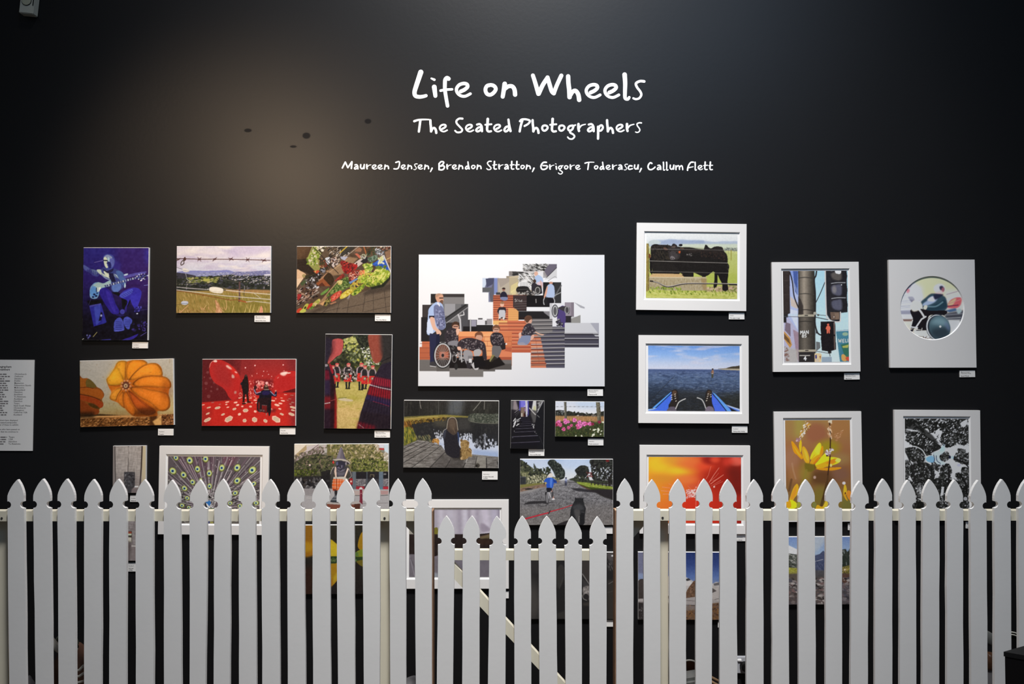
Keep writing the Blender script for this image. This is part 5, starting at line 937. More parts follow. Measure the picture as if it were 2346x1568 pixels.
    for x in (1360, 1420, 1480, 1560, 1625, 1745):
        p.R(x, 505, x + 18, 560 + (x - 1350) * .1, (46, 42, 40))
    p.P("990 620 1160 620 1320 650 1440 690 1300 690 1100 670", (52, 50, 54), bl=5).P("1240 650 1440 640 1760 640 1760 830 1600 780 1440 700", (44, 40, 42), bl=6)
    p.P("930 470 1040 480 1100 530 940 520", (120, 118, 120), .8).L("810 575 900 575", 8, (70, 68, 70)).L("940 515 1100 525", 9, (70, 68, 68))
    # far cyclist
    p.E(917, 438, 16, 14, (50, 50, 66)).S("900 460 930 455 938 490 925 515 905 510", (150, 160, 190)).S("895 500 930 500 930 570 900 572", (80, 84, 110)).E(912, 548, 16, 26, (60, 60, 66))
    # child on a bike
    p.S("170 905 260 860 420 850 560 850 590 900 480 890 300 905", (48, 46, 48), bl=3).L("420 920 480 940 560 930 580 905", 9, (56, 54, 56), sm=1).L("620 880 680 870", 12, (60, 58, 60))
    p.S("570 430 610 370 640 350 675 362 684 400 665 425 620 435", (216, 208, 200)).S("572 430 600 400 610 440 580 446", (190, 180, 170)).S("520 520 550 455 620 430 680 440 745 490 748 530 700 535 685 600 650 630 580 620 560 550", (44, 86, 180)).S("640 450 670 450 660 600 640 610 630 520", (110, 150, 226), .7, bl=8).S("690 470 745 490 745 520 700 510", (34, 60, 130)).S("520 520 560 510 575 540 530 552", (170, 150, 100)).S("516 530 530 520 540 550 522 552", (40, 36, 40)).P("570 610 660 615 668 670 570 665", (30, 28, 36)).L("665 670 680 720 690 800", 20, (206, 150, 130)).S("665 810 700 800 720 815 700 826 668 825", (226, 222, 220))
    p.E(582, 790, 36, 112, (46, 44, 46)).E(582, 790, 24, 96, (130, 128, 130)).E(582, 790, 12, 80, (110, 108, 110)).L("575 660 600 720 610 800", 12, (170, 170, 176)).L("600 660 640 780", 14, (206, 200, 200)).E(555, 715, 14, 30, (40, 38, 40)).E(676, 730, 18, 60, (70, 68, 70)).L("560 880 600 900", 10, (50, 48, 50)).P("565 655 640 650 630 690 580 690", (36, 34, 38))
    # lead and dog
    p.L("195 1165 400 1110 600 1058", 26, (176, 34, 50), w2=22).L("210 1155 590 1058", 5, (226, 90, 100), .7).L("630 1040 850 980 1040 915", 17, (190, 34, 48), w2=10).L("606 1080 632 1020", 16, (46, 40, 44))
    p.S("1040 900 1080 830 1100 800 1150 795 1200 800 1230 850 1245 920 1268 970 1265 1020 1250 1120 1225 1270 960 1290 985 1150 1000 1000", (40, 40, 42)).P("1072 840 1078 775 1112 805", (34, 34, 36)).P("1190 810 1228 790 1226 840", (34, 34, 36)).S("1040 940 1150 900 1220 940 1230 1000 1130 1010 1060 1000", (64, 64, 66), bl=16).S("1060 1010 1160 1010 1165 1120 1150 1240 1090 1150", (78, 76, 76), bl=10).S("1160 1100 1240 1080 1230 1250 1180 1280", (34, 34, 36)).P("1140 1120 1160 1110 1152 1250 1136 1230", (110, 106, 104)).P("760 1260 980 1180 960 1290 740 1290", (46, 42, 44)).L("1190 1040 1240 1050", 10, (90, 88, 88), .7)
    p.N(4, 12, seed=14)
    return p

def pic_red_macro():
    p = Pic(1440, 1000, 6.03, (1486.5, 1048.5, 1697, 1198.5), seed=35)
    p.G([(280, (226, 150, 40)), (700, (222, 110, 44)), (1000, (206, 70, 40)), (1200, (176, 44, 28)), (1550, (140, 34, 26))], horiz=True)
    p.E(420, 390, 180, 130, (232, 184, 44), bl=80).E(660, 490, 200, 70, (232, 184, 44), bl=60).E(600, 340, 120, 60, (216, 150, 50), .9, bl=60).E(780, 340, 120, 60, (222, 140, 60), .8, bl=60).E(880, 380, 140, 80, (226, 110, 56), .8, bl=70).E(480, 590, 200, 60, (212, 140, 46), .9, bl=60).E(800, 600, 140, 60, (226, 120, 60), .8, bl=50)
    p.E(1050, 420, 90, 50, (224, 74, 44), .8, bl=50).E(1110, 330, 90, 60, (150, 34, 26), .9, bl=40).E(1190, 330, 60, 40, (220, 76, 50), .9, bl=30).E(1480, 350, 100, 66, (222, 92, 74), bl=24).E(1370, 360, 70, 60, (206, 60, 44), .8, bl=40).E(1450, 550, 120, 130, (110, 30, 22), .9, bl=80).E(1200, 600, 170, 120, (160, 34, 22), .8, bl=80).E(1500, 800, 80, 160, (110, 26, 20), .8, bl=60)
    p.R(720, 820, 1550, 1210, (196, 46, 30), .75, bl=50).R(280, 880, 720, 1210, (222, 110, 46), .7, bl=50).E(900, 940, 200, 90, (206, 48, 28), .8, bl=60).R(1450, 880, 1550, 1210, (140, 30, 24), .7, bl=40)
    for q, w in (("1070 590 1100 540 1135 420", 5), ("1110 640 1180 530 1245 440", 8), ("1130 620 1200 560 1240 510", 4), ("1130 660 1210 600 1305 535", 9), ("1160 620 1230 590 1290 545", 4), ("1180 680 1240 650 1300 625", 4), ("470 705 520 712 580 718", 6), ("455 755 520 760 570 762", 7), ("480 802 530 800 560 800", 6), ("555 660 600 680", 4), ("820 690 870 740", 4), ("940 720 975 610", 4), ("930 850 928 1010", 6), ("1270 610 1130 690", 4)):
        p.L(q, w, (236, 150, 130), .9, w2=w * .7)
    p.E(1178, 698, 12, 12, (250, 200, 190)).E(930, 706, 10, 11, (240, 170, 160)).D("800 740 940 750 940 840 800 840", [(240, 190, 184), (226, 140, 130), (200, 80, 70), (250, 220, 214)], 70, 6, 17, .8)
    for x, y, r in ((916, 755, 26), (916, 820, 26), (815, 780, 20), (865, 790, 22), (830, 750, 16), (806, 850, 14)):
        p.E(x, y, r, r, (240, 190, 180)).E(x, y, r * .68, r * .68, (190, 90, 76)).E(x - 5, y - 6, r * .3, r * .3, (255, 240, 236))
    p.E(885, 690, 60, 30, (206, 90, 60), .5, bl=16)
    return p

def pic_yellow_flower():
    p = Pic(1760, 930, 5.225, (1800.5, 964, 1948.5, 1182), seed=36)
    p.G([(170, (150, 116, 68)), (500, (146, 98, 62)), (800, (130, 86, 52)), (1260, (116, 96, 50))])
    for x, y, rx, ry, c, a in ((370, 250, 90, 140, (150, 134, 66), .9), (270, 260, 60, 120, (146, 112, 66), .9), (580, 330, 130, 120, (142, 88, 62), .9), (860, 260, 140, 120, (154, 106, 62), .8), (720, 500, 130, 80, (146, 132, 30), .9), (860, 640, 120, 70, (150, 130, 80), .5), (280, 640, 90, 130, (150, 106, 78), .9), (320, 820, 80, 90, (150, 104, 64), .8), (640, 860, 160, 90, (90, 60, 34), .9), (860, 820, 100, 80, (120, 84, 66), .9), (450, 800, 70, 120, (140, 120, 46), .8), (620, 1080, 90, 120, (116, 104, 40), .8), (820, 1100, 120, 100, (150, 110, 44), .6), (930, 1180, 80, 100, (110, 106, 50), .9)):
        p.E(x, y, rx, ry, c, a, bl=50)
    p.L("280 880 250 1010", 26, (90, 60, 36), .7).L("330 870 300 760 290 690", 20, (166, 130, 100), .5)
    # seed heads
    p.L("495 180 440 260 390 360 370 420 330 560 300 620", 7, (150, 106, 56), sm=1)
    p.D("455 190 520 230 500 270 400 400 360 380 420 270", [(216, 190, 170), (186, 150, 90), (120, 84, 40), (236, 214, 204), (200, 150, 60)], 70, 7, 17, .5, -45)
    p.D("340 390 410 400 400 430 340 430", [(226, 206, 216), (150, 110, 110), (190, 160, 160)], 22, 8, 16)
    p.D("790 350 900 290 910 310 830 430 800 410", [(196, 156, 120), (170, 120, 80)], 26, 6, 18, .4, -30)
    # petals
    Y, O = (234, 176, 30), (220, 140, 24)
    p.S("285 440 300 430 340 480 390 560 420 620 400 640 350 590 310 550", O).S("310 480 340 520 400 610 360 580", (234, 166, 40)).S("375 470 395 410 408 450 405 520 395 560 380 530", Y).S("410 520 430 488 470 540 495 620 490 690 460 690 420 620", (226, 158, 36)).S("430 520 470 570 485 650 460 640", (236, 180, 56), .8)
    p.S("505 640 520 580 570 500 610 450 635 460 640 520 620 600 560 640", (236, 196, 40)).S("560 540 600 470 625 480 610 580", (244, 214, 60), .8, bl=8).S("640 500 660 490 660 560 630 620 615 600", O).S("500 700 520 650 580 600 620 590 610 640 560 690 530 710", (222, 150, 30)).S("540 690 600 620 612 620 570 690", (200, 110, 24), .8)
    p.S("560 710 600 660 650 600 690 570 720 610 800 620 865 640 850 680 780 710 660 740 600 750", (240, 204, 36)).S("570 720 640 690 740 650 820 640 800 690 700 730 620 750", (232, 160, 30)).S("690 690 780 640 820 640 780 690", (226, 130, 30)).S("570 750 650 745 760 740 860 738 862 755 770 775 690 775 620 768", (226, 140, 26)).S("800 660 830 630 866 645 850 680", (244, 220, 90))
    p.S("440 690 490 690 560 710 570 750 510 790 450 770", (110, 96, 30), bl=4).L("460 770 430 860 380 960", 26, (130, 116, 46), .7, sm=1).L("560 710 560 750", 8, (110, 60, 20)).L("520 640 560 590", 5, (200, 140, 20))
    # stem in front
    p.L("738 180 750 330 745 500 738 640 715 800 700 930 650 1110", 15, (62, 40, 26), sm=1).L("700 920 660 1080 620 1220", 34, (70, 50, 24), .75).L("712 840 690 960", 18, (80, 54, 30))
    p.D("690 540 780 510 780 540 720 600 690 590", [(220, 200, 204), (150, 120, 120), (240, 226, 226)], 40, 8, 15, .8).E(705, 600, 11, 11, (60, 40, 40)).D("712 290 760 230 765 400 730 390", [(200, 160, 120), (220, 190, 160), (180, 130, 90)], 26, 8, 20, .4, 70).D("730 170 770 170 770 220 740 210", [(220, 190, 160)], 8, 8, 18).E(555, 855, 16, 18, (176, 146, 130), bl=6).E(750, 715, 12, 18, (230, 200, 120))
    # lower blooms
    p.S("250 1130 270 1060 300 980 340 930 362 960 355 1040 310 1100 280 1150", (226, 158, 36)).S("270 1080 330 960 330 1040 290 1110", (214, 136, 40), .8).S("215 1150 270 1120 330 1150 345 1200 300 1230 330 1260 240 1260 220 1200", (236, 210, 30)).S("215 1140 260 1130 270 1200 225 1210", (226, 150, 30)).S("340 1160 380 1140 400 1180 370 1210 340 1260", (150, 150, 60))
    p.S("560 1260 580 1180 640 1200 690 1120 735 1150 730 1190 690 1220 660 1260", (226, 158, 30)).S("640 1240 680 1140 720 1150 690 1230", (238, 180, 50)).E(545, 1180, 26, 36, (120, 120, 60), bl=5)
    p.S("890 1040 900 960 915 940 932 990 930 1050 910 1070", (230, 170, 40)).S("890 1060 910 1060 942 1130 920 1120", (226, 150, 30)).S("945 1010 990 1040 992 1140 950 1110 930 1060", (206, 130, 44)).E(900, 925, 20, 18, (220, 200, 200)).E(914, 1045, 9, 14, (90, 50, 30))
    return p

def pic_canopy():
    p = Pic(2030, 930, 5.225, (2074, 960.5, 2219, 1178), seed=37)
    p.fill((190, 190, 192))
    K = [(26, 26, 24), (44, 44, 42), (16, 16, 14), (64, 64, 62)]
    cl = ["225 160 560 160 640 250 560 330 460 330 330 250 225 290", "560 160 985 160 985 200 920 240 800 330 690 330 640 250", "300 320 420 330 560 420 660 500 560 560 480 600 400 520 320 480 250 410", "690 330 830 300 860 380 820 470 720 500 650 420", "860 250 985 240 985 440 880 470 840 400", "230 300 300 320 330 420 260 400", "240 520 340 500 430 530 470 620 430 680 330 680 270 620", "290 720 380 690 480 680 560 740 580 860 520 920 430 950 360 940 300 860", "640 560 740 560 760 620 720 660 640 650", "660 720 740 690 780 760 760 860 700 960 640 940 640 820", "800 640 860 560 985 580 985 700 900 690", "860 520 940 530 930 580 870 570", "890 740 985 750 985 900 910 820", "820 820 880 800 985 900 985 1190 930 1040 860 900", "230 660 280 660 280 740 230 740", "230 740 280 760 270 860 230 890", "340 920 480 930 440 1000 350 1000", "540 640 640 700 620 780 560 740", "480 940 620 860 660 940 640 1100 620 1260 460 1260 460 1000", "225 900 330 930 350 1080 440 1150 440 1260 225 1260", "640 1090 730 1080 720 1260 640 1260", "920 1080 985 1090 985 1260 920 1260", "700 900 780 880 860 900 930 1000 940 1260 700 1260", "350 1000 430 1020 430 1100 360 1090"]
    for q in cl:
        p.S(q, (30, 30, 28))
        n = nums(q)
        g = n.mean(0)
        p.D(g + (n - g) * 1.13, K + [(150, 150, 152)], 150, 5, 13, .7)
        p.D(g + (n - g) * .8, [(110, 110, 110), (20, 20, 18), (80, 80, 78)], 50, 4, 9, .7)
    p.D("225 160 985 160 985 480 225 480", [(206, 206, 208), (180, 180, 182), (30, 30, 28), (22, 22, 20)], 330, 4, 13, .5, -40)
    p.S("890 215 940 180 970 170 960 230 930 260 900 240", (216, 216, 218)).S("350 215 370 215 400 250 380 250", (220, 220, 222)).S("460 290 500 280 520 320 480 340", (206, 206, 206), .8)
    p.P("225 170 330 170 560 360 640 460 560 440 380 300 225 280", (22, 22, 20), .8, bl=6)
    # open sky
    p.S("470 620 540 600 580 560 640 540 660 500 690 460 710 520 690 560 640 600 650 650 700 680 700 700 620 700 560 660 500 680", (170, 190, 226)).S("480 630 550 600 580 650 560 680 500 670", (112, 156, 226)).S("640 540 680 490 700 530 670 550", (160, 186, 230)).S("760 520 785 520 780 600 800 640 760 690 700 680 740 650 760 600", (206, 210, 220)).S("780 700 860 720 920 700 900 740 880 790 830 800 800 890 780 870 790 800", (206, 206, 210)).E(868, 712, 26, 18, (160, 160, 200), .8, bl=6).E(790, 620, 16, 22, (150, 176, 226), .8, bl=6).E(760, 616, 14, 20, (26, 28, 44))
    p.L("570 590 580 640 575 670", 8, (30, 32, 44), sm=1).L("600 600 610 660 650 690", 8, (34, 36, 46), sm=1).L("640 420 690 480", 9, (22, 22, 22)).L("230 500 340 490 430 530 470 590", 10, (206, 206, 206), sm=1)
    p.L("985 740 940 690 870 650 820 640", 16, (26, 24, 24), sm=1).L("985 560 930 610 880 650", 9, (34, 32, 32)).L("320 920 340 780 300 690 260 600 240 560", 12, (36, 34, 34), sm=1).L("380 930 430 820 470 760", 10, (30, 28, 28), sm=1).L("740 940 750 820 745 730", 18, (28, 26, 26), sm=1).L("960 1050 940 920 880 820", 22, (22, 22, 20), sm=1)
    p.E(940, 1105, 22, 22, (150, 150, 152)).D("640 1160 730 1150 720 1240 640 1240", [(150, 150, 150), (30, 30, 30)], 40, 5, 12).D("350 960 440 960 430 1040 360 1040", [(190, 190, 190), (30, 30, 30), (120, 120, 120)], 50, 5, 14).R(360, 1140, 450, 1260, (18, 18, 16), .9, bl=8)
    return p

def pic_peacock():
    p = Pic(340, 1010, 6.533, (385, 1047, 594.5, 1199), seed=38)
    p.fill((88, 80, 84))
    p.P("380 240 1000 240 1000 500 700 600 560 450", (92, 70, 82), .8, bl=30).P("1100 240 1340 240 1250 400 1100 360", (110, 70, 84), .7, bl=20)
    c = (930, 1010)
    for k in range(150):
        t = math.pi * (.98 - .96 * (k + p.rs.rand()) / 150) + .0
        r0, r1 = 120 + 160 * p.rs.rand(), 560 + 500 * p.rs.rand()
        dx, dy = math.cos(t), -math.sin(t)
        v = [(186, 182, 184), (52, 48, 52), (140, 134, 138), (40, 36, 42), (120, 92, 108), (206, 200, 200)][k % 6]
        wob = (p.rs.rand() - .5) * 40
        p.L([(c[0] + dx * r0, c[1] + dy * r0), (c[0] + dx * r1 + wob, c[1] + dy * r1)], 4 + 5 * p.rs.rand(), v, .8)
    for k in range(520):
        t = math.pi * p.rs.rand()
        r = 150 + 700 * p.rs.rand()
        x, y = c[0] + math.cos(t) * r, c[1] - math.sin(t) * r
        p.E(x, y, 11, 3.4, [(216, 212, 212), (46, 42, 46), (170, 164, 166), (30, 28, 32)][k % 4], .85, rot=-math.degrees(t) + 90 * (k % 5 == 0))
    p.D("290 560 520 700 620 1060 290 1060", [(60, 58, 52), (150, 148, 140), (36, 36, 34), (110, 112, 96)], 330, 6, 17, .35)
    p.D("1220 640 1660 700 1660 1220 1200 1220", [(70, 66, 62), (190, 186, 178), (40, 38, 36), (130, 126, 116)], 330, 7, 22, .3, 0)
    p.D("880 740 1010 720 1010 1060 900 1060", [(176, 174, 174), (90, 88, 88), (210, 208, 206)], 130, 5, 16, .4)
    p.R(290, 1060, 1665, 1235, (92, 88, 80), .7, bl=8).D("290 1050 1660 1050 1660 1230 290 1230", [(150, 146, 136), (50, 48, 46), (110, 106, 96)], 330, 8, 24, .35, 0)
    for x, y, s_ in ((412, 262, .9), (617, 300, 1.15), (852, 276, 1.05), (370, 458, 1.15), (735, 428, 1.), (530, 515, 1.05), (910, 490, 1.), (1095, 408, 1.05), (1322, 404, 1.15), (1546, 438, 1.25), (665, 622, .9), (918, 680, .85), (1326, 597, 1.1), (548, 715, .95), (785, 590, .6), (1300, 780, .85), (590, 858, .75), (515, 968, .75), (614, 996, .6), (1225, 930, .7), (1372, 968, .75), (1610, 925, .8), (1570, 640, .8)):
        a = math.degrees(math.atan2(c[1] - y, x - c[0]))
        w = 40 * s_
        p.E(x, y + 4, w * 1.35, w * 1.05, (86, 92, 40), .9, rot=-a)
        p.E(x, y, w * 1.12, w * .9, (160, 172, 96), rot=-a).E(x, y, w * .92, w * .74, (196, 200, 134), rot=-a)
        p.E(x - w * .1, y + 3, w * .52, w * .5, (120, 190, 190)).E(x - w * .08, y + 4, w * .36, w * .36, (30, 40, 110)).E(x, y + 2, w * .2, w * .2, (20, 24, 60))
    # bird in the middle
    p.S("880 815 910 815 945 860 920 860 890 850", (26, 28, 24)).S("870 900 920 895 940 930 920 975 890 980 870 950", (50, 110, 176)).S("832 960 850 930 880 950 880 1060 850 1010", (26, 30, 40)).P("868 930 885 940 930 1000 920 1010 880 970", (230, 230, 226)).S("880 1000 900 1000 910 1060 890 1060", (60, 150, 190)).S("900 1020 980 1010 980 1060 910 1060", (110, 130, 90)).P("930 960 975 1000 960 1010", (206, 206, 214)).R(880, 1200, 930, 1235, (50, 56, 110)).R(930, 1205, 980, 1235, (150, 146, 80))
    return p

def pic_costume():
    p = Pic(660, 1010, 7.84, (674.5, 1018, 890, 1171), seed=39)
    p.G([(60, (150, 146, 132)), (500, (70, 70, 60)), (840, (50, 48, 48)), (900, (150, 146, 146)), (1260, (166, 164, 164))])
    p.P("110 60 540 60 130 340 110 340", (206, 198, 184)).P("110 60 330 60 300 120 120 280", (222, 212, 196)).P("300 120 560 60 560 100 330 250", (196, 186, 186)).P("120 270 330 80 340 160 140 330", (176, 156, 120)).L("310 250 550 75", 12, (110, 90, 90)).L("330 235 560 90", 6, (190, 170, 170))
    p.R(560, 60, 700, 220, (180, 176, 170), .9)
    p.D("130 260 340 200 600 100 700 100 640 260 130 420", [(96, 86, 76), (150, 130, 130), (70, 66, 54), (190, 176, 176), (110, 104, 84)], 260, 8, 24)
    p.P("700 60 1560 60 1560 120 1740 260 1800 380 1800 560 1130 560 1030 300 900 330 700 300", (112, 106, 70)).P("110 400 300 280 520 240 800 280 860 560 620 640 110 660", (70, 72, 52))
    p.D("700 60 1500 60 1700 200 1790 400 1790 560 1140 540 1030 300 760 260", [(140, 132, 90), (90, 90, 56), (170, 156, 116), (70, 72, 44), (116, 114, 60), (186, 170, 140)], 620, 9, 26, .55)
    p.D("1140 330 1790 330 1790 580 1140 560", [(104, 112, 50), (70, 78, 40), (140, 142, 80), (50, 54, 34)], 360, 9, 26, .55)
    p.D("110 420 320 280 600 240 840 300 850 600 110 660", [(84, 88, 60), (56, 58, 42), (106, 108, 70), (40, 40, 34), (120, 106, 90)], 520, 9, 26, .55).D("110 520 520 520 500 650 110 660", [(100, 110, 40), (70, 80, 34), (50, 54, 30)], 110, 9, 24).E(394, 440, 17, 17, (216, 190, 190))
    p.P("1600 60 1720 60 1720 140 1620 130", (206, 206, 214)).R(1640, 140, 1720, 172, (176, 60, 60)).P("1720 60 1800 60 1800 240 1730 200", (196, 212, 222)).P("1740 200 1800 240 1800 380 1700 260", (176, 166, 150)).D("1540 70 1640 70 1640 200 1560 190", [(170, 150, 130), (200, 190, 170)], 30, 8, 22)
    p.D("1700 240 1800 240 1800 400 1720 380", [(216, 210, 200), (140, 130, 110)], 30, 8, 20)
    # street level behind
    p.R(110, 640, 760, 860, (40, 38, 40), .95, bl=10).D("130 680 700 680 700 850 130 850", [(80, 78, 80), (24, 22, 24), (60, 54, 50), (130, 128, 130)], 90, 6, 18, 2.).R(690, 705, 750, 745, (216, 216, 220)).R(700, 745, 745, 850, (60, 60, 64)).P("600 560 760 520 760 860 600 860", (34, 32, 34), .9)
    p.R(1110, 560, 1800, 880, (60, 58, 62)).R(1155, 560, 1220, 880, (96, 104, 112)).R(1220, 570, 1410, 690, (36, 34, 38)).R(1410, 560, 1425, 820, (84, 92, 100)).R(1425, 560, 1630, 690, (40, 38, 42)).R(1470, 610, 1545, 660, (120, 110, 90)).R(1480, 620, 1535, 680, (44, 40, 40)).R(1630, 560, 1705, 900, (98, 112, 126)).R(1705, 570, 1800, 680, (30, 30, 34)).R(1715, 590, 1760, 620, (120, 120, 124)).R(1220, 690, 1400, 820, (110, 108, 112)).R(1705, 690, 1800, 820, (120, 118, 122))
    p.D("1225 695 1400 695 1400 815 1225 815", [(150, 146, 150), (70, 66, 70)], 90, 5, 10).D("1710 695 1800 695 1800 815 1710 815", [(160, 156, 160), (80, 76, 80)], 60, 5, 10).R(1220, 822, 1370, 882, (150, 40, 52)).R(1705, 828, 1800, 892, (170, 46, 60)).R(1660, 840, 1680, 890, (80, 140, 150)).L("1355 805 1390 790", 8, (216, 214, 214)).R(1105, 680, 1160, 790, (150, 40, 44)).E(1132, 736, 16, 18, (214, 190, 180))
    # pavement
    p.P("110 860 1800 880 1800 1270 110 1270", (166, 164, 166)).P("110 860 760 860 760 960 110 980", (136, 132, 134), .8, bl=10).P("1190 900 1800 900 1800 970 1190 980", (176, 160, 156)).L("1190 985 1300 990 1500 1000 1800 980", 13, (96, 94, 94)).L("300 970 440 985", 5, (110, 106, 106)).L("330 1025 440 1035", 5, (190, 186, 184)).L("1330 1135 1800 1120", 7, (120, 116, 116)).N(5, 12, seed=3)
    p.P("1660 905 1800 905 1800 960 1670 970", (170, 130, 130), .7)
    p.P("690 1100 940 1115 1120 1110 1250 1085 1300 1100 1300 1145 1120 1150 900 1150 690 1140", (170, 164, 160)).P("690 1135 940 1150 1120 1150 1300 1130 1290 1270 740 1270 740 1190 690 1180", (120, 70, 56)).P("1190 1140 1300 1130 1290 1270 1190 1270", (80, 46, 38)).R(1270, 1240, 1300, 1270, (30, 26, 26))
    # bollard
    p.S("1284 850 1310 838 1334 852 1336 875 1284 878", (206, 200, 200)).P("1288 878 1332 878 1332 945 1290 945", (120, 40, 56)).R(1284, 945, 1338, 957, (170, 110, 120)).P("1290 957 1334 957 1338 1150 1284 1100", (110, 34, 50)).R(1296, 960, 1308, 1110, (150, 70, 84), .7)
    # figure: dark statue in a pointed hat, braces and tartan skirt
    p.S("765 600 780 540 830 470 850 480 830 560 800 640 830 690 790 670", (66, 64, 66)).S("1060 480 1100 520 1135 600 1130 650 1090 690 1110 630 1080 560", (70, 68, 70)).L("765 600 785 530 830 470", 7, (196, 190, 180), sm=1).L("1095 510 1137 610 1130 655 1080 690", 7, (190, 186, 176), sm=1)
    p.S("850 470 950 500 1050 470 1070 520 1040 620 1030 650 860 650 840 580", (60, 58, 66)).S("880 560 960 570 1030 560 1000 625 900 630", (96, 94, 104), bl=10).S("870 500 900 540 950 560 1000 545 1040 500 1000 520 900 515", (130, 126, 140), .7, bl=4)
    p.S("858 400 880 370 960 365 1040 390 1030 450 990 500 940 545 900 520 870 470", (48, 46, 60)).S("865 400 890 380 900 420 870 440", (86, 88, 120)).S("880 450 920 440 990 450 970 500 930 530 890 500", (80, 76, 92), bl=6).L("890 430 930 455 960 450", 7, (140, 136, 150)).E(945, 488, 18, 12, (130, 126, 140)).D("870 440 990 440 950 540 900 530", [(110, 106, 124), (34, 32, 42)], 34, 5, 14)
    p.P("940 120 965 125 1040 345 865 335", (104, 98, 108)).P("945 125 960 125 930 335 868 335", (132, 126, 136), .8, bl=5).P("970 160 1040 345 1000 345", (84, 78, 92)).S("800 345 870 332 1000 335 1080 370 1112 400 1105 435 1060 420 960 355 850 362", (176, 168, 160)).S("1000 370 1080 395 1105 435 1070 430 1010 400", (56, 52, 56)).S("798 380 820 365 830 410 808 412", (206, 60, 60)).S("1030 400 1050 390 1050 440 1034 440", (150, 140, 150))
    p.P("845 470 865 475 876 670 852 670 832 560", (220, 196, 180)).P("1068 490 1092 510 1030 670 1005 665", (226, 206, 190)).L("846 490 848 640", 5, (180, 150, 140)).E(862, 668, 12, 12, (70, 60, 60)).E(1016, 672, 12, 14, (70, 60, 56))
    p.P("820 655 1010 650 1070 690 1085 720 990 700 815 690", (190, 186, 176)).P("812 688 960 694 1085 720 1080 800 900 890 870 905 800 880 795 800", (214, 104, 52))
    for q in ("806 720 1020 712", "800 770 960 770", "798 830 930 840"):
        p.L(q, 15, (236, 190, 160), .9)
        p.L(q, 5, (150, 60, 34), .8)
    for x in (835, 880, 930, 975):
        p.L([(x, 690), (x - 8, 890)], 8, (190, 70, 30), .8).L([(x + 16, 690), (x + 8, 880)], 4, (240, 190, 160), .8)
    p.L("868 670 880 880", 8, (80, 50, 40)).D("820 870 870 890 830 900 810 890", [(150, 50, 30), (40, 30, 30)], 10, 6, 16)
    p.P("838 895 890 890 886 985 840 985", (44, 42, 46)).S("780 1060 830 1000 860 970 885 990 885 1060 920 1110 780 1100", (80, 84, 90)).L("790 1060 880 1062", 9, (150, 150, 154)).L("830 1010 880 1010", 8, (170, 170, 174)).S("778 1075 900 1080 920 1110 780 1105", (50, 54, 60)).S("735 870 760 900 760 950 742 940", (40, 38, 42))
    return p

def pic_gate_latch():
    p = Pic(240, 1010, 4.9, (258.7, 1022.5, 333.8, 1129.5), seed=40)
    p.fill((146, 138, 132))
    p.N(14, 6, 40, seed=3).N(12, 40, 8, seed=4).N(8, 5, 5, seed=6)
    p.P("90 60 120 60 128 600 90 600", (120, 112, 108)).L("115 60 120 300 128 470", 8, (50, 44, 42)).P("425 60 462 60 462 600 410 600", (170, 158, 130)).L("418 60 410 300 396 500", 16, (60, 50, 46)).L("268 60 264 200", 4, (110, 102, 96)).L("266 200 262 350", 6, (60, 54, 52)).E(268, 70, 5, 6, (60, 50, 50))
    p.P("125 400 400 400 400 600 125 600", (110, 100, 98), .5, bl=30)
    p.P("218 350 340 352 340 510 310 545 300 585 262 585 255 540 222 520", (56, 54, 56), bl=2).D("225 360 335 360 330 510 230 510", [(70, 70, 72), (40, 38, 40), (84, 82, 84)], 50, 6, 16).E(235, 385, 7, 9, (120, 118, 120)).E(232, 450, 6, 8, (110, 106, 106)).E(238, 520, 8, 10, (36, 34, 36))
    p.P("336 506 376 508 380 522 338 522", (206, 200, 196)).P("300 540 420 520 420 590 300 590", (100, 90, 90), .8, bl=8)
    return p

def pic_gate_lock():
    p = Pic(240, 1010, 4.9, (252.5, 1177.5, 327.5, 1285), seed=41)
    p.fill((122, 114, 112))
    p.N(12, 6, 40, seed=8).N(12, 40, 8, seed=9).N(8, 5, 5, seed=2)
    p.P("60 820 120 820 110 1350 60 1350", (100, 92, 88)).P("400 820 430 820 430 1350 400 1350", (150, 140, 120))
    p.R(200, 1015, 306, 1140, (76, 68, 60)).R(205, 1024, 300, 1044, (130, 60, 44)).R(210, 1046, 298, 1064, (170, 176, 150)).R(238, 1066, 298, 1130, (60, 54, 48)).P("250 1110 262 1085 300 1090 300 1130 270 1130", (176, 170, 156)).L("240 1135 302 1135", 7, (150, 146, 130))
    p.P("215 1140 300 1140 280 1350 240 1350", (72, 62, 60), .8, bl=16).L("304 1182 350 1184", 12, (180, 172, 166)).R(305, 1195, 430, 1350, (110, 98, 96), .6, bl=10)
    return p

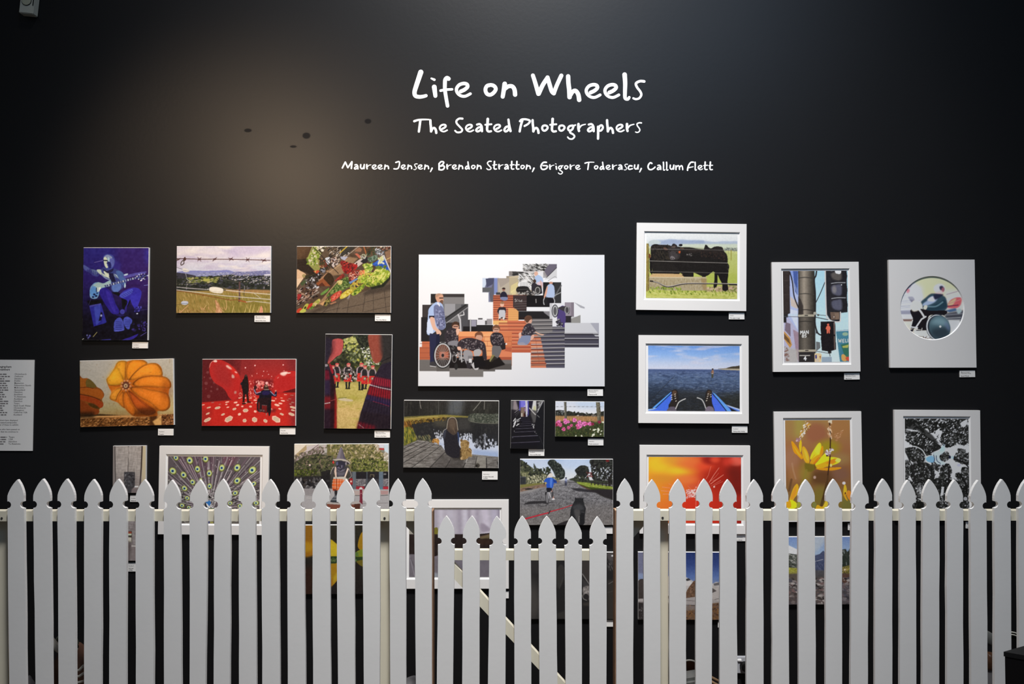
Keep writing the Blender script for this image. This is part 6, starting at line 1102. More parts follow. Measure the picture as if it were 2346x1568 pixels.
def pic_daffodil():
    p = Pic(680, 1180, 7.84, (673.5, 1204, 888.5, 1361), seed=42)
    p.G([(180, (44, 42, 34)), (900, (38, 34, 30)), (1420, (34, 30, 30))])
    p.P("-60 190 360 190 420 640 280 740 180 760 -60 740", (150, 100, 24), bl=14).P("-60 190 360 190 360 480 -60 440", (130, 90, 26), .8, bl=50).E(160, 580, 150, 90, (170, 130, 30), .8, bl=40)
    p.P("-60 940 340 940 300 1420 -60 1420", (52, 32, 24), .9, bl=50)
    p.S("360 600 480 460 600 440 720 530 900 700 980 750 760 760 560 740 420 720", (176, 152, 34)).S("420 640 560 500 640 500 760 600 700 720 520 720", (190, 166, 40), bl=24)
    p.P("400 745 1060 745 1200 745 1200 830 900 840 600 920 420 900", (46, 62, 34)).D("590 760 900 760 860 860 600 900", [(70, 90, 50), (40, 56, 30), (96, 110, 60)], 90, 8, 22).S("600 900 720 870 900 840 1000 840 960 1000 800 1100 620 1280 560 1120", (160, 120, 28)).S("640 1150 760 1000 860 900 780 1060 660 1220", (180, 150, 40), bl=14).P("600 1180 660 1130 640 1290 600 1290", (150, 96, 24), .8, bl=10)
    p.S("1200 290 1140 360 1100 500 1100 590 1160 640 1300 620 1500 480 1480 250 1340 200", (150, 114, 28)).S("1060 680 1140 630 1250 620 1250 740 1060 750", (116, 126, 40)).P("1030 678 1100 672 1110 745 1030 745", (84, 110, 54)).S("1080 830 1250 820 1300 960 1180 930 1100 880", (104, 92, 32)).P("1030 800 1080 805 1060 845 1030 840", (84, 116, 60))
    p.L("130 1160 165 1020", 6, (140, 136, 134))
    p.N(4, 20, seed=4)
    return p

def pic_curtain():
    p = Pic(900, 1130, 5.807, (938, 1169, 1144, 1321), seed=43)
    p.G([(220, (170, 164, 176)), (520, (176, 170, 180)), (700, (120, 112, 120)), (1130, (104, 98, 106))])
    for x, w, c in ((560, 60, (150, 144, 156)), (640, 50, (190, 186, 198)), (760, 70, (180, 176, 188)), (880, 50, (150, 142, 156)), (960, 70, (196, 192, 204)), (1010, 24, (120, 110, 124)), (1060, 50, (186, 178, 190)), (1120, 22, (140, 128, 144)), (1220, 90, (198, 190, 204)), (1340, 70, (176, 170, 188)), (1405, 24, (120, 112, 130))):
        p.P([(x - w / 2, 220), (x + w / 2, 220), (x + w * .8, 560), (x - w * .2, 560)], c, .8, bl=16)
    p.S("1170 400 1250 440 1300 500 1180 520 1160 460", (150, 140, 154), bl=10).L("930 530 1100 545", 5, (120, 90, 90)).P("220 440 300 440 300 560 220 560", (150, 146, 136))
    p.S("540 490 570 460 600 470 600 545 545 545", (110, 104, 40))
    p.P("220 550 820 548 1100 552 1300 530 1430 540 1430 780 1250 760 820 760 520 850 220 810", (40, 32, 30)).P("1150 580 1300 540 1430 560 1430 600 1160 610", (110, 98, 70), .9, bl=4).L("1150 590 1290 545", 5, (90, 60, 56)).P("1120 620 1300 600 1300 680 1120 700", (56, 40, 30), .8, bl=20)
    p.P("220 810 400 810 600 870 600 1130 220 1130", (110, 104, 110)).L("230 830 300 1110", 10, (150, 144, 152), .7).L("240 860 340 1060", 8, (80, 74, 80), .7).P("530 1040 600 1060 600 1120 530 1100", (150, 156, 164), .8, bl=8)
    p.P("820 760 1430 760 1430 1130 820 1130", (110, 104, 112), .9, bl=8).N(4, 30, seed=3)
    return p

def pic_dog_portrait():
    p = Pic(1220, 1240, 7.127, (1194.5, 1266.5, 1409.5, 1418.5), seed=44)
    p.fill((36, 35, 35))
    p.E(0, 1000, 140, 330, (66, 63, 60), bl=90).E(60, 420, 120, 120, (46, 44, 44), .8, bl=40).S("410 460 470 385 530 470 520 620 440 770 400 700", (52, 50, 48), bl=8).L("500 600 440 780", 10, (66, 64, 62), .7).P("410 1180 530 1130 530 1270 410 1250", (50, 48, 46), bl=10)
    p.S("800 330 940 330 940 700 860 620 810 540", (56, 52, 50), bl=8).L("815 540 880 640 935 720", 14, (120, 116, 114)).P("810 600 930 720 930 780 820 760", (60, 58, 58), .8, bl=8).S("815 800 850 750 900 735 960 760 960 900 900 960 840 900", (130, 124, 120), bl=10).S("840 880 880 860 920 900 900 970 850 960", (40, 38, 38)).L("810 880 830 940 880 965", 12, (120, 116, 112), sm=1).D("820 760 930 750 930 860 830 860", [(160, 154, 150), (96, 92, 90)], 34, 6, 20, .4, 60).P("820 1010 940 990 940 1060 820 1050", (60, 56, 52), .8, bl=10)
    p.S("1210 200 1360 200 1350 320 1250 330", (74, 70, 70), bl=10).E(1300, 245, 18, 14, (206, 204, 204), bl=4).E(1345, 320, 8, 10, (190, 170, 150)).D("1220 340 1350 330 1350 470 1230 480", [(80, 76, 76), (40, 38, 38), (96, 92, 90)], 70, 6, 26, .2, 60).P("1215 640 1350 630 1350 1290 1215 1290", (54, 50, 46), .85, bl=16).L("1240 700 1345 640", 12, (96, 92, 90), .8).L("1220 840 1345 810", 6, (76, 72, 68), .8)
    return p

def pic_glacier():
    p = Pic(1440, 1200, 6.03, (1462.5, 1266.5, 1677.5, 1420), seed=45)
    p.G([(400, (36, 50, 96)), (560, (48, 64, 116)), (740, (84, 106, 156)), (830, (110, 126, 160)), (900, (70, 62, 56)), (1330, (70, 58, 46))])
    p.P("130 400 420 400 420 780 130 780", (112, 112, 132), .9, bl=60).P("135 690 300 700 300 770 135 770", (130, 146, 176), .8, bl=14)
    p.P("135 780 210 770 500 740 700 700 800 745 880 790 1000 840 1150 835 1210 805 1270 815 1440 860 1440 1000 135 1000", (176, 172, 170)).P("790 770 830 755 860 780 800 800", (60, 58, 60)).P("790 790 860 800 900 860 790 860", (200, 196, 194), .8).P("1170 830 1250 810 1260 850 1180 860", (96, 94, 96))
    p.S("135 800 260 770 420 820 420 1040 135 1040", (60, 54, 52)).S("800 940 880 820 930 790 1060 850 1130 980 1000 1030 800 1030", (96, 72, 56)).D("810 940 920 800 1060 860 1100 1000 820 1030", [(120, 92, 72), (74, 54, 42), (96, 76, 60)], 110, 8, 20)
    p.P("1140 860 1440 880 1440 1100 1140 1060", (166, 160, 156), bl=4).P("1140 880 1215 930 1150 960 1140 960", (80, 74, 72)).L("1140 1060 1260 1030 1440 1040", 7, (90, 86, 84))
    p.P("135 1040 790 1030 930 1010 1140 1030 1260 1080 1440 1060 1440 1120 930 1120 790 1140 135 1090", (150, 144, 142)).L("790 1060 930 1070", 6, (90, 86, 84)).L("790 1125 930 1125", 8, (60, 56, 56)).L("135 1060 260 1055", 8, (170, 166, 164))
    p.P("135 1090 600 1100 700 1340 135 1340", (46, 42, 42), bl=8).D("140 1100 500 1100 500 1330 140 1330", [(70, 66, 66), (34, 32, 32), (96, 92, 92)], 60, 6, 16)
    p.P("600 1140 930 1140 1160 1100 1440 1070 1440 1340 600 1340", (100, 74, 52), bl=6).D("620 1150 1440 1090 1440 1330 620 1330", [(120, 86, 54), (80, 58, 44), (96, 76, 66), (70, 50, 40)], 330, 8, 20).P("780 1130 930 1130 930 1190 780 1200", (120, 114, 112), .7, bl=6)
    p.N(5, 14, seed=4)
    return p

def pic_lake():
    p = Pic(1780, 1190, 7.127, (1772.5, 1230.5, 1987, 1386), seed=46)
    p.G([(290, (104, 126, 170)), (560, (140, 160, 184)), (650, (110, 116, 126)), (900, (70, 66, 64)), (1400, (80, 72, 70))])
    p.P("420 290 840 290 760 420 620 560 420 480", (166, 172, 176), .8, bl=30)
    p.P("-60 400 190 420 350 500 420 560 420 600 -60 600", (196, 196, 196)).P("-60 560 200 560 350 580 480 640 480 820 -60 820", (74, 76, 70)).D("-50 570 350 570 470 660 470 800 -50 800", [(50, 54, 50), (110, 112, 104), (150, 148, 142), (40, 44, 36)], 260, 8, 24, .4, 15)
    p.P("430 700 580 620 640 590 700 570 760 515 800 560 900 640 1000 620 1000 840 430 830", (66, 72, 96)).L("620 695 690 675 750 660", 10, (150, 150, 160)).D("620 700 800 700 800 830 620 830", [(50, 56, 80), (80, 84, 108)], 80, 8, 26, .3, 80)
    p.P("950 640 1060 500 1110 490 1160 540 1200 460 1260 440 1500 460 1500 800 950 800", (52, 56, 50)).D("980 520 1480 470 1480 780 1000 780", [(36, 40, 36), (70, 76, 66), (28, 32, 28), (140, 144, 146)], 190, 8, 30, .3, 80)
    for x in (1090, 1110, 1160, 1200, 1250):
        p.P([(x, 490 + (x % 40)), (x + 22, 770), (x - 22, 770)], (40, 46, 40))
    p.P("-60 800 200 790 460 810 460 880 190 900 -60 900", (140, 136, 56), bl=5).D("-50 800 440 800 440 870 -50 890", [(160, 156, 70), (110, 110, 44)], 60, 8, 24, .3, 0).P("1000 800 1160 760 1500 730 1500 900 1180 910 1060 880", (104, 96, 48), bl=5).D("1010 790 1480 740 1480 900 1060 880", [(140, 130, 60), (70, 66, 34), (90, 84, 40)], 90, 8, 24)
    for k in range(9):
        t = k * .7
        p.L([(1105, 830), (1105 + 60 * math.cos(t), 830 + 46 * math.sin(t))], 5, (196, 160, 120), .8)
    p.E(1105, 830, 14, 12, (226, 200, 170), bl=4).P("1050 890 1500 900 1500 1080 1050 1060", (82, 58, 48), .9, bl=14).R(-60, 880, 620, 1010, (84, 74, 62), .7, bl=20).R(600, 840, 1040, 940, (70, 68, 72), .7, bl=14)
    p.D("-60 960 1500 960 1500 1390 -60 1390", [(120, 112, 110), (56, 50, 48), (150, 142, 138), (90, 76, 74), (70, 68, 74), (40, 36, 36), (104, 84, 82)], 620, 12, 44, .45, 12)
    p.P("1050 1080 1500 1100 1500 1390 1050 1390", (76, 74, 82), .45, bl=20).P("180 1250 360 1240 360 1390 180 1390", (70, 60, 58), .5, bl=20)
    p.N(6, 12, seed=4)
    return p
# ---------------------------------------------------------------- helpers
def lin(c):
    c = np.asarray(c, float) / 255.0
    return np.where(c <= .04045, c / 12.92, ((c + .055) / 1.055) ** 2.4)

def at(px, py, Y):
    """photo pixel -> point on the vertical plane y = Y"""
    u, v = (px - 1173.0) / FPX, (784.0 - py) / FPX
    dy, dz = math.cos(PITCH) - v * math.sin(PITCH), math.sin(PITCH) + v * math.cos(PITCH)
    t = (Y - CAM_Y) / dy
    return Vector((u * t, Y, CAM_Z + dz * t))

def mat(name, col, rough=.5, spec=.3, metal=0., noise=0., scale=30., bump=0., bscale=200., srgb=True):
    m = bpy.data.materials.new(name)
    m.use_nodes = True
    nt = m.node_tree
    b = nt.nodes['Principled BSDF']
    c = tuple(lin(col)) if srgb else tuple(col)
    b.inputs['Base Color'].default_value = (*c, 1)
    b.inputs['Roughness'].default_value = rough
    b.inputs['Specular IOR Level'].default_value = spec
    b.inputs['Metallic'].default_value = metal
    if noise or bump:
        tc = nt.nodes.new('ShaderNodeTexCoord')
    if noise:
        n = nt.nodes.new('ShaderNodeTexNoise')
        n.inputs['Scale'].default_value = scale
        n.inputs['Detail'].default_value = 5
        mx = nt.nodes.new('ShaderNodeMix')
        mx.data_type = 'RGBA'
        mx.inputs[6].default_value = (*[v * (1 - noise) for v in c], 1)
        mx.inputs[7].default_value = (*[min(1, v * (1 + noise)) for v in c], 1)
        nt.links.new(tc.outputs['Object'], n.inputs['Vector'])
        nt.links.new(n.outputs[0], mx.inputs[0])
        nt.links.new(mx.outputs[2], b.inputs['Base Color'])
    if bump:
        n2 = nt.nodes.new('ShaderNodeTexNoise')
        n2.inputs['Scale'].default_value = bscale
        n2.inputs['Detail'].default_value = 6
        bp = nt.nodes.new('ShaderNodeBump')
        bp.inputs['Strength'].default_value = bump
        bp.inputs['Distance'].default_value = .002
        nt.links.new(tc.outputs['Object'], n2.inputs['Vector'])
        nt.links.new(n2.outputs[0], bp.inputs['Height'])
        nt.links.new(bp.outputs[0], b.inputs['Normal'])
    return m

def print_mat():
    m = bpy.data.materials.new('printed_photo_paper')
    m.use_nodes = True
    nt = m.node_tree
    b = nt.nodes['Principled BSDF']
    b.inputs['Roughness'].default_value = .55
    b.inputs['Specular IOR Level'].default_value = .12
    a = nt.nodes.new('ShaderNodeVertexColor')
    a.layer_name = 'ink'
    nt.links.new(a.outputs[0], b.inputs['Base Color'])
    return m

M = {
    'mount': mat('foam_board', (236, 234, 232), .6, .2),
    'mat': mat('mat_board', (232, 229, 226), .7, .15, noise=.015, scale=8),
    'bevel': mat('mat_core', (246, 245, 243), .7, .15),
    'sheet': mat('mount_sheet', (240, 238, 236), .7, .15),
    'card': mat('caption_card', (236, 234, 231), .65, .2),
    'ink': mat('caption_ink', (70, 66, 66), .7, .1),
    'vinyl': mat('white_vinyl', (250, 250, 250), .4, .3),
    'picket': mat('picket_paint', (228, 227, 225), .45, .35, noise=.03, scale=9, bump=.08, bscale=60),
    'rail': mat('cream_paint', (216, 210, 190), .5, .3, noise=.04, scale=14),
    'raw': mat('raw_timber_edge', (140, 108, 84), .7, .2, noise=.25, scale=40),
    'screw': mat('screw_steel', (96, 94, 92), .4, .5, .7),
    'plastic': mat('aged_plastic', (196, 194, 180), .5, .3, noise=.05, scale=20),
    'button': mat('yellowed_plastic', (184, 182, 158), .5, .3),
    'dark': mat('dark_slot', (36, 36, 34), .6, .2),
    'black': mat('black_paint', (14, 13, 14), .5, .2),
    'blacktop': mat('black_lid', (24, 24, 24), .5, .15),
    'brown': mat('brown_leather', (84, 58, 46), .6, .3, noise=.25, scale=14),
    'paleband': mat('pale_cloth', (176, 174, 166), .8, .1, noise=.08, scale=20),
    'greycloth': mat('grey_cloth', (120, 119, 122), .8, .1, noise=.2, scale=18),
    'greenhoop': mat('dull_green', (70, 74, 62), .5, .3),
    'tan': mat('tan_cord', (170, 140, 108), .8, .1, noise=.2, scale=60),
    'copper': mat('brown_lacquer', (104, 70, 48), .35, .4, noise=.3, scale=20),
    'pewter': mat('dull_metal', (110, 112, 110), .4, .5, .3),
    'socket': mat('grey_socket_plate', (176, 178, 184), .4, .4),
    'switch': mat('white_switch', (240, 240, 240), .4, .3),
    'floor': None,
}
PRINT = print_mat()

def link(name, me, m, parent=None, label=None):
    o = bpy.data.objects.new(name, me)
    if m and not me.materials:
        me.materials.append(m)
    COL.objects.link(o)
    if parent:
        o.parent = parent
    if label:
        o['label'] = label
    return o

def from_bm(name, bm, m, parent=None, label=None, smooth_=False):
    me = bpy.data.meshes.new(name)
    bmesh.ops.recalc_face_normals(bm, faces=bm.faces)
    bm.to_mesh(me)
    bm.free()
    if smooth_:
        for p in me.polygons:
            p.use_smooth = True
    return link(name, me, m, parent, label)

def tag(o, label, cat, group=None, kind=None):
    o['label'] = label
    if cat:
        o['category'] = cat
    if group:
        o['group'] = group
    if kind:
        o['kind'] = kind
    return o

def thing(name, loc, label, cat, group=None, ry=0.0):
    o = bpy.data.objects.new(name, None)
    o.empty_display_size = .05
    o.location = loc
    o.rotation_euler = (0, ry, 0)
    COL.objects.link(o)
    return tag(o, label, cat, group)

def add_box(bm, x0, x1, y0, y1, z0, z1, bev=0.0):
    r = bmesh.ops.create_cube(bm, size=1)
    for v in r['verts']:
        v.co = Vector(((x0 + x1) / 2 + v.co.x * (x1 - x0), (y0 + y1) / 2 + v.co.y * (y1 - y0), (z0 + z1) / 2 + v.co.z * (z1 - z0)))
    if bev:
        es = {e for v in r['verts'] for e in v.link_edges}
        bmesh.ops.bevel(bm, geom=list(es), offset=bev, segments=2, affect='EDGES')

def prism(bm, pts, y0, y1):
    """closed outline in x, z pulled from y0 to y1"""
    a = [bm.verts.new((x, y0, z)) for x, z in pts]
    b = [bm.verts.new((x, y1, z)) for x, z in pts]
    n = len(pts)
    bm.faces.new(a)
    bm.faces.new(b[::-1])
    for i in range(n):
        j = (i + 1) % n
        bm.faces.new((a[j], a[i], b[i], b[j]))

def tube(bm, pts, r, seg=10, closed=False):
    pts = [Vector(p) for p in pts]
    n = len(pts)
    rings = []
    for i, p in enumerate(pts):
        d = (pts[(i + 1) % n] - pts[i - 1]) if closed else (pts[min(i + 1, n - 1)] - pts[max(i - 1, 0)])
        q = d.to_track_quat('Z', 'Y').to_matrix()
        ri = r[i] if isinstance(r, (list, tuple)) else r
        rings.append([bm.verts.new(p + q @ Vector((ri * math.cos(2 * math.pi * k / seg), ri * math.sin(2 * math.pi * k / seg), 0))) for k in range(seg)])
    for i in range(n if closed else n - 1):
        a, b = rings[i], rings[(i + 1) % n]
        sh = 0
        if closed and i == n - 1:
            sh = min(range(seg), key=lambda s: (a[0].co - b[s].co).length)
        for k in range(seg):
            bm.faces.new((a[k], a[(k + 1) % seg], b[(k + 1 + sh) % seg], b[(k + sh) % seg]))
    if not closed:
        bm.faces.new(rings[0][::-1])
        bm.faces.new(rings[-1])

def blob(bm, c, r, seed, rough_=.12, flat=1.0):
    rr = random.Random(seed)
    ph = [rr.uniform(0, 6.3) for _ in range(9)]
    q = bmesh.ops.create_uvsphere(bm, u_segments=28, v_segments=18, radius=1)
    for v in q['verts']:
        n = v.co.normalized()
        d = 1 + rough_ * (math.sin(3 * n.x + ph[0]) * math.sin(4 * n.z + ph[1]) + .6 * math.sin(7 * n.z + 3 * n.x + ph[2]) + .4 * math.sin(11 * n.x - 5 * n.z + ph[3]))
        v.co = Vector((c[0] + n.x * r[0] * d, c[1] + n.y * r[1] * d, max(c[2] + n.z * r[2] * d, c[2] - r[2] * flat)))

# ---------------------------------------------------------------- setting: dark wall and floor
def wall_material():
    m = mat('dark_wall_paint', (0, 0, 0), .6, .5, bump=.10, bscale=55)
    nt = m.node_tree
    b = nt.nodes['Principled BSDF']
    b.inputs['Roughness'].default_value = .40
    tc = [n for n in nt.nodes if n.type == 'TEX_COORD'][0]
    n1 = nt.nodes.new('ShaderNodeTexNoise')
    n1.inputs['Scale'].default_value = 2.2
    n1.inputs['Detail'].default_value = 8
    nt.links.new(tc.outputs['Object'], n1.inputs['Vector'])
    mx = nt.nodes.new('ShaderNodeMix')
    mx.data_type = 'RGBA'
    mx.inputs[6].default_value = (.0078, .0079, .0088, 1)
    mx.inputs[7].default_value = (.0104, .0104, .0113, 1)
    nt.links.new(n1.outputs[0], mx.inputs[0])
    last = mx.outputs[2]
    # a few bare patches where the gloss is gone (old paint marks)
    for px, py, rx, rz in ((702, 311, .019, .015), (568, 299, .018, .009), (672, 336, .016, .006), (843, 278, .016, .012)):
        p = at(px, py, 0)
        mp = nt.nodes.new('ShaderNodeMapping')
        mp.vector_type = 'POINT'
        mp.inputs['Location'].default_value = (-p.x / rx, 0, -p.z / rz)
        mp.inputs['Scale'].default_value = (1 / rx, 0, 1 / rz)
        nt.links.new(tc.outputs['Object'], mp.inputs['Vector'])
        ln = nt.nodes.new('ShaderNodeVectorMath')
        ln.operation = 'LENGTH'
        nt.links.new(mp.outputs[0], ln.inputs[0])
        r = nt.nodes.new('ShaderNodeMapRange')
        r.inputs['From Min'].default_value, r.inputs['From Max'].default_value = .8, 1.1
        r.inputs['To Min'].default_value, r.inputs['To Max'].default_value = .18, 1
        nt.links.new(ln.outputs['Value'], r.inputs['Value'])
        mu = nt.nodes.new('ShaderNodeMath')
        mu.operation = 'MULTIPLY'
        nt.links.new(r.outputs[0], mu.inputs[0])
        prev = b.inputs['Specular IOR Level'].links
        if prev:
            nt.links.new(prev[0].from_socket, mu.inputs[1])
        else:
            mu.inputs[1].default_value = .24
        nt.links.new(mu.outputs[0], b.inputs['Specular IOR Level'])
    nt.links.new(last, b.inputs['Base Color'])
    return m

bm = bmesh.new()
add_box(bm, -4.2, 4.2, 0, .12, 0, 4.6)
tag(from_bm('wall_back', bm, wall_material()), 'dark charcoal gallery wall behind the fence', None, None, 'structure')
M['floor'] = mat('timber_floor', (56, 42, 32), .45, .3, noise=.2, scale=6)
bm = bmesh.new()
add_box(bm, -4.2, 4.2, -6.0, .12, -.08, 0)
tag(from_bm('floor', bm, M['floor']), 'brown floor in front of the wall', None, None, 'structure')

# ---------------------------------------------------------------- pictures
def quad(tl, tr, br, bl, Y):
    """rigid rectangle on plane y = Y nearest to four photo corners: centre, width, height, roll"""
    p = [at(*q, Y) for q in (tl, tr, br, bl)]
    c = sum(p, Vector()) / 4
    top, bot, lf, rt = p[1] - p[0], p[2] - p[3], p[0] - p[3], p[1] - p[2]
    wd, ht = (top.length + bot.length) / 2, (lf.length + rt.length) / 2
    a = (math.atan2(top.z, top.x) + math.atan2(bot.z, bot.x) + math.atan2(-lf.x, lf.z) + math.atan2(-rt.x, rt.z)) / 4
    return c, wd, ht, a

def print_mesh(pic, x0, x1, z0, z1, y, gain):
    im = lin(pic.out()) / gain
    im = np.clip(im, .0015, .9)
    h, w_ = im.shape[:2]
    X = np.linspace(x0, x1, w_)
    Z = np.linspace(z1, z0, h)
    co = np.zeros((h, w_, 3), np.float32)
    co[..., 0], co[..., 1], co[..., 2] = X[None, :], y, Z[:, None]
    me = bpy.data.meshes.new('printed_image')
    nv, nf = h * w_, (h - 1) * (w_ - 1)
    i = np.arange(nv).reshape(h, w_)
    q = np.stack([i[1:, :-1], i[1:, 1:], i[:-1, 1:], i[:-1, :-1]], -1).reshape(-1).astype(np.int32)
    me.vertices.add(nv)
    me.vertices.foreach_set('co', co.reshape(-1))
    me.loops.add(nf * 4)
    me.loops.foreach_set('vertex_index', q)
    me.polygons.add(nf)
    me.polygons.foreach_set('loop_start', np.arange(0, nf * 4, 4, dtype=np.int32))
    at_ = me.color_attributes.new('ink', 'FLOAT_COLOR', 'POINT')
    rgba = np.ones((nv, 4), np.float32)
    rgba[:, :3] = im.reshape(-1, 3)
    at_.data.foreach_set('color', rgba.reshape(-1))
    me.update()
    me.validate()
    return me

PX = (0 - CAM_Y) / FPX        # metres per photo pixel on the wall

def unframed(fn, q, label, gain=.86, rim=(1.0, .7)):
    tl, tr, br, bl = q
    T = .010
    c, wd, ht, a = quad(tl, tr, br, bl, -T)
    t = thing('photo_print', (c.x, 0, c.z), label, 'photograph', 'unframed photo prints', -a)
    bm = bmesh.new()
    add_box(bm, -wd / 2, wd / 2, -T, 0, -ht / 2, ht / 2)
    from_bm('mounting_board', bm, M['mount'], t)
    k = PX
    me = print_mesh(fn(), -wd / 2 + .0003, wd / 2 - rim[1] * k, -ht / 2 + .0003, ht / 2 - rim[0] * k, -T - .0004, gain)
    link('printed_image', me, PRINT, t)
    return t

def matted(fn, q, win, pr, label, gain=.9, circle=None):
    """q: outer corners; win: window rect (photo px) or None; pr: print rect (photo px)"""
    T, R = .011, .0045
    c, wd, ht, a = quad(*q, -T)
    t = thing('matted_photo', (c.x, 0, c.z), label, 'photograph', 'photographs in white mats', -a)
    ca, sa = math.cos(a), math.sin(a)
    def loc(px, py, Y):
        p = at(px, py, Y) - Vector((c.x, 0, c.z))
        return (p.x * ca + p.z * sa, p.z * ca - p.x * sa)
    cx, cy = sum(p[0] for p in q) / 4, sum(p[1] for p in q) / 4
    rw = lambda r, Y: ((r[0] - r[2]) / 2, (r[1] - r[3]) / 2)
    def rect(r, Y):
        m0 = loc((r[0] + r[2]) / 2, (r[1] + r[3]) / 2, Y)
        k = (Y - CAM_Y) / FPX
        hw, hh = (r[2] - r[0]) / 2 * k, (r[3] - r[1]) / 2 * k
        return m0[0] - hw, m0[0] + hw, m0[1] - hh, m0[1] + hh
    bm = bmesh.new()
    ox, oz = wd / 2, ht / 2
    if circle:
        n = 96
        k = (-T - CAM_Y) / FPX
        m0 = loc(circle[0], circle[1], -T)
        inn = [(m0[0] + circle[2] * k * math.cos(2 * math.pi * i / n), m0[1] + circle[2] * k * math.sin(2 * math.pi * i / n)) for i in range(n)]
        inb = [(m0[0] + (x - m0[0]) * .975, m0[1] + (z - m0[1]) * .975) for x, z in inn]
        out = []
        for i in range(n):
            th = 2 * math.pi * i / n
            dx, dz = math.cos(th), math.sin(th)
            s_ = min((((ox if dx > 0 else -ox) - m0[0]) / dx) if abs(dx) > 1e-6 else 9, (((oz if dz > 0 else -oz) - m0[1]) / dz) if abs(dz) > 1e-6 else 9)
            out.append((m0[0] + dx * s_, m0[1] + dz * s_))
        for cxn, czn in ((ox, oz), (-ox, oz), (-ox, -oz), (ox, -oz)):       # true corners
            j = min(range(n), key=lambda i: (out[i][0] - cxn) ** 2 + (out[i][1] - czn) ** 2)
            out[j] = (cxn, czn)
    else:
        x0, x1, z0, z1 = rect(win, -T)
        inn = [(x1, z1), (x0, z1), (x0, z0), (x1, z0)]
        d = R * .8
        inb = [(x1 - d, z1 - d), (x0 + d, z1 - d), (x0 + d, z0 + d), (x1 - d, z0 + d)]
        out = [(ox, oz), (-ox, oz), (-ox, -oz), (ox, -oz)]
    n = len(inn)
    VO = [bm.verts.new((x, -T, z)) for x, z in out]
    VB = [bm.verts.new((x, 0, z)) for x, z in out]
    VI = [bm.verts.new((x, -T, z)) for x, z in inn]
    VC = [bm.verts.new((x, -T + R, z)) for x, z in inb]
    for i in range(n):
        j = (i + 1) % n
        bm.faces.new((VO[i], VO[j], VI[j], VI[i]))
        bm.faces.new((VB[i], VB[j], VO[j], VO[i]))
        f = bm.faces.new((VI[i], VI[j], VC[j], VC[i]))
        f.material_index = 1
    bm.faces.new(VB)
    o = from_bm('mat_board', bm, M['mat'], t)
    o.data.materials.append(M['bevel'])
    ys = -T + R
    bm = bmesh.new()
    if circle:
        r_ = circle[2] * PX * 1.03
        add_box(bm, m0[0] - r_, m0[0] + r_, ys, ys + .002, m0[1] - r_, m0[1] + r_)
    else:
        add_box(bm, x0, x1, ys, ys + .002, z0, z1)
    from_bm('mount_sheet', bm, M['sheet'], t)
    px0, px1, pz0, pz1 = rect(pr, ys - .0004)
    me = print_mesh(fn(), px0, px1, pz0, pz1, ys - .0004, gain)
    link('printed_image', me, PRINT, t)
    return t

def R4(x0, y0, x1, y1):
    return ((x0, y0), (x1, y0), (x1, y1), (x0, y1))

unframed(pic_guitarist, ((191, 567), (341.5, 567.5), (338.5, 780), (189, 779.5)), 'unframed print of a seated guitarist under deep blue stage light', 0.86)
unframed(pic_barbed_wire, ((405, 564), (620.5, 564), (620, 717.5), (404, 717)), 'unframed print of barbed wire above grassland and a hazy town', 1.11)
unframed(pic_market, ((680, 564), (896, 564), (895.5, 717.5), (679.5, 717)), 'tilted view of vegetable market stalls, unframed print', 1.28)
unframed(pic_pumpkin, ((181, 825), (396, 823.5), (399.5, 976), (186, 977)), 'unframed print of a ribbed orange pumpkin on a timber ledge', 0.77)
unframed(pic_red_room, ((463.5, 822.5), (678, 823), (677.5, 976.5), (462.5, 976)), 'unframed print of a red room with a wheelchair user seen from behind', 1.02)
unframed(pic_kilts, ((745.5, 765), (898.5, 767), (896, 983.5), (742.5, 982)), 'unframed print of a pipe band glimpsed between two kilts', 1.16)
unframed(pic_collage, ((959, 583.5), (1385, 584.5), (1385, 886), (958.5, 885)), 'largest print, white collage of boys and wheelchairs on orange steps', 1.13, (.3, .3))
unframed(pic_dock, ((925.5, 916.5), (1143.5, 919), (1142, 1073), (924.5, 1072)), 'unframed print of a girl and teddy bear sitting on a jetty', 1.04)
unframed(pic_stairs, ((1170.5, 917.5), (1247, 919), (1246, 1029), (1170, 1028)), 'small dark print of a steep stairway climbing to violet light', 1.05, (.3, .3))
unframed(pic_cosmos, ((1272.5, 920), (1384.5, 921), (1384, 1001.5), (1272, 1000.5)), 'small print of pink cosmos flowers below a wire fence', 0.98, (.5, .5))
unframed(pic_road, R4(1191.5, 1052.5, 1404.5, 1203.5), 'unframed print of a black dog on a red lead following a child on a bicycle', 0.89, (.6, .4))
unframed(pic_costume, R4(674, 1017.5, 890.5, 1171), 'unframed print of a statue dressed in a pointed hat and orange tartan', 0.97, (.6, .6))
unframed(pic_gate_latch, R4(258.5, 1022, 334, 1130), 'small grey print of a weathered timber door with a black latch', 0.60, (.4, .4))
unframed(pic_gate_lock, R4(252.5, 1177, 328, 1285.5), 'small grey print of a rusty door lock, mostly hidden by pickets', 0.57, (.4, .4))
unframed(pic_daffodil, R4(673, 1203.5, 889, 1361.5), 'dark print of a yellow flower hidden behind the left fence', 0.86, (.5, .4))
unframed(pic_dog_portrait, R4(1194, 1266, 1410, 1419), 'near black print behind the low gate, pale muzzle showing', 0.82, (.5, .4))
unframed(pic_glacier, R4(1462, 1266, 1678, 1420.5), 'print of snowy mountains under deep blue sky behind the right fence', 0.78, (.5, .4))
unframed(pic_lake, ((1772, 1232), (1987, 1229), (1988, 1384), (1773, 1387)), 'print of a stony mountain lake shore behind the right fence', 0.64, (.5, .4))
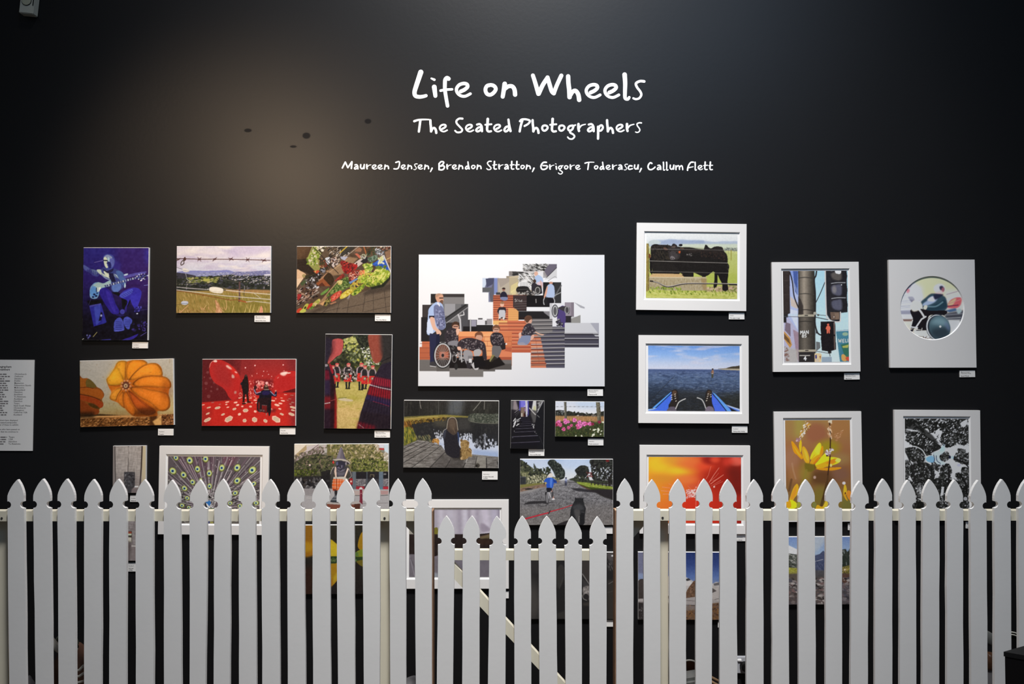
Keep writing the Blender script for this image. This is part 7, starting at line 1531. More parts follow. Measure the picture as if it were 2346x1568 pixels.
matted(pic_cows, ((1459, 510.5), (1710.5, 513.5), (1709.5, 713), (1457.5, 710)), (1475, 530.5, 1695.5, 689), (1480, 534.5, 1689.5, 684.5), 'matted photo of black cattle behind wire, highest picture on the wall', 1.07)
matted(pic_kayak, ((1463, 768), (1715.5, 769.5), (1715, 970.5), (1463, 970)), (1479, 788, 1700, 948), (1485, 793, 1694.5, 942), 'matted photo of boots on a blue kayak facing open sea', 0.95)
matted(pic_traffic, ((1768.5, 601), (1967, 600), (1971.5, 851.5), (1771.5, 852.5)), (1791, 615, 1948.5, 836), (1795, 620.5, 1943.5, 830), 'matted photo of a traffic light pole with red standing figure signal', 0.80)
matted(pic_wheelchair_disc, ((2036, 595), (2233, 595.5), (2237, 842), (2039.5, 843.5)), None, (2060, 628.5, 2212, 783.5), 'matted photo with a round window showing a blurred wheelchair racer', 0.60, (2136.3, 706, 73.6))
matted(pic_peacock, ((364.5, 1021.5), (616, 1024.5), (613.5, 1227), (362.5, 1224)), (379, 1042.5, 600, 1203.5), (384.5, 1047.5, 594.5, 1199), 'matted photo of a peacock fanning its tail above the left fence', 0.79)
matted(pic_red_macro, ((1466, 1020.5), (1718.5, 1022), (1719.5, 1224), (1465, 1223.5)), (1481.5, 1043.5, 1703, 1203.5), (1486.5, 1048.5, 1697.5, 1198.5), 'matted macro photo of a glassy droplet cluster on orange and red', 0.83)
matted(pic_yellow_flower, ((1774, 944.5), (1973.5, 942.5), (1977, 1195), (1776, 1197)), (1796, 958.5, 1953.5, 1188), (1800.5, 964, 1948.5, 1182.5), 'matted photo of a yellow daisy with dry seed stems', 0.68)
matted(pic_canopy, ((2050, 940.5), (2246.5, 940), (2247, 1192), (2050, 1192.5)), (2070.5, 955, 2224.5, 1184), (2074, 960.5, 2219.5, 1178.5), 'matted black and white photo looking up into tree crowns', 0.52)
matted(pic_curtain, R4(914, 1146, 1165.5, 1349.5), (932, 1165, 1149, 1327), (938, 1169.5, 1144, 1321.5), 'matted photo of pale drapery behind the gate and its hinge picket', 0.86)

# ---------------------------------------------------------------- caption cards and the member list
DG = None
def text_mesh(lines, parent, name, width=None, bold_from=99):
    """lines: (string, x, z, size, bold); printed as one mesh in the card's own frame"""
    bm = bmesh.new()
    for s_, x, z, size, bold, y in lines:
        cu = bpy.data.curves.new('t', 'FONT')
        cu.body, cu.size = s_, size
        cu.resolution_u = 1
        cu.offset = size * (.022 if bold else .004)
        ob = bpy.data.objects.new('t', cu)
        COL.objects.link(ob)
        dg = bpy.context.evaluated_depsgraph_get()
        me = bpy.data.meshes.new_from_object(ob.evaluated_get(dg))
        me.transform(Matrix.Translation((x, y, z)) @ Matrix.Rotation(math.pi / 2, 4, 'X'))
        bm.from_mesh(me)
        bpy.data.objects.remove(ob)
        bpy.data.curves.remove(cu)
        bpy.data.meshes.remove(me)
    me = bpy.data.meshes.new(name)
    bm.to_mesh(me)
    bm.free()
    return link(name, me, M['ink'], parent)

def card(x0, y0, x1, y1, lines, label, roll=0.):
    T = .004
    c, wd, ht, a = quad((x0, y0), (x1, y0), (x1, y1), (x0, y1), -T)
    bm = bmesh.new()
    add_box(bm, -wd / 2, wd / 2, -T, 0, -ht / 2, ht / 2)
    o = from_bm('caption_card', bm, M['card'])
    o.location = (c.x, 0, c.z)
    o.rotation_euler = (0, roll, 0)
    tag(o, label, 'caption', 'caption cards beside the pictures')
    u = (y1 - y0) / 15 if len(lines) < 5 else (y1 - y0) / 19.5
    L, yy = [], [4.4, 7.5, 13.2, 16.6]
    for i, s_ in enumerate(lines):
        if s_:
            L.append((s_, -wd / 2 + 2.6 * PX, ht / 2 - yy[i] * PX, 3.1 * PX, i >= 2, -T - .0003))
    if L:
        text_mesh(L, o, 'caption_text')
    return o

MJ, PN = 'Maureen Jensen', 'Palmerston North'
cards = [
    (303, 784, 338.5, 798.5, ('', 'Auckland', 'Air Guitar'), 'caption card below the blue guitarist print'),
    (583, 723, 618.5, 738, (MJ, PN, 'Barbed Wire View'), 'caption card below the barbed wire print'),
    (859, 721, 894.5, 736, ('', 'Dublin', 'The Urban Market'), 'caption card below the vegetable market print'),
    (362, 983, 397, 998, ('', 'Auckland', 'Pumpkin'), 'caption card below the pumpkin print'),
    (641, 980.5, 676.5, 996, ('', 'Dunedin', 'Red Dot Fun'), 'caption card below the red room print'),
    (858, 987.5, 893.5, 1003, (MJ, PN, 'Come on the Pipes'), 'caption card below the kilts print'),
    (1346, 892, 1381.5, 907.5, ('Brendon Stratton', 'Christchurch', 'There is no lift'), 'caption card below the large white collage'),
    (1670, 717, 1705.5, 732, ('', 'Dublin', 'The water trough'), 'caption card below the matted cattle photo'),
    (1677, 976.5, 1712.5, 992, ('', 'Auckland', 'Fishing what a feeling'), 'caption card below the matted kayak photo'),
    (1934.5, 855.5, 1969.5, 870, (MJ, PN, 'Man Down'), 'caption card below the matted traffic light photo'),
    (2199, 849.5, 2234, 864.5, (MJ, PN, 'Speed Wheels'), 'caption card below the round windowed racer photo'),
    (1104.5, 1080.5, 1140, 1099.5, ('', 'Palmerston', 'A Quiet Time with', 'my Bear'), 'caption card below the girl on the jetty, two line title'),
    (1211, 1030, 1247, 1045, ('', 'Auckland', 'This is my Mountain'), 'caption card below the dark stairway print'),
    (1347, 1005.5, 1382.5, 1021, ('', 'Hamilton', 'Fresh country air'), 'caption card below the pink cosmos print'),
    (298, 1135.5, 333, 1150.5, ('', 'Auckland', 'Black latch'), 'caption card between two picket heads below the latch print'),
    (292, 1290.5, 327, 1310, ('', 'Auckland', 'Old lock', 'rusting'), 'caption card below the rusty lock print, partly behind a picket'),
    (1368, 1208, 1403.5, 1223.5, ('', '', ''), 'caption card below the dog and bicycle print, above the gate'),
    (1676, 1225.5, 1711.5, 1240.5, ('', 'Palmerston North', 'Gem on a thread'), 'caption card below the red and orange macro photo'),
    (1943, 1200, 1978, 1215, (MJ, PN, 'Seed stems'), 'caption card below the matted yellow daisy photo'),
    (2213, 1196, 2248, 1211, (MJ, PN, 'Canopy'), 'caption card below the black and white tree crown photo'),
    (1372, 1421.5, 1407, 1436.5, ('', '', ''), 'caption card below the near black print behind the gate'),
    (1645, 1425.5, 1680, 1438.5, ('', 'Hamilton', 'Ice'), 'caption card below the snowy mountain print'),
    (1130, 1356, 1165.5, 1371.5, ('', '', ''), 'caption card below the pale drapery photo, peeping past a gate picket'),
]
for x0, y0, x1, y1, ln, lb in cards:
    card(x0, y0, x1, y1, ln, lb, -.015 if x0 > 1900 else .004)

T = .004
c, wd, ht, a = quad((-73, 824), (78.5, 825.5), (73.5, 1033.5), (-76, 1033), -T)
bm = bmesh.new()
add_box(bm, -wd / 2, wd / 2, -T, 0, -ht / 2, ht / 2)
sheet = from_bm('member_list', bm, M['card'])
sheet.location, sheet.rotation_euler = (c.x, 0, c.z), (0, -a, 0)
tag(sheet, 'printed member list cut off by the left edge of the photo', 'sign')
def wp(px, py):
    p = at(px, py, -T) - Vector((c.x, 0, c.z))
    return p.x * math.cos(a) + p.z * math.sin(a), p.z * math.cos(a) - p.x * math.sin(a)
L = []
def put(s_, px, py, sz, bold=False):
    x, z = wp(px, py)
    L.append((s_, x, z, sz * PX, bold, -T - .0003))
put('The Seated Photographers', -45, 842.5, 6.6, True)
put('Exhibition members', -31, 848.8, 6.6, True)
for i, s_ in enumerate(('Christchurch', 'Oakhurst', 'Sweden', 'Dublin', 'Masterton', 'Palmerston North', 'Melbourne', 'Queensland', 'Hamilton', 'Auckland', 'Te Awamutu', 'Auckland', 'Hamilton', 'Taupo', 'New South Wales', 'Christchurch', 'Whanganui', 'California USA', 'Auckland')):
    put(s_, 33.3 - i * .13, 859.2 + i * 5.17, 5.2)
text_mesh(L[:2], sheet, 'heading')
text_mesh(L[2:], sheet, 'place_names')
L = []
put('The work of these members have displayed', -48, 964.8, 5.0)
put('photos that show a seated perspective', -40, 970, 5.0)
put('We chose a few of these to exhibit.', -30, 975.2, 5.0)
put('We acknowledge those who have passed on', -45, 985.6, 5.0)
put('and left us with images that we continue to', -46, 991, 5.0)
text_mesh(L, sheet, 'paragraph')
L = []
for i, s_ in enumerate(('Taupo', 'USA', 'Hamilton', 'Te Awamutu')):
    put(s_, 20 - i * .2, 1003.4 + i * 5.2, 5.2)
text_mesh(L, sheet, 'place_names')
# names in the left column are cut off and too blurred to read: short ink strokes
bm = bmesh.new()
rr = random.Random(4)
for i, e in enumerate((15, 24, 10, 23, 16, 17, 18, 20, 7, 12, 14, 7, 19, 18.5, 10.5, 5.5, 9.5, 17, 14.5)):
    x = -38.0
    while x < e - 1:
        w_ = min(rr.uniform(4, 12), e - x)
        x0, z0 = wp(x, 859 + i * 5.17)
        x1, z1 = wp(x + w_, 856.6 + i * 5.17)
        add_box(bm, x0, x1, -T - .0004, -T - .0001, z0, z1)
        x += w_ + 1.6
FI = mat('faint_ink', (128, 124, 124), .7, .1)
from_bm('name_column', bm, FI, sheet)
bm = bmesh.new()
for i, e in enumerate((16, 15, 15, 10)):
    x = -36.0
    while x < e - 1:
        w_ = min(rr.uniform(4, 12), e - x)
        x0, z0 = wp(x, 1003.2 + i * 5.2)
        x1, z1 = wp(x + w_, 1000.9 + i * 5.2)
        add_box(bm, x0, x1, -T - .0004, -T - .0001, z0, z1)
        x += w_ + 1.6
from_bm('name_column', bm, FI, sheet)

# ---------------------------------------------------------------- wall lettering (cut vinyl, brush-written)
K1, K2, K3 = 1.0, .537, .325
GL = {}
def glyph(ch, s_, k, base, x0, x1, *strokes):
    """strokes: (points, width, end width) in the frame of a close view; kept relative to glyph centre and baseline"""
    xc = (x0 + x1) / 2
    out = []
    for st in strokes:
        p = nums(st[0])
        q = np.stack([(p[:, 0] - xc) / (s_ * k), (p[:, 1] - base) / (s_ * k)], 1)
        out.append((q, st[1] / (s_ * k), (st[2] if len(st) > 2 and st[2] else st[1]) / (s_ * k), len(st) > 3))
    GL[ch] = out
C1 = (7.82, K1, 665)
glyph('L', *C1, 185, 475, ('345 200 305 320 262 450 232 560 250 625 320 643 390 635 438 622', 98, 62))
glyph('i', *C1, 510, 645, ('535 312 588 336', 34, 48), ('586 466 596 545 606 626', 92, 74))
glyph('f', *C1, 675, 935, ('842 318 812 304 782 340 776 430 778 520 795 640 824 806', 80, 66), ('700 531 790 515 905 508', 50, 46))
glyph('e', *C1, 945, 1260, ('1062 545 1130 512 1182 462 1168 416 1105 404 1030 432 985 498 1000 570 1060 622 1140 632 1232 588', 74, 54))
glyph('o', *C1, 1460, 1725, ('1590 430 1530 448 1502 515 1528 586 1588 606 1650 568 1688 505 1660 450 1600 430 1555 440', 72))
glyph('n', *C1, 1770, 2082, ('1848 410 1832 520 1812 640', 88, 76), ('1850 500 1910 456 1980 455 2022 510 2034 604', 76, 82))
C2 = (7.82, K1, 685)
glyph('W', *C2, 130, 712, ('163 258 205 390 262 588', 74, 84), ('266 588 340 430 425 300', 84, 80), ('425 296 462 420 500 540 538 580', 80, 80), ('538 580 590 440 672 262', 76, 78))
glyph('h', *C2, 750, 1035, ('794 275 800 400 814 520 820 648', 82, 86), ('836 610 878 548 930 536 975 600 992 698', 76, 84))
glyph('l', *C2, 1760, 1915, ('1806 244 1816 400 1812 560 1816 665 1862 684 1888 652', 88, 52))
glyph('s', *C2, 1940, 2180, ('2156 366 2080 362 2010 402 2028 470 2086 548 2104 610 2066 668 2006 684 1962 668', 52, 40))
C3 = (8.09, K2, 355)
glyph('T', *C3, 130, 435, ('155 145 230 122 330 114 430 116', 46, 26), ('266 138 252 250 240 338', 46, 44))
glyph('S', *C3, 892, 1068, ('1048 98 985 98 936 140 945 190 1000 250 1044 305 1015 346 950 352 912 322', 40, 34))
glyph('a', *C3, 1278, 1433, ('1318 208 1370 200 1404 245 1410 332', 40, 42), ('1402 256 1345 262 1302 308 1326 336 1376 314 1408 262', 40))
glyph('t', *C3, 1455, 1600, ('1517 104 1512 200 1504 296 1528 336 1578 332', 52, 40), ('1470 212 1584 202', 34, 36))
glyph('d', *C3, 1800, 1962, ('1900 115 1914 220 1938 328', 42, 48), ('1908 240 1855 254 1824 306 1848 336 1892 312 1914 262', 42))
C4 = (7.568, K2, 332)
glyph('P', *C4, 62, 280, ('126 122 98 220 80 314', 42, 40), ('84 136 118 106 190 104 256 128 232 178 164 220', 38, 36))
glyph('g', *C4, 895, 1058, ('1000 212 945 222 918 262 940 298 988 282 1010 232 1000 212 970 216', 38), ('1004 222 1046 202', 32, 28), ('962 300 955 334 1008 366 1030 404 992 444 940 440 912 412', 38, 26))
glyph('r', *C4, 1075, 1232, ('1099 186 1098 260 1108 306', 46, 44), ('1106 266 1150 212 1220 190', 34, 20))
glyph('p', *C4, 1415, 1545, ('1440 232 1440 340 1438 440', 44, 42), ('1444 294 1466 224 1504 208 1522 250 1492 296 1452 304', 38))
C5 = (9.775, K3, 285)
glyph('M', *C5, 115, 382, ('140 245 205 116', 36), ('208 116 262 236', 36), ('264 238 354 106', 36), ('356 108 342 255', 38))
glyph('u', *C5, 530, 645, ('553 172 550 235 580 262 612 240 632 176', 34), ('632 170 626 260', 34))
glyph('J', *C5, 1280, 1435, ('1338 122 1412 104 1418 170 1392 248 1345 268 1296 264', 34, 30))
glyph(',', *C5, 2100, 2170, ('2150 252 2114 330', 40, 24))
C6 = (9.775, K3, 285)
glyph('B', *C6, 135, 292, ('156 150 156 284', 38), ('158 150 200 106 256 112 250 152 186 206', 36, 32), ('186 206 250 196 276 226 254 272 208 290 160 282', 36))
C7 = (9.02, K3, 270)
glyph('G', *C7, 155, 320, ('284 110 220 116 176 178 184 238 226 258 288 236 304 186 216 178', 36, 30))
glyph('c', *C7, 1962, 2075, ('2052 186 2004 182 1978 226 2000 256 2064 242', 36, 28))
C8 = (11.17, K3, 340)
glyph('C', *C8, 365, 585, ('484 164 446 148 404 190 386 252 412 312 470 324 530 292 566 258', 44, 38))
glyph('m', *C8, 1080, 1290, ('1098 226 1102 324', 38), ('1104 266 1150 222 1182 244 1190 318', 36), ('1192 266 1236 222 1262 246 1274 324', 36))
glyph('F', *C8, 1375, 1560, ('1544 132 1484 138 1434 198 1404 280 1396 340', 42), ('1416 276 1540 250', 36, 26))

def ribbon(bm, p, w0, w1, T):
    """round-ended stroke on the wall: front face, edge"""
    q = smooth(p, False, 6) if len(p) > 2 else p
    n = len(q)
    d = np.gradient(q, axis=0)
    d /= np.linalg.norm(d, axis=1)[:, None] + 1e-9
    nr = np.stack([-d[:, 1], d[:, 0]], 1)
    wd_ = np.linspace(w0, w1, n)[:, None] / 2
    Lf, Rt = q + nr * wd_, q - nr * wd_
    def cap(c, dd, r, sgn):
        a0 = math.atan2(dd[1], dd[0])
        return [(c[0] + r * math.cos(a0 + t), c[1] + r * math.sin(a0 + t)) for t in np.linspace(math.pi / 2, -math.pi / 2, 9)[1:-1]]
    end = cap(q[-1], d[-1], w1 / 2, 1)
    start = cap(q[0], -d[0], w0 / 2, 1)
    def V(x, z, y):
        return bm.verts.new((x, y, z))
    F, Bk = [], []
    out = [tuple(v) for v in Lf] + end + [tuple(v) for v in Rt[::-1]] + start
    dep = [T + .00035 * i / n for i in range(n)]            # later parts of a stroke lie over earlier ones
    dep = dep + [dep[-1]] * len(end) + dep[::-1] + [dep[0]] * len(start)
    F = [V(x, z, -dq) for (x, z), dq in zip(out, dep)]
    Bk = [V(x, z, 0) for x, z in out]
    for i in range(len(out)):
        j = (i + 1) % len(out)
        bm.faces.new((F[i], F[j], Bk[j], Bk[i]))
    m = len(out)
    e, s0 = len(end), len(start)
    for i in range(n - 1):
        a, b_ = F[i], F[i + 1]
        c_, d_ = F[n + e + (n - 1 - i - 1)], F[n + e + (n - 1 - i)]
        bm.faces.new((a, b_, c_, d_))
    bm.faces.new([F[n - 1 + k] for k in range(e + 2)])
    bm.faces.new([F[(2 * n + e - 1 + k) % m] for k in range(s0 + 2)])

def lettering(label, k, words):
    """words: list of [(char, centre px x, baseline px y), ...]"""
    allx = [c[1] for w_ in words for c in w_]
    c0 = at(sum(allx) / len(allx), words[0][0][2], 0)
    t = thing('wall_lettering', (c0.x, 0, c0.z), label, 'lettering', 'white lettering on the wall')
    for w_ in words:
        bm = bmesh.new()
        j = 0
        for ch, cx, by in w_:
            for q, w0, w1, _ in GL[ch]:
                pts = []
                for x, y in q:
                    p = at(cx + x * k, by + y * k, 0) - c0
                    pts.append((p.x, p.z))
                ribbon(bm, np.array(pts), w0 * k * PX * .94, w1 * k * PX * .94, .0006 + .00004 * (j % 6))
                j += 1
        from_bm('word', bm, M['vinyl'], t)
    return t

def row(s_, ox, spec):
    """'e 945 1260' entries -> [(char, photo x centre)]"""
    return [(ch, ox + (a + b) / 2 / s_) for ch, a, b in spec]

B1 = 140 + 665 / 7.82
B1b = 140 + 685 / 7.82
w1 = [(c_, x, B1) for c_, x in row(7.82, 920, [('L', 185, 475), ('i', 510, 645), ('f', 675, 935), ('e', 945, 1260)])]
w2 = [(c_, x, B1) for c_, x in row(7.82, 920, [('o', 1460, 1725), ('n', 1770, 2082)])]
w3 = [(c_, x, B1b) for c_, x in row(7.82, 1200, [('W', 130, 712), ('h', 750, 1035), ('e', 1080, 1395), ('e', 1415, 1730), ('l', 1760, 1915), ('s', 1940, 2180)])]
lettering('large white handwritten title, biggest lettering on the wall', K1, [w1, w2, w3])
B2 = 260 + 355 / 8.09
w1 = [(c_, x, B2) for c_, x in row(8.09, 930, [('T', 130, 435), ('h', 430, 585), ('e', 605, 780)])]
w2 = [(c_, x, B2) for c_, x in row(8.09, 930, [('S', 892, 1068), ('e', 1090, 1265), ('a', 1278, 1433), ('t', 1455, 1600), ('e', 1612, 1785), ('d', 1800, 1962)])]
w3 = [(c_, x, 260 + 332 / 7.568) for c_, x in row(7.568, 1180, [('P', 62, 280), ('h', 282, 428), ('o', 448, 585), ('t', 595, 728), ('o', 740, 878), ('g', 895, 1058), ('r', 1075, 1232), ('a', 1240, 1385), ('p', 1415, 1545), ('h', 1572, 1720), ('e', 1740, 1900), ('r', 1918, 2072), ('s', 2078, 2202)])]
lettering('white handwritten subtitle, middle line of wall lettering', K2, [w1, w2, w3])
def W3(s_, ox, base, spec):
    return [(c_, x, base) for c_, x in row(s_, ox, spec)]
b5, b7, b8 = 360 + 285 / 9.775, 360 + 270 / 9.02, 360 + 340 / 11.17
words = [
    W3(9.775, 770, b5, [('M', 115, 382), ('a', 390, 510), ('u', 530, 645), ('r', 670, 792), ('e', 795, 922), ('e', 925, 1052), ('n', 1068, 1195)]),
    W3(9.775, 770, b5, [('J', 1280, 1435), ('e', 1447, 1572), ('n', 1585, 1712), ('s', 1730, 1828), ('e', 1825, 1950), ('n', 1963, 2092), (',', 2100, 2170)]),
    W3(9.775, 990, b5, [('B', 135, 292), ('r', 315, 440), ('e', 440, 566), ('n', 578, 703), ('d', 728, 848), ('o', 868, 978), ('n', 990, 1114)]),
    W3(9.775, 990, b5, [('S', 1208, 1340), ('t', 1350, 1456), ('r', 1478, 1602), ('a', 1606, 1722), ('t', 1738, 1845), ('t', 1855, 1958), ('o', 1970, 2082), ('n', 2090, 2218), (',', 2232, 2300)]),
    W3(9.02, 1220, b7, [('G', 155, 320), ('r', 342, 452), ('i', 458, 512), ('g', 520, 640), ('o', 645, 746), ('r', 764, 876), ('e', 878, 996)]),
    W3(9.02, 1220, b7, [('T', 1066, 1276), ('o', 1264, 1366), ('d', 1380, 1490), ('e', 1508, 1622), ('r', 1640, 1752), ('a', 1757, 1866), ('s', 1884, 1970), ('c', 1962, 2075), ('u', 2090, 2196), (',', 2196, 2268)]),
    W3(11.17, 1450, b8, [('C', 365, 585), ('a', 600, 735), ('l', 755, 832), ('l', 832, 918), ('u', 930, 1062), ('m', 1080, 1290)]),
    W3(11.17, 1450, b8, [('F', 1375, 1560), ('l', 1566, 1642), ('e', 1650, 1796), ('t', 1800, 1915), ('t', 1930, 2050)]),
]
lettering('smallest line of white lettering, listing four names', K3, words)

# ---------------------------------------------------------------- picket fence and gate
YF = -.50                       # front of the pickets
PT, RT = .012, .034             # picket and rail thickness
rnd = random.Random(7)

def picket(parent, tip, top, xl, xr, bl, br, Y=YF):
    """photo x of tip, y of tip, body edges just below the notch and at the frame's lower border"""
    hw = (xr - xl) / 2
    def edge(side, y):
        t = (y - (top + 100)) / (1568 - (top + 100))
        a, b_ = (xl, bl) if side < 0 else (xr, br)
        return a + (b_ - a) * t
    def sidepts(s_):
        cx = (xl + xr) / 2 - (bl + br - xl - xr) / 2 * .13
        pts = [(tip, top)]
        for f, dy in ((.10, 2), (.40, 9.5), (.62, 17), (.80, 24.5), (.92, 31), (.985, 37)):
            pts.append((tip + (cx - tip) * min(1, dy / 37) + s_ * hw * f, top + dy))
        j = rnd.uniform(-.4, .4)
        e = cx + s_ * hw * .99
        ny = top + 58.3 + rnd.uniform(-.8, .8)
        pts += [(e + j, top + 44), (e, ny - 7.6), (e - s_ * 2.2, ny - 8.1)]
        for k in range(7):
            t = math.radians(-66 + 22 * k)
            pts.append((e - s_ * (1.4 + 7.0 * math.cos(t)), ny + 7.7 * math.sin(t)))
        pts += [(e - s_ * 2.0, ny + 8.0), (edge(s_, top + 67), ny + 8.2)]
        y = top + 100
        while y < 1560:
            pts.append((edge(s_, y) + rnd.uniform(-.55, .55), y))
            y += rnd.uniform(60, 90)
        pts.append((edge(s_, 1745), 1745))
        return pts
    Lp, Rp = sidepts(-1), sidepts(1)
    out = Rp + Lp[:0:-1]
    o3 = [at(x, y, Y) for x, y in out]
    org = parent.location
    bm = bmesh.new()
    prism(bm, [(p.x - org.x, p.z - org.z) for p in o3], Y - org.y, Y + PT - org.y)
    return from_bm('picket', bm, M['picket'], parent)

def bar(parent, name, pts, Y, thick, m, label=None):
    """board whose outline is given in photo pixels on plane y = Y, running back by thick"""
    org = parent.location
    o3 = [at(x, y, Y) for x, y in pts]
    bm = bmesh.new()
    prism(bm, [(p.x - org.x, p.z - org.z) for p in o3], Y - org.y, Y + thick - org.y)
    return from_bm(name, bm, m, parent, label)

def screw(parent, px, py, Y):
    org = parent.location
    p = at(px, py, Y) - org
    bm = bmesh.new()
    bmesh.ops.create_cone(bm, cap_ends=True, segments=16, radius1=.0048, radius2=.0040, depth=.002, matrix=Matrix.Translation((p.x, Y - org.y - .0004, p.z)) @ Matrix.Rotation(math.pi / 2, 4, 'X'))
    return from_bm('screw', bm, M['screw'], parent)

YR, YP = YF + PT, YF + PT + RT
LF = [(39.5, 1099.5, 17.3, 55, 21.5, 59.5), (97.5, 1098, 76.5, 115.5, 81.5, 118.5), (152, 1098, 132, 170.8, 134, 173), (213, 1099, 193, 232, 193, 231.5), (270, 1098.5, 250.5, 289.3, 250, 289), (330.3, 1099.5, 311, 350.3, 311.5, 352), (393, 1100.5, 375, 412.7, 376, 415.8), (457.6, 1100, 434.6, 474.4, 434, 471), (510, 1098, 490.6, 528, 489.5, 526.5), (566.2, 1099, 546.8, 585.6, 547.7, 587.6), (618.4, 1099, 599.5, 639, 601, 641), (678.4, 1098.5, 658, 697.3, 659, 700), (736.4, 1099, 715.5, 755.3, 717, 758), (791.4, 1099.5, 771.5, 811.8, 774.5, 813.7), (853.5, 1096.5, 831, 871.2, 833.7, 870), (910.8, 1097.5, 892, 929.5, 894, 931), (967.4, 1097, 949.5, 989, 953, 990)]
lf = thing('fence_panel', (at(480, 1400, YF).x, YF, 0), 'white picket fence panel left of the gate', 'fence', 'white picket fence panels')
for a_ in LF:
    picket(lf, *a_)
bar(lf, 'rail', [(-90, 1172), (988, 1171.5), (988, 1194.5), (-90, 1195)], YR, RT, M['rail'])
bar(lf, 'rail', [(-90, 1680), (988, 1680), (988, 1704), (-90, 1704)], YR, RT, M['rail'])
bar(lf, 'post', [(-14, 1194), (17.5, 1194), (19.5, 1745), (-12, 1745)], YP, .05, M['rail'])
bar(lf, 'post', [(871, 1180), (901, 1180), (901, 1745), (871, 1745)], YP, .05, M['rail'])
bar(lf, 'corner_brace', [(917, 1193), (985, 1193), (985, 1263)], YP - .006, .016, M['rail'])
bar(lf, 'end_stile', [(972, 1172), (991.8, 1172), (992.5, 1745), (972, 1745)], YR + .001, .05, M['raw'], 'bare brown timber end stile')
for x in (4, 881):
    screw(lf, x, 1188, YR)

rf = thing('fence_panel', (at(1880, 1400, YF).x, YF, 0), 'white picket fence panel right of the gate', 'fence', 'white picket fence panels')
RF = [(1432.5, 1097.5, 1412.8, 1451, 1411.8, 1451), (1494.6, 1099.5, 1475, 1512.8, 1475, 1513), (1554.3, 1099, 1533.4, 1571.3, 1533.7, 1572), (1614, 1098, 1594.8, 1632.6, 1593.5, 1631), (1668, 1099.5, 1649.3, 1688, 1649, 1689), (1728.7, 1099.5, 1710, 1748.5, 1710.3, 1749.3), (1788.6, 1099, 1769.3, 1806.5, 1769, 1808), (1847.4, 1099.5, 1829.3, 1867, 1830, 1869.2), (1910.8, 1098.5, 1891.8, 1929.2, 1891.7, 1929), (1970.5, 1103, 1951, 1990, 1949, 1988), (2024.4, 1098, 2005.5, 2044.2, 2004.6, 2044), (2080.7, 1101, 2062.3, 2098.5, 2062, 2099), (2131, 1099.5, 2114, 2152.5, 2113, 2152), (2188, 1100, 2169.4, 2206.6, 2169.6, 2207), (2241.8, 1101, 2223.5, 2260, 2224.7, 2263), (2296.4, 1099, 2278.5, 2315.7, 2279, 2317), (2352, 1099, 2333.3, 2371, 2335, 2373)]
for a_ in RF:
    picket(rf, *a_)
bar(rf, 'rail', [(1412, 1171), (2440, 1171), (2440, 1193.5), (1412, 1193.5)], YR, RT, M['rail'])
bar(rf, 'rail', [(1412, 1680), (2440, 1680), (2440, 1704), (1412, 1704)], YR, RT, M['rail'])
bar(rf, 'post', [(1502, 1180), (1531, 1180), (1531, 1745), (1502, 1745)], YP, .05, M['rail'])
bar(rf, 'post', [(2352, 1180), (2380, 1180), (2380, 1745), (2352, 1745)], YP, .05, M['rail'])
bar(rf, 'corner_brace', [(1416, 1192), (1487, 1192), (1416, 1272)], YP - .006, .016, M['rail'])
bar(rf, 'end_stile', [(1409.3, 1171), (1428, 1171), (1428, 1745), (1408.6, 1745)], YR + .001, .05, M['raw'], 'bare brown timber end stile')
screw(rf, 1518, 1187, YR)

g = thing('gate', (at(1196, 1400, YF).x, YF, 0), 'low white picket gate between the two fence panels', 'gate')
for a_ in [(1022.3, 1183, 1003, 1041, 1001, 1038), (1081.3, 1183, 1060.2, 1099.3, 1058.6, 1098.5), (1138, 1184, 1121, 1159.3, 1118, 1158), (1196.5, 1183.5, 1178, 1216.6, 1179, 1216.8), (1252.8, 1183.5, 1234, 1274, 1235.7, 1277), (1310.7, 1184.5, 1293.5, 1333.3, 1296, 1333), (1369, 1184.5, 1350.8, 1389.8, 1351, 1389)]:
    picket(g, *a_)
bar(g, 'rail', [(1003, 1261.5), (1389, 1262.5), (1389, 1285), (1003, 1284)], YR, RT * .8, M['rail'])
bar(g, 'rail', [(1003, 1680), (1389, 1680), (1389, 1704), (1003, 1704)], YR, RT * .8, M['rail'])
bar(g, 'diagonal_brace', [(1030, 1281), (1090, 1345), (1400, 1680), (1370, 1680), (1030, 1316)], YR + .001, RT * .8, M['rail'])

# ---------------------------------------------------------------- fixtures on the wall
t = thing('wall_box', (at(75, 5, 0).x, 0, at(75, 5, 0).z), 'small beige wall box with a round button, cut by the top edge', 'wall fixture', None, math.radians(5.5))
k = PX
bm = bmesh.new()
add_box(bm, -16.5 * k, 16.0 * k, -.034, 0, -35 * k, 45 * k, .003)
from_bm('housing', bm, M['plastic'], t)
bm = bmesh.new()
q = Matrix.Translation((-1.0 * k, -.035, -6 * k)) @ Matrix.Rotation(math.pi / 2, 4, 'X')
bmesh.ops.create_cone(bm, cap_ends=True, segments=40, radius1=10.3 * k, radius2=10.3 * k, depth=.004, matrix=q)
from_bm('round_button', bm, M['button'], t)
bm = bmesh.new()
tube(bm, [(-1.0 * k + 11 * k * math.cos(a_), -.0345, -6 * k + 11 * k * math.sin(a_)) for a_ in np.linspace(0, 2 * math.pi, 41)[:-1]], .0012, 6, True)
from_bm('button_groove', bm, M['dark'], t)
bm = bmesh.new()
add_box(bm, 13.2 * k, 15.2 * k, -.0346, -.033, -16 * k, 38 * k)
from_bm('side_slot', bm, M['dark'], t)

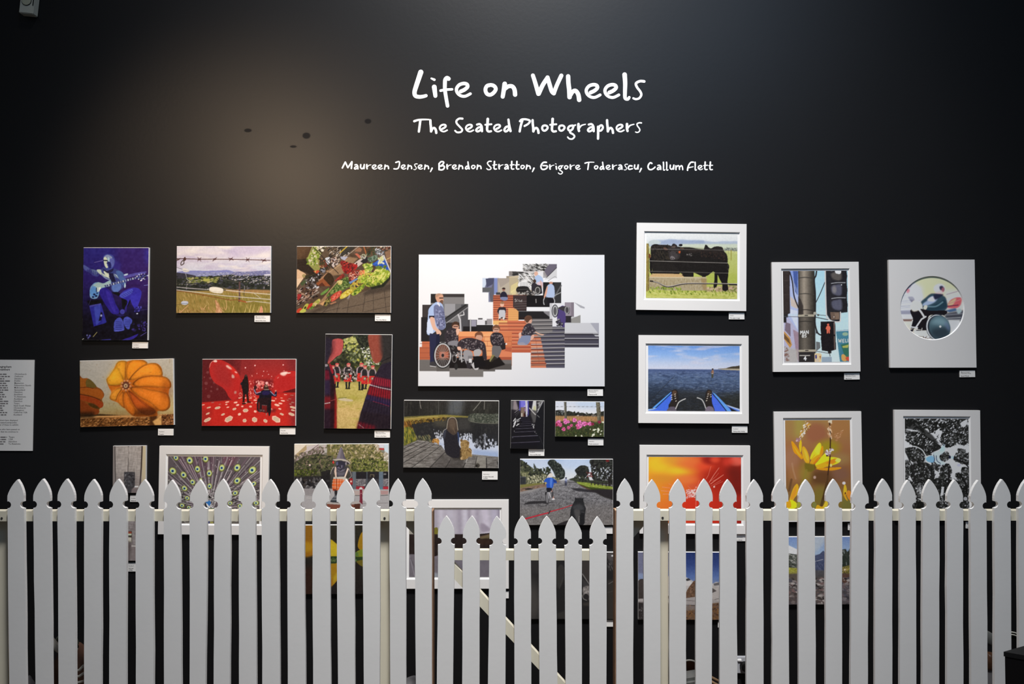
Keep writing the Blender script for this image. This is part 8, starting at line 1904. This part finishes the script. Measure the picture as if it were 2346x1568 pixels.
p0 = at(1706, 1522, 0)
t = thing('power_socket', (p0.x, 0, p0.z), 'grey power socket low on the wall seen through the right fence', 'socket')
bm = bmesh.new()
add_box(bm, -29 * k, 29 * k, -.012, 0, -19 * k, 19 * k, .003)
from_bm('face_plate', bm, M['socket'], t)
for x in (-14, 14):
    bm = bmesh.new()
    add_box(bm, (x - 4.5) * k, (x + 4.5) * k, -.017, -.011, 9 * k, 14 * k, .0015)
    from_bm('rocker_switch', bm, M['switch'], t)
p1 = at(1704.5, 1525.5, -.012)
bm = bmesh.new()
bmesh.ops.create_cone(bm, cap_ends=True, segments=32, radius1=10.5 * k, radius2=9 * k, depth=.026, matrix=Matrix.Rotation(math.pi / 2, 4, 'X'))
bmesh.ops.bevel(bm, geom=[e for e in bm.edges if e.is_boundary is False and abs(e.verts[0].co.y - e.verts[1].co.y) < 1e-6], offset=.003, segments=2, affect='EDGES')
o = from_bm('power_plug', bm, M['black'])
o.location = (p1.x, -.0255, p1.z)
tag(o, 'round black plug pushed into the low grey power socket', 'plug')

# ---------------------------------------------------------------- things stored on the floor behind the fence
YB = -.25
def fl(px, py, Y=YB):
    return at(px, py, Y)
def scale_at(Y):
    return (Y - CAM_Y) / FPX
kb = scale_at(YB)

base = fl(150, 1568)
t = thing('bag', (base.x, YB, 0), 'dark brown bag with pale strap behind the leftmost pickets', 'bag')
bm = bmesh.new()
blob(bm, (.025, 0, .215), (.092, .09, .215), 3, .05, 1.0)
from_bm('bag_body', bm, M['brown'], t, None, True)
def lp(px, py, Y):
    p = at(px, py, Y)
    return (p.x - base.x, p.y - YB, p.z)
bm = bmesh.new()
tube(bm, [lp(108, 1455, -.33), lp(118, 1470, -.345), lp(128, 1482, -.352), (lp(137, 1490, -.355)), lp(150, 1495, -.355), lp(168, 1490, -.352), lp(178, 1489, -.348)], [.012, .013, .013, .012, .013, .013, .005], 10)
from_bm('strap', bm, M['paleband'], t, 'pale strap', True)
bm = bmesh.new()
pc = lp(152, 1478, -.26)
tube(bm, [(pc[0] + .045 * math.cos(a_), pc[1], pc[2] + .042 * math.sin(a_)) for a_ in np.linspace(-.6, math.pi + .6, 20)], .006, 8)
from_bm('hoop_handle', bm, M['greenhoop'], t, 'dull green hoop handle', True)
bm = bmesh.new()
for i in range(3):
    y = 1535 + i * 14
    tube(bm, [lp(164, y + 6, -.362), lp(172, y + 3, -.366), lp(182, y + 1, -.366), lp(192, y - 10 + i * 4, -.362)], .005, 8)
from_bm('folded_edge', bm, M['paleband'], t, None, True)

base = fl(63, 1568, -.30)
bm = bmesh.new()
blob(bm, (.002, 0, .16), (.032, .035, .16), 9, .06, 1.0)
blob(bm, (.0, -.005, .11), (.038, .04, .11), 12, .06, 1.0)
o = from_bm('cloth_bundle', bm, M['greycloth'], None, None, True)
o.location = (base.x, -.30, 0)
tag(o, 'grey cloth bundle between the first and second pickets', 'cloth')

base = fl(950, 1568)
t = thing('hat', (base.x, YB, 0), 'grey domed hat on a brown bundle left of the gate', 'hat')
bm = bmesh.new()
blob(bm, (0, 0, .135), (.075, .07, .135), 5, .05, 1.0)
from_bm('brown_bundle', bm, M['brown'], t, 'brown lower bundle', True)
bm = bmesh.new()
blob(bm, (0, 0, .262), (.062, .066, .03), 15, .05, 1.0)
from_bm('crown', bm, M['greycloth'], t, None, True)

base = fl(1578, 1568)
t = thing('bowl', (base.x, YB, 0), 'brown bowl with pale rim standing on edge behind the right fence', 'bowl')
zc = fl(1578, 1538).z
n = 40
rb = 27 * kb
bm = bmesh.new()
rings = []
for rr_, d in ((.04, .020), (.5, .014), (.85, .004), (1., -.012)):
    rings.append([bm.verts.new((rb * rr_ * math.cos(2 * math.pi * i / n), d, rb * rr_ * math.sin(2 * math.pi * i / n) + zc)) for i in range(n)])
for a_, b_ in zip(rings, rings[1:]):
    for i in range(n):
        bm.faces.new((a_[i], a_[(i + 1) % n], b_[(i + 1) % n], b_[i]))
bm.faces.new(rings[0])
from_bm('inner_face', bm, M['copper'], t, None, True)
bm = bmesh.new()
tube(bm, [(rb * math.cos(2 * math.pi * i / n), -.012, zc + rb * math.sin(2 * math.pi * i / n)) for i in range(n)], .0035, 8, True)
from_bm('rim', bm, M['paleband'], t, 'pale rim', True)

base = fl(1583, 1568, -.34)
bm = bmesh.new()
tb = fl(1583, 1548, -.34).z
add_box(bm, -.055, .055, -.03, .05, 0, tb, .012)
o = from_bm('metal_tin', bm, M['pewter'], None, None, False)
o.location = (base.x, -.34, 0)
o.rotation_euler = (0, .0, .3)
tag(o, 'dull grey tin in front of the brown bowl', 'tin')

base = fl(1642, 1568)
bm = bmesh.new()
z0 = fl(1642, 1558).z
for j in range(4):
    tube(bm, [(-.045 + .004 * j, -.02 * j, z0 + .022 - .012 * j), (-.015, -.02 * j, z0 + .006 - .012 * j), (.012, -.02 * j, z0 - .008 - .010 * j), (.04, -.02 * j, z0 - .002 - .012 * j), (.055, -.02 * j, 0.0)], .0055, 8)
    tube(bm, [(-.045 + .004 * j, -.02 * j, z0 + .022 - .012 * j), (-.06, -.02 * j, z0 * .5), (-.062, -.02 * j, .0)], .0055, 8)
o = from_bm('cord_hank', bm, M['tan'], None, None, True)
o.location = (base.x, YB, 0)
tag(o, 'tan looped cords low behind the right fence, left of the socket', 'cord')

base = fl(2268, 1568)
t = thing('soft_bundle', (base.x, YB, 0), 'mottled brown and grey bundle between pickets near the right edge', 'bundle')
bm = bmesh.new()
zt = fl(2268, 1497).z
blob(bm, (.008, 0, zt - .033), (.040, .035, .035), 31, .06, 1.0)
from_bm('brown_ball', bm, M['copper'], t, 'brown rounded top', True)
bm = bmesh.new()
blob(bm, (.0, 0, (zt - .06) / 2), (.06, .055, (zt - .06) / 2), 37, .08, 1.0)
from_bm('grey_body', bm, M['greycloth'], t, None, True)

base = fl(2264, 1568, -.12)
bm = bmesh.new()
zp = fl(2262, 1462, -.12).z
blob(bm, (0, 0, zp), (.050, .010, .030), 41, .03, 1.0)
for v in bm.verts:
    v.co.z += -.45 * v.co.x
tube(bm, [(-.03, 0, zp + .01), (-.055, 0, zp * .5), (-.06, 0, 0)], .007, 8)
o = from_bm('grey_paddle', bm, M['pewter'], None, None, True)
o.location = (base.x, -.12, 0)
tag(o, 'flat grey paddle shape on a stick behind the right end of the fence', 'paddle')

base = fl(2312, 1568, -.2)
ks = scale_at(-.2)
t = thing('wheel', (base.x, -.2, 0), 'black wheel with two pale rings behind the last pickets', 'wheel')
zc = fl(2312, 1482, -.2).z
def ring(r, tr, name, m, lb=None):
    bm = bmesh.new()
    tube(bm, [(r * math.cos(2 * math.pi * i / 48), -.012, zc + r * math.sin(2 * math.pi * i / 48)) for i in range(48)], tr, 8, True)
    from_bm(name, bm, m, t, lb, True)
ring(35 * ks, .0028, 'outer_ring', M['paleband'], 'pale outer ring')
ring(29.5 * ks, .0028, 'inner_ring', M['paleband'], 'pale inner ring')
bm = bmesh.new()
bmesh.ops.create_cone(bm, cap_ends=True, segments=48, radius1=34 * ks, radius2=34 * ks, depth=.016, matrix=Matrix.Translation((0, 0, zc)) @ Matrix.Rotation(math.pi / 2, 4, 'X'))
from_bm('disc', bm, M['black'], t)
bm = bmesh.new()
for s_ in (-1, 1):
    tube(bm, [(0, s_ * .014, zc), (.01, s_ * .03, zc * .5), (.015, s_ * .05, .004)], .006, 8)
from_bm('stand', bm, M['black'], t)

# black plinth in front of the fence, cut by the right edge
cn = at(2302, 1494, -.93)
t = thing('plinth', (cn.x, cn.y, 0), 'black plinth standing in front of the fence at the right edge', 'plinth')
A, B = math.radians(-30), math.radians(24)
def foot(e):
    ax, bx = Vector((math.cos(A), math.sin(A))) * (.32 + e), Vector((math.cos(B), math.sin(B))) * (.30 + e)
    o = (Vector((math.cos(A), math.sin(A))) + Vector((math.cos(B), math.sin(B)))) * -e * .5
    return [o, o + ax, o + ax + bx, o + bx]
for name, e, z0, z1, m in (('body', 0, 0, cn.z - .014, 'black'), ('lid', .004, cn.z - .014, cn.z, 'blacktop')):
    bm = bmesh.new()
    q = foot(e)
    lo, hi = [bm.verts.new((v.x, v.y, z0)) for v in q], [bm.verts.new((v.x, v.y, z1)) for v in q]
    bm.faces.new(lo[::-1])
    bm.faces.new(hi)
    for i in range(4):
        bm.faces.new((lo[i], lo[(i + 1) % 4], hi[(i + 1) % 4], hi[i]))
    from_bm(name, bm, M[m], t)
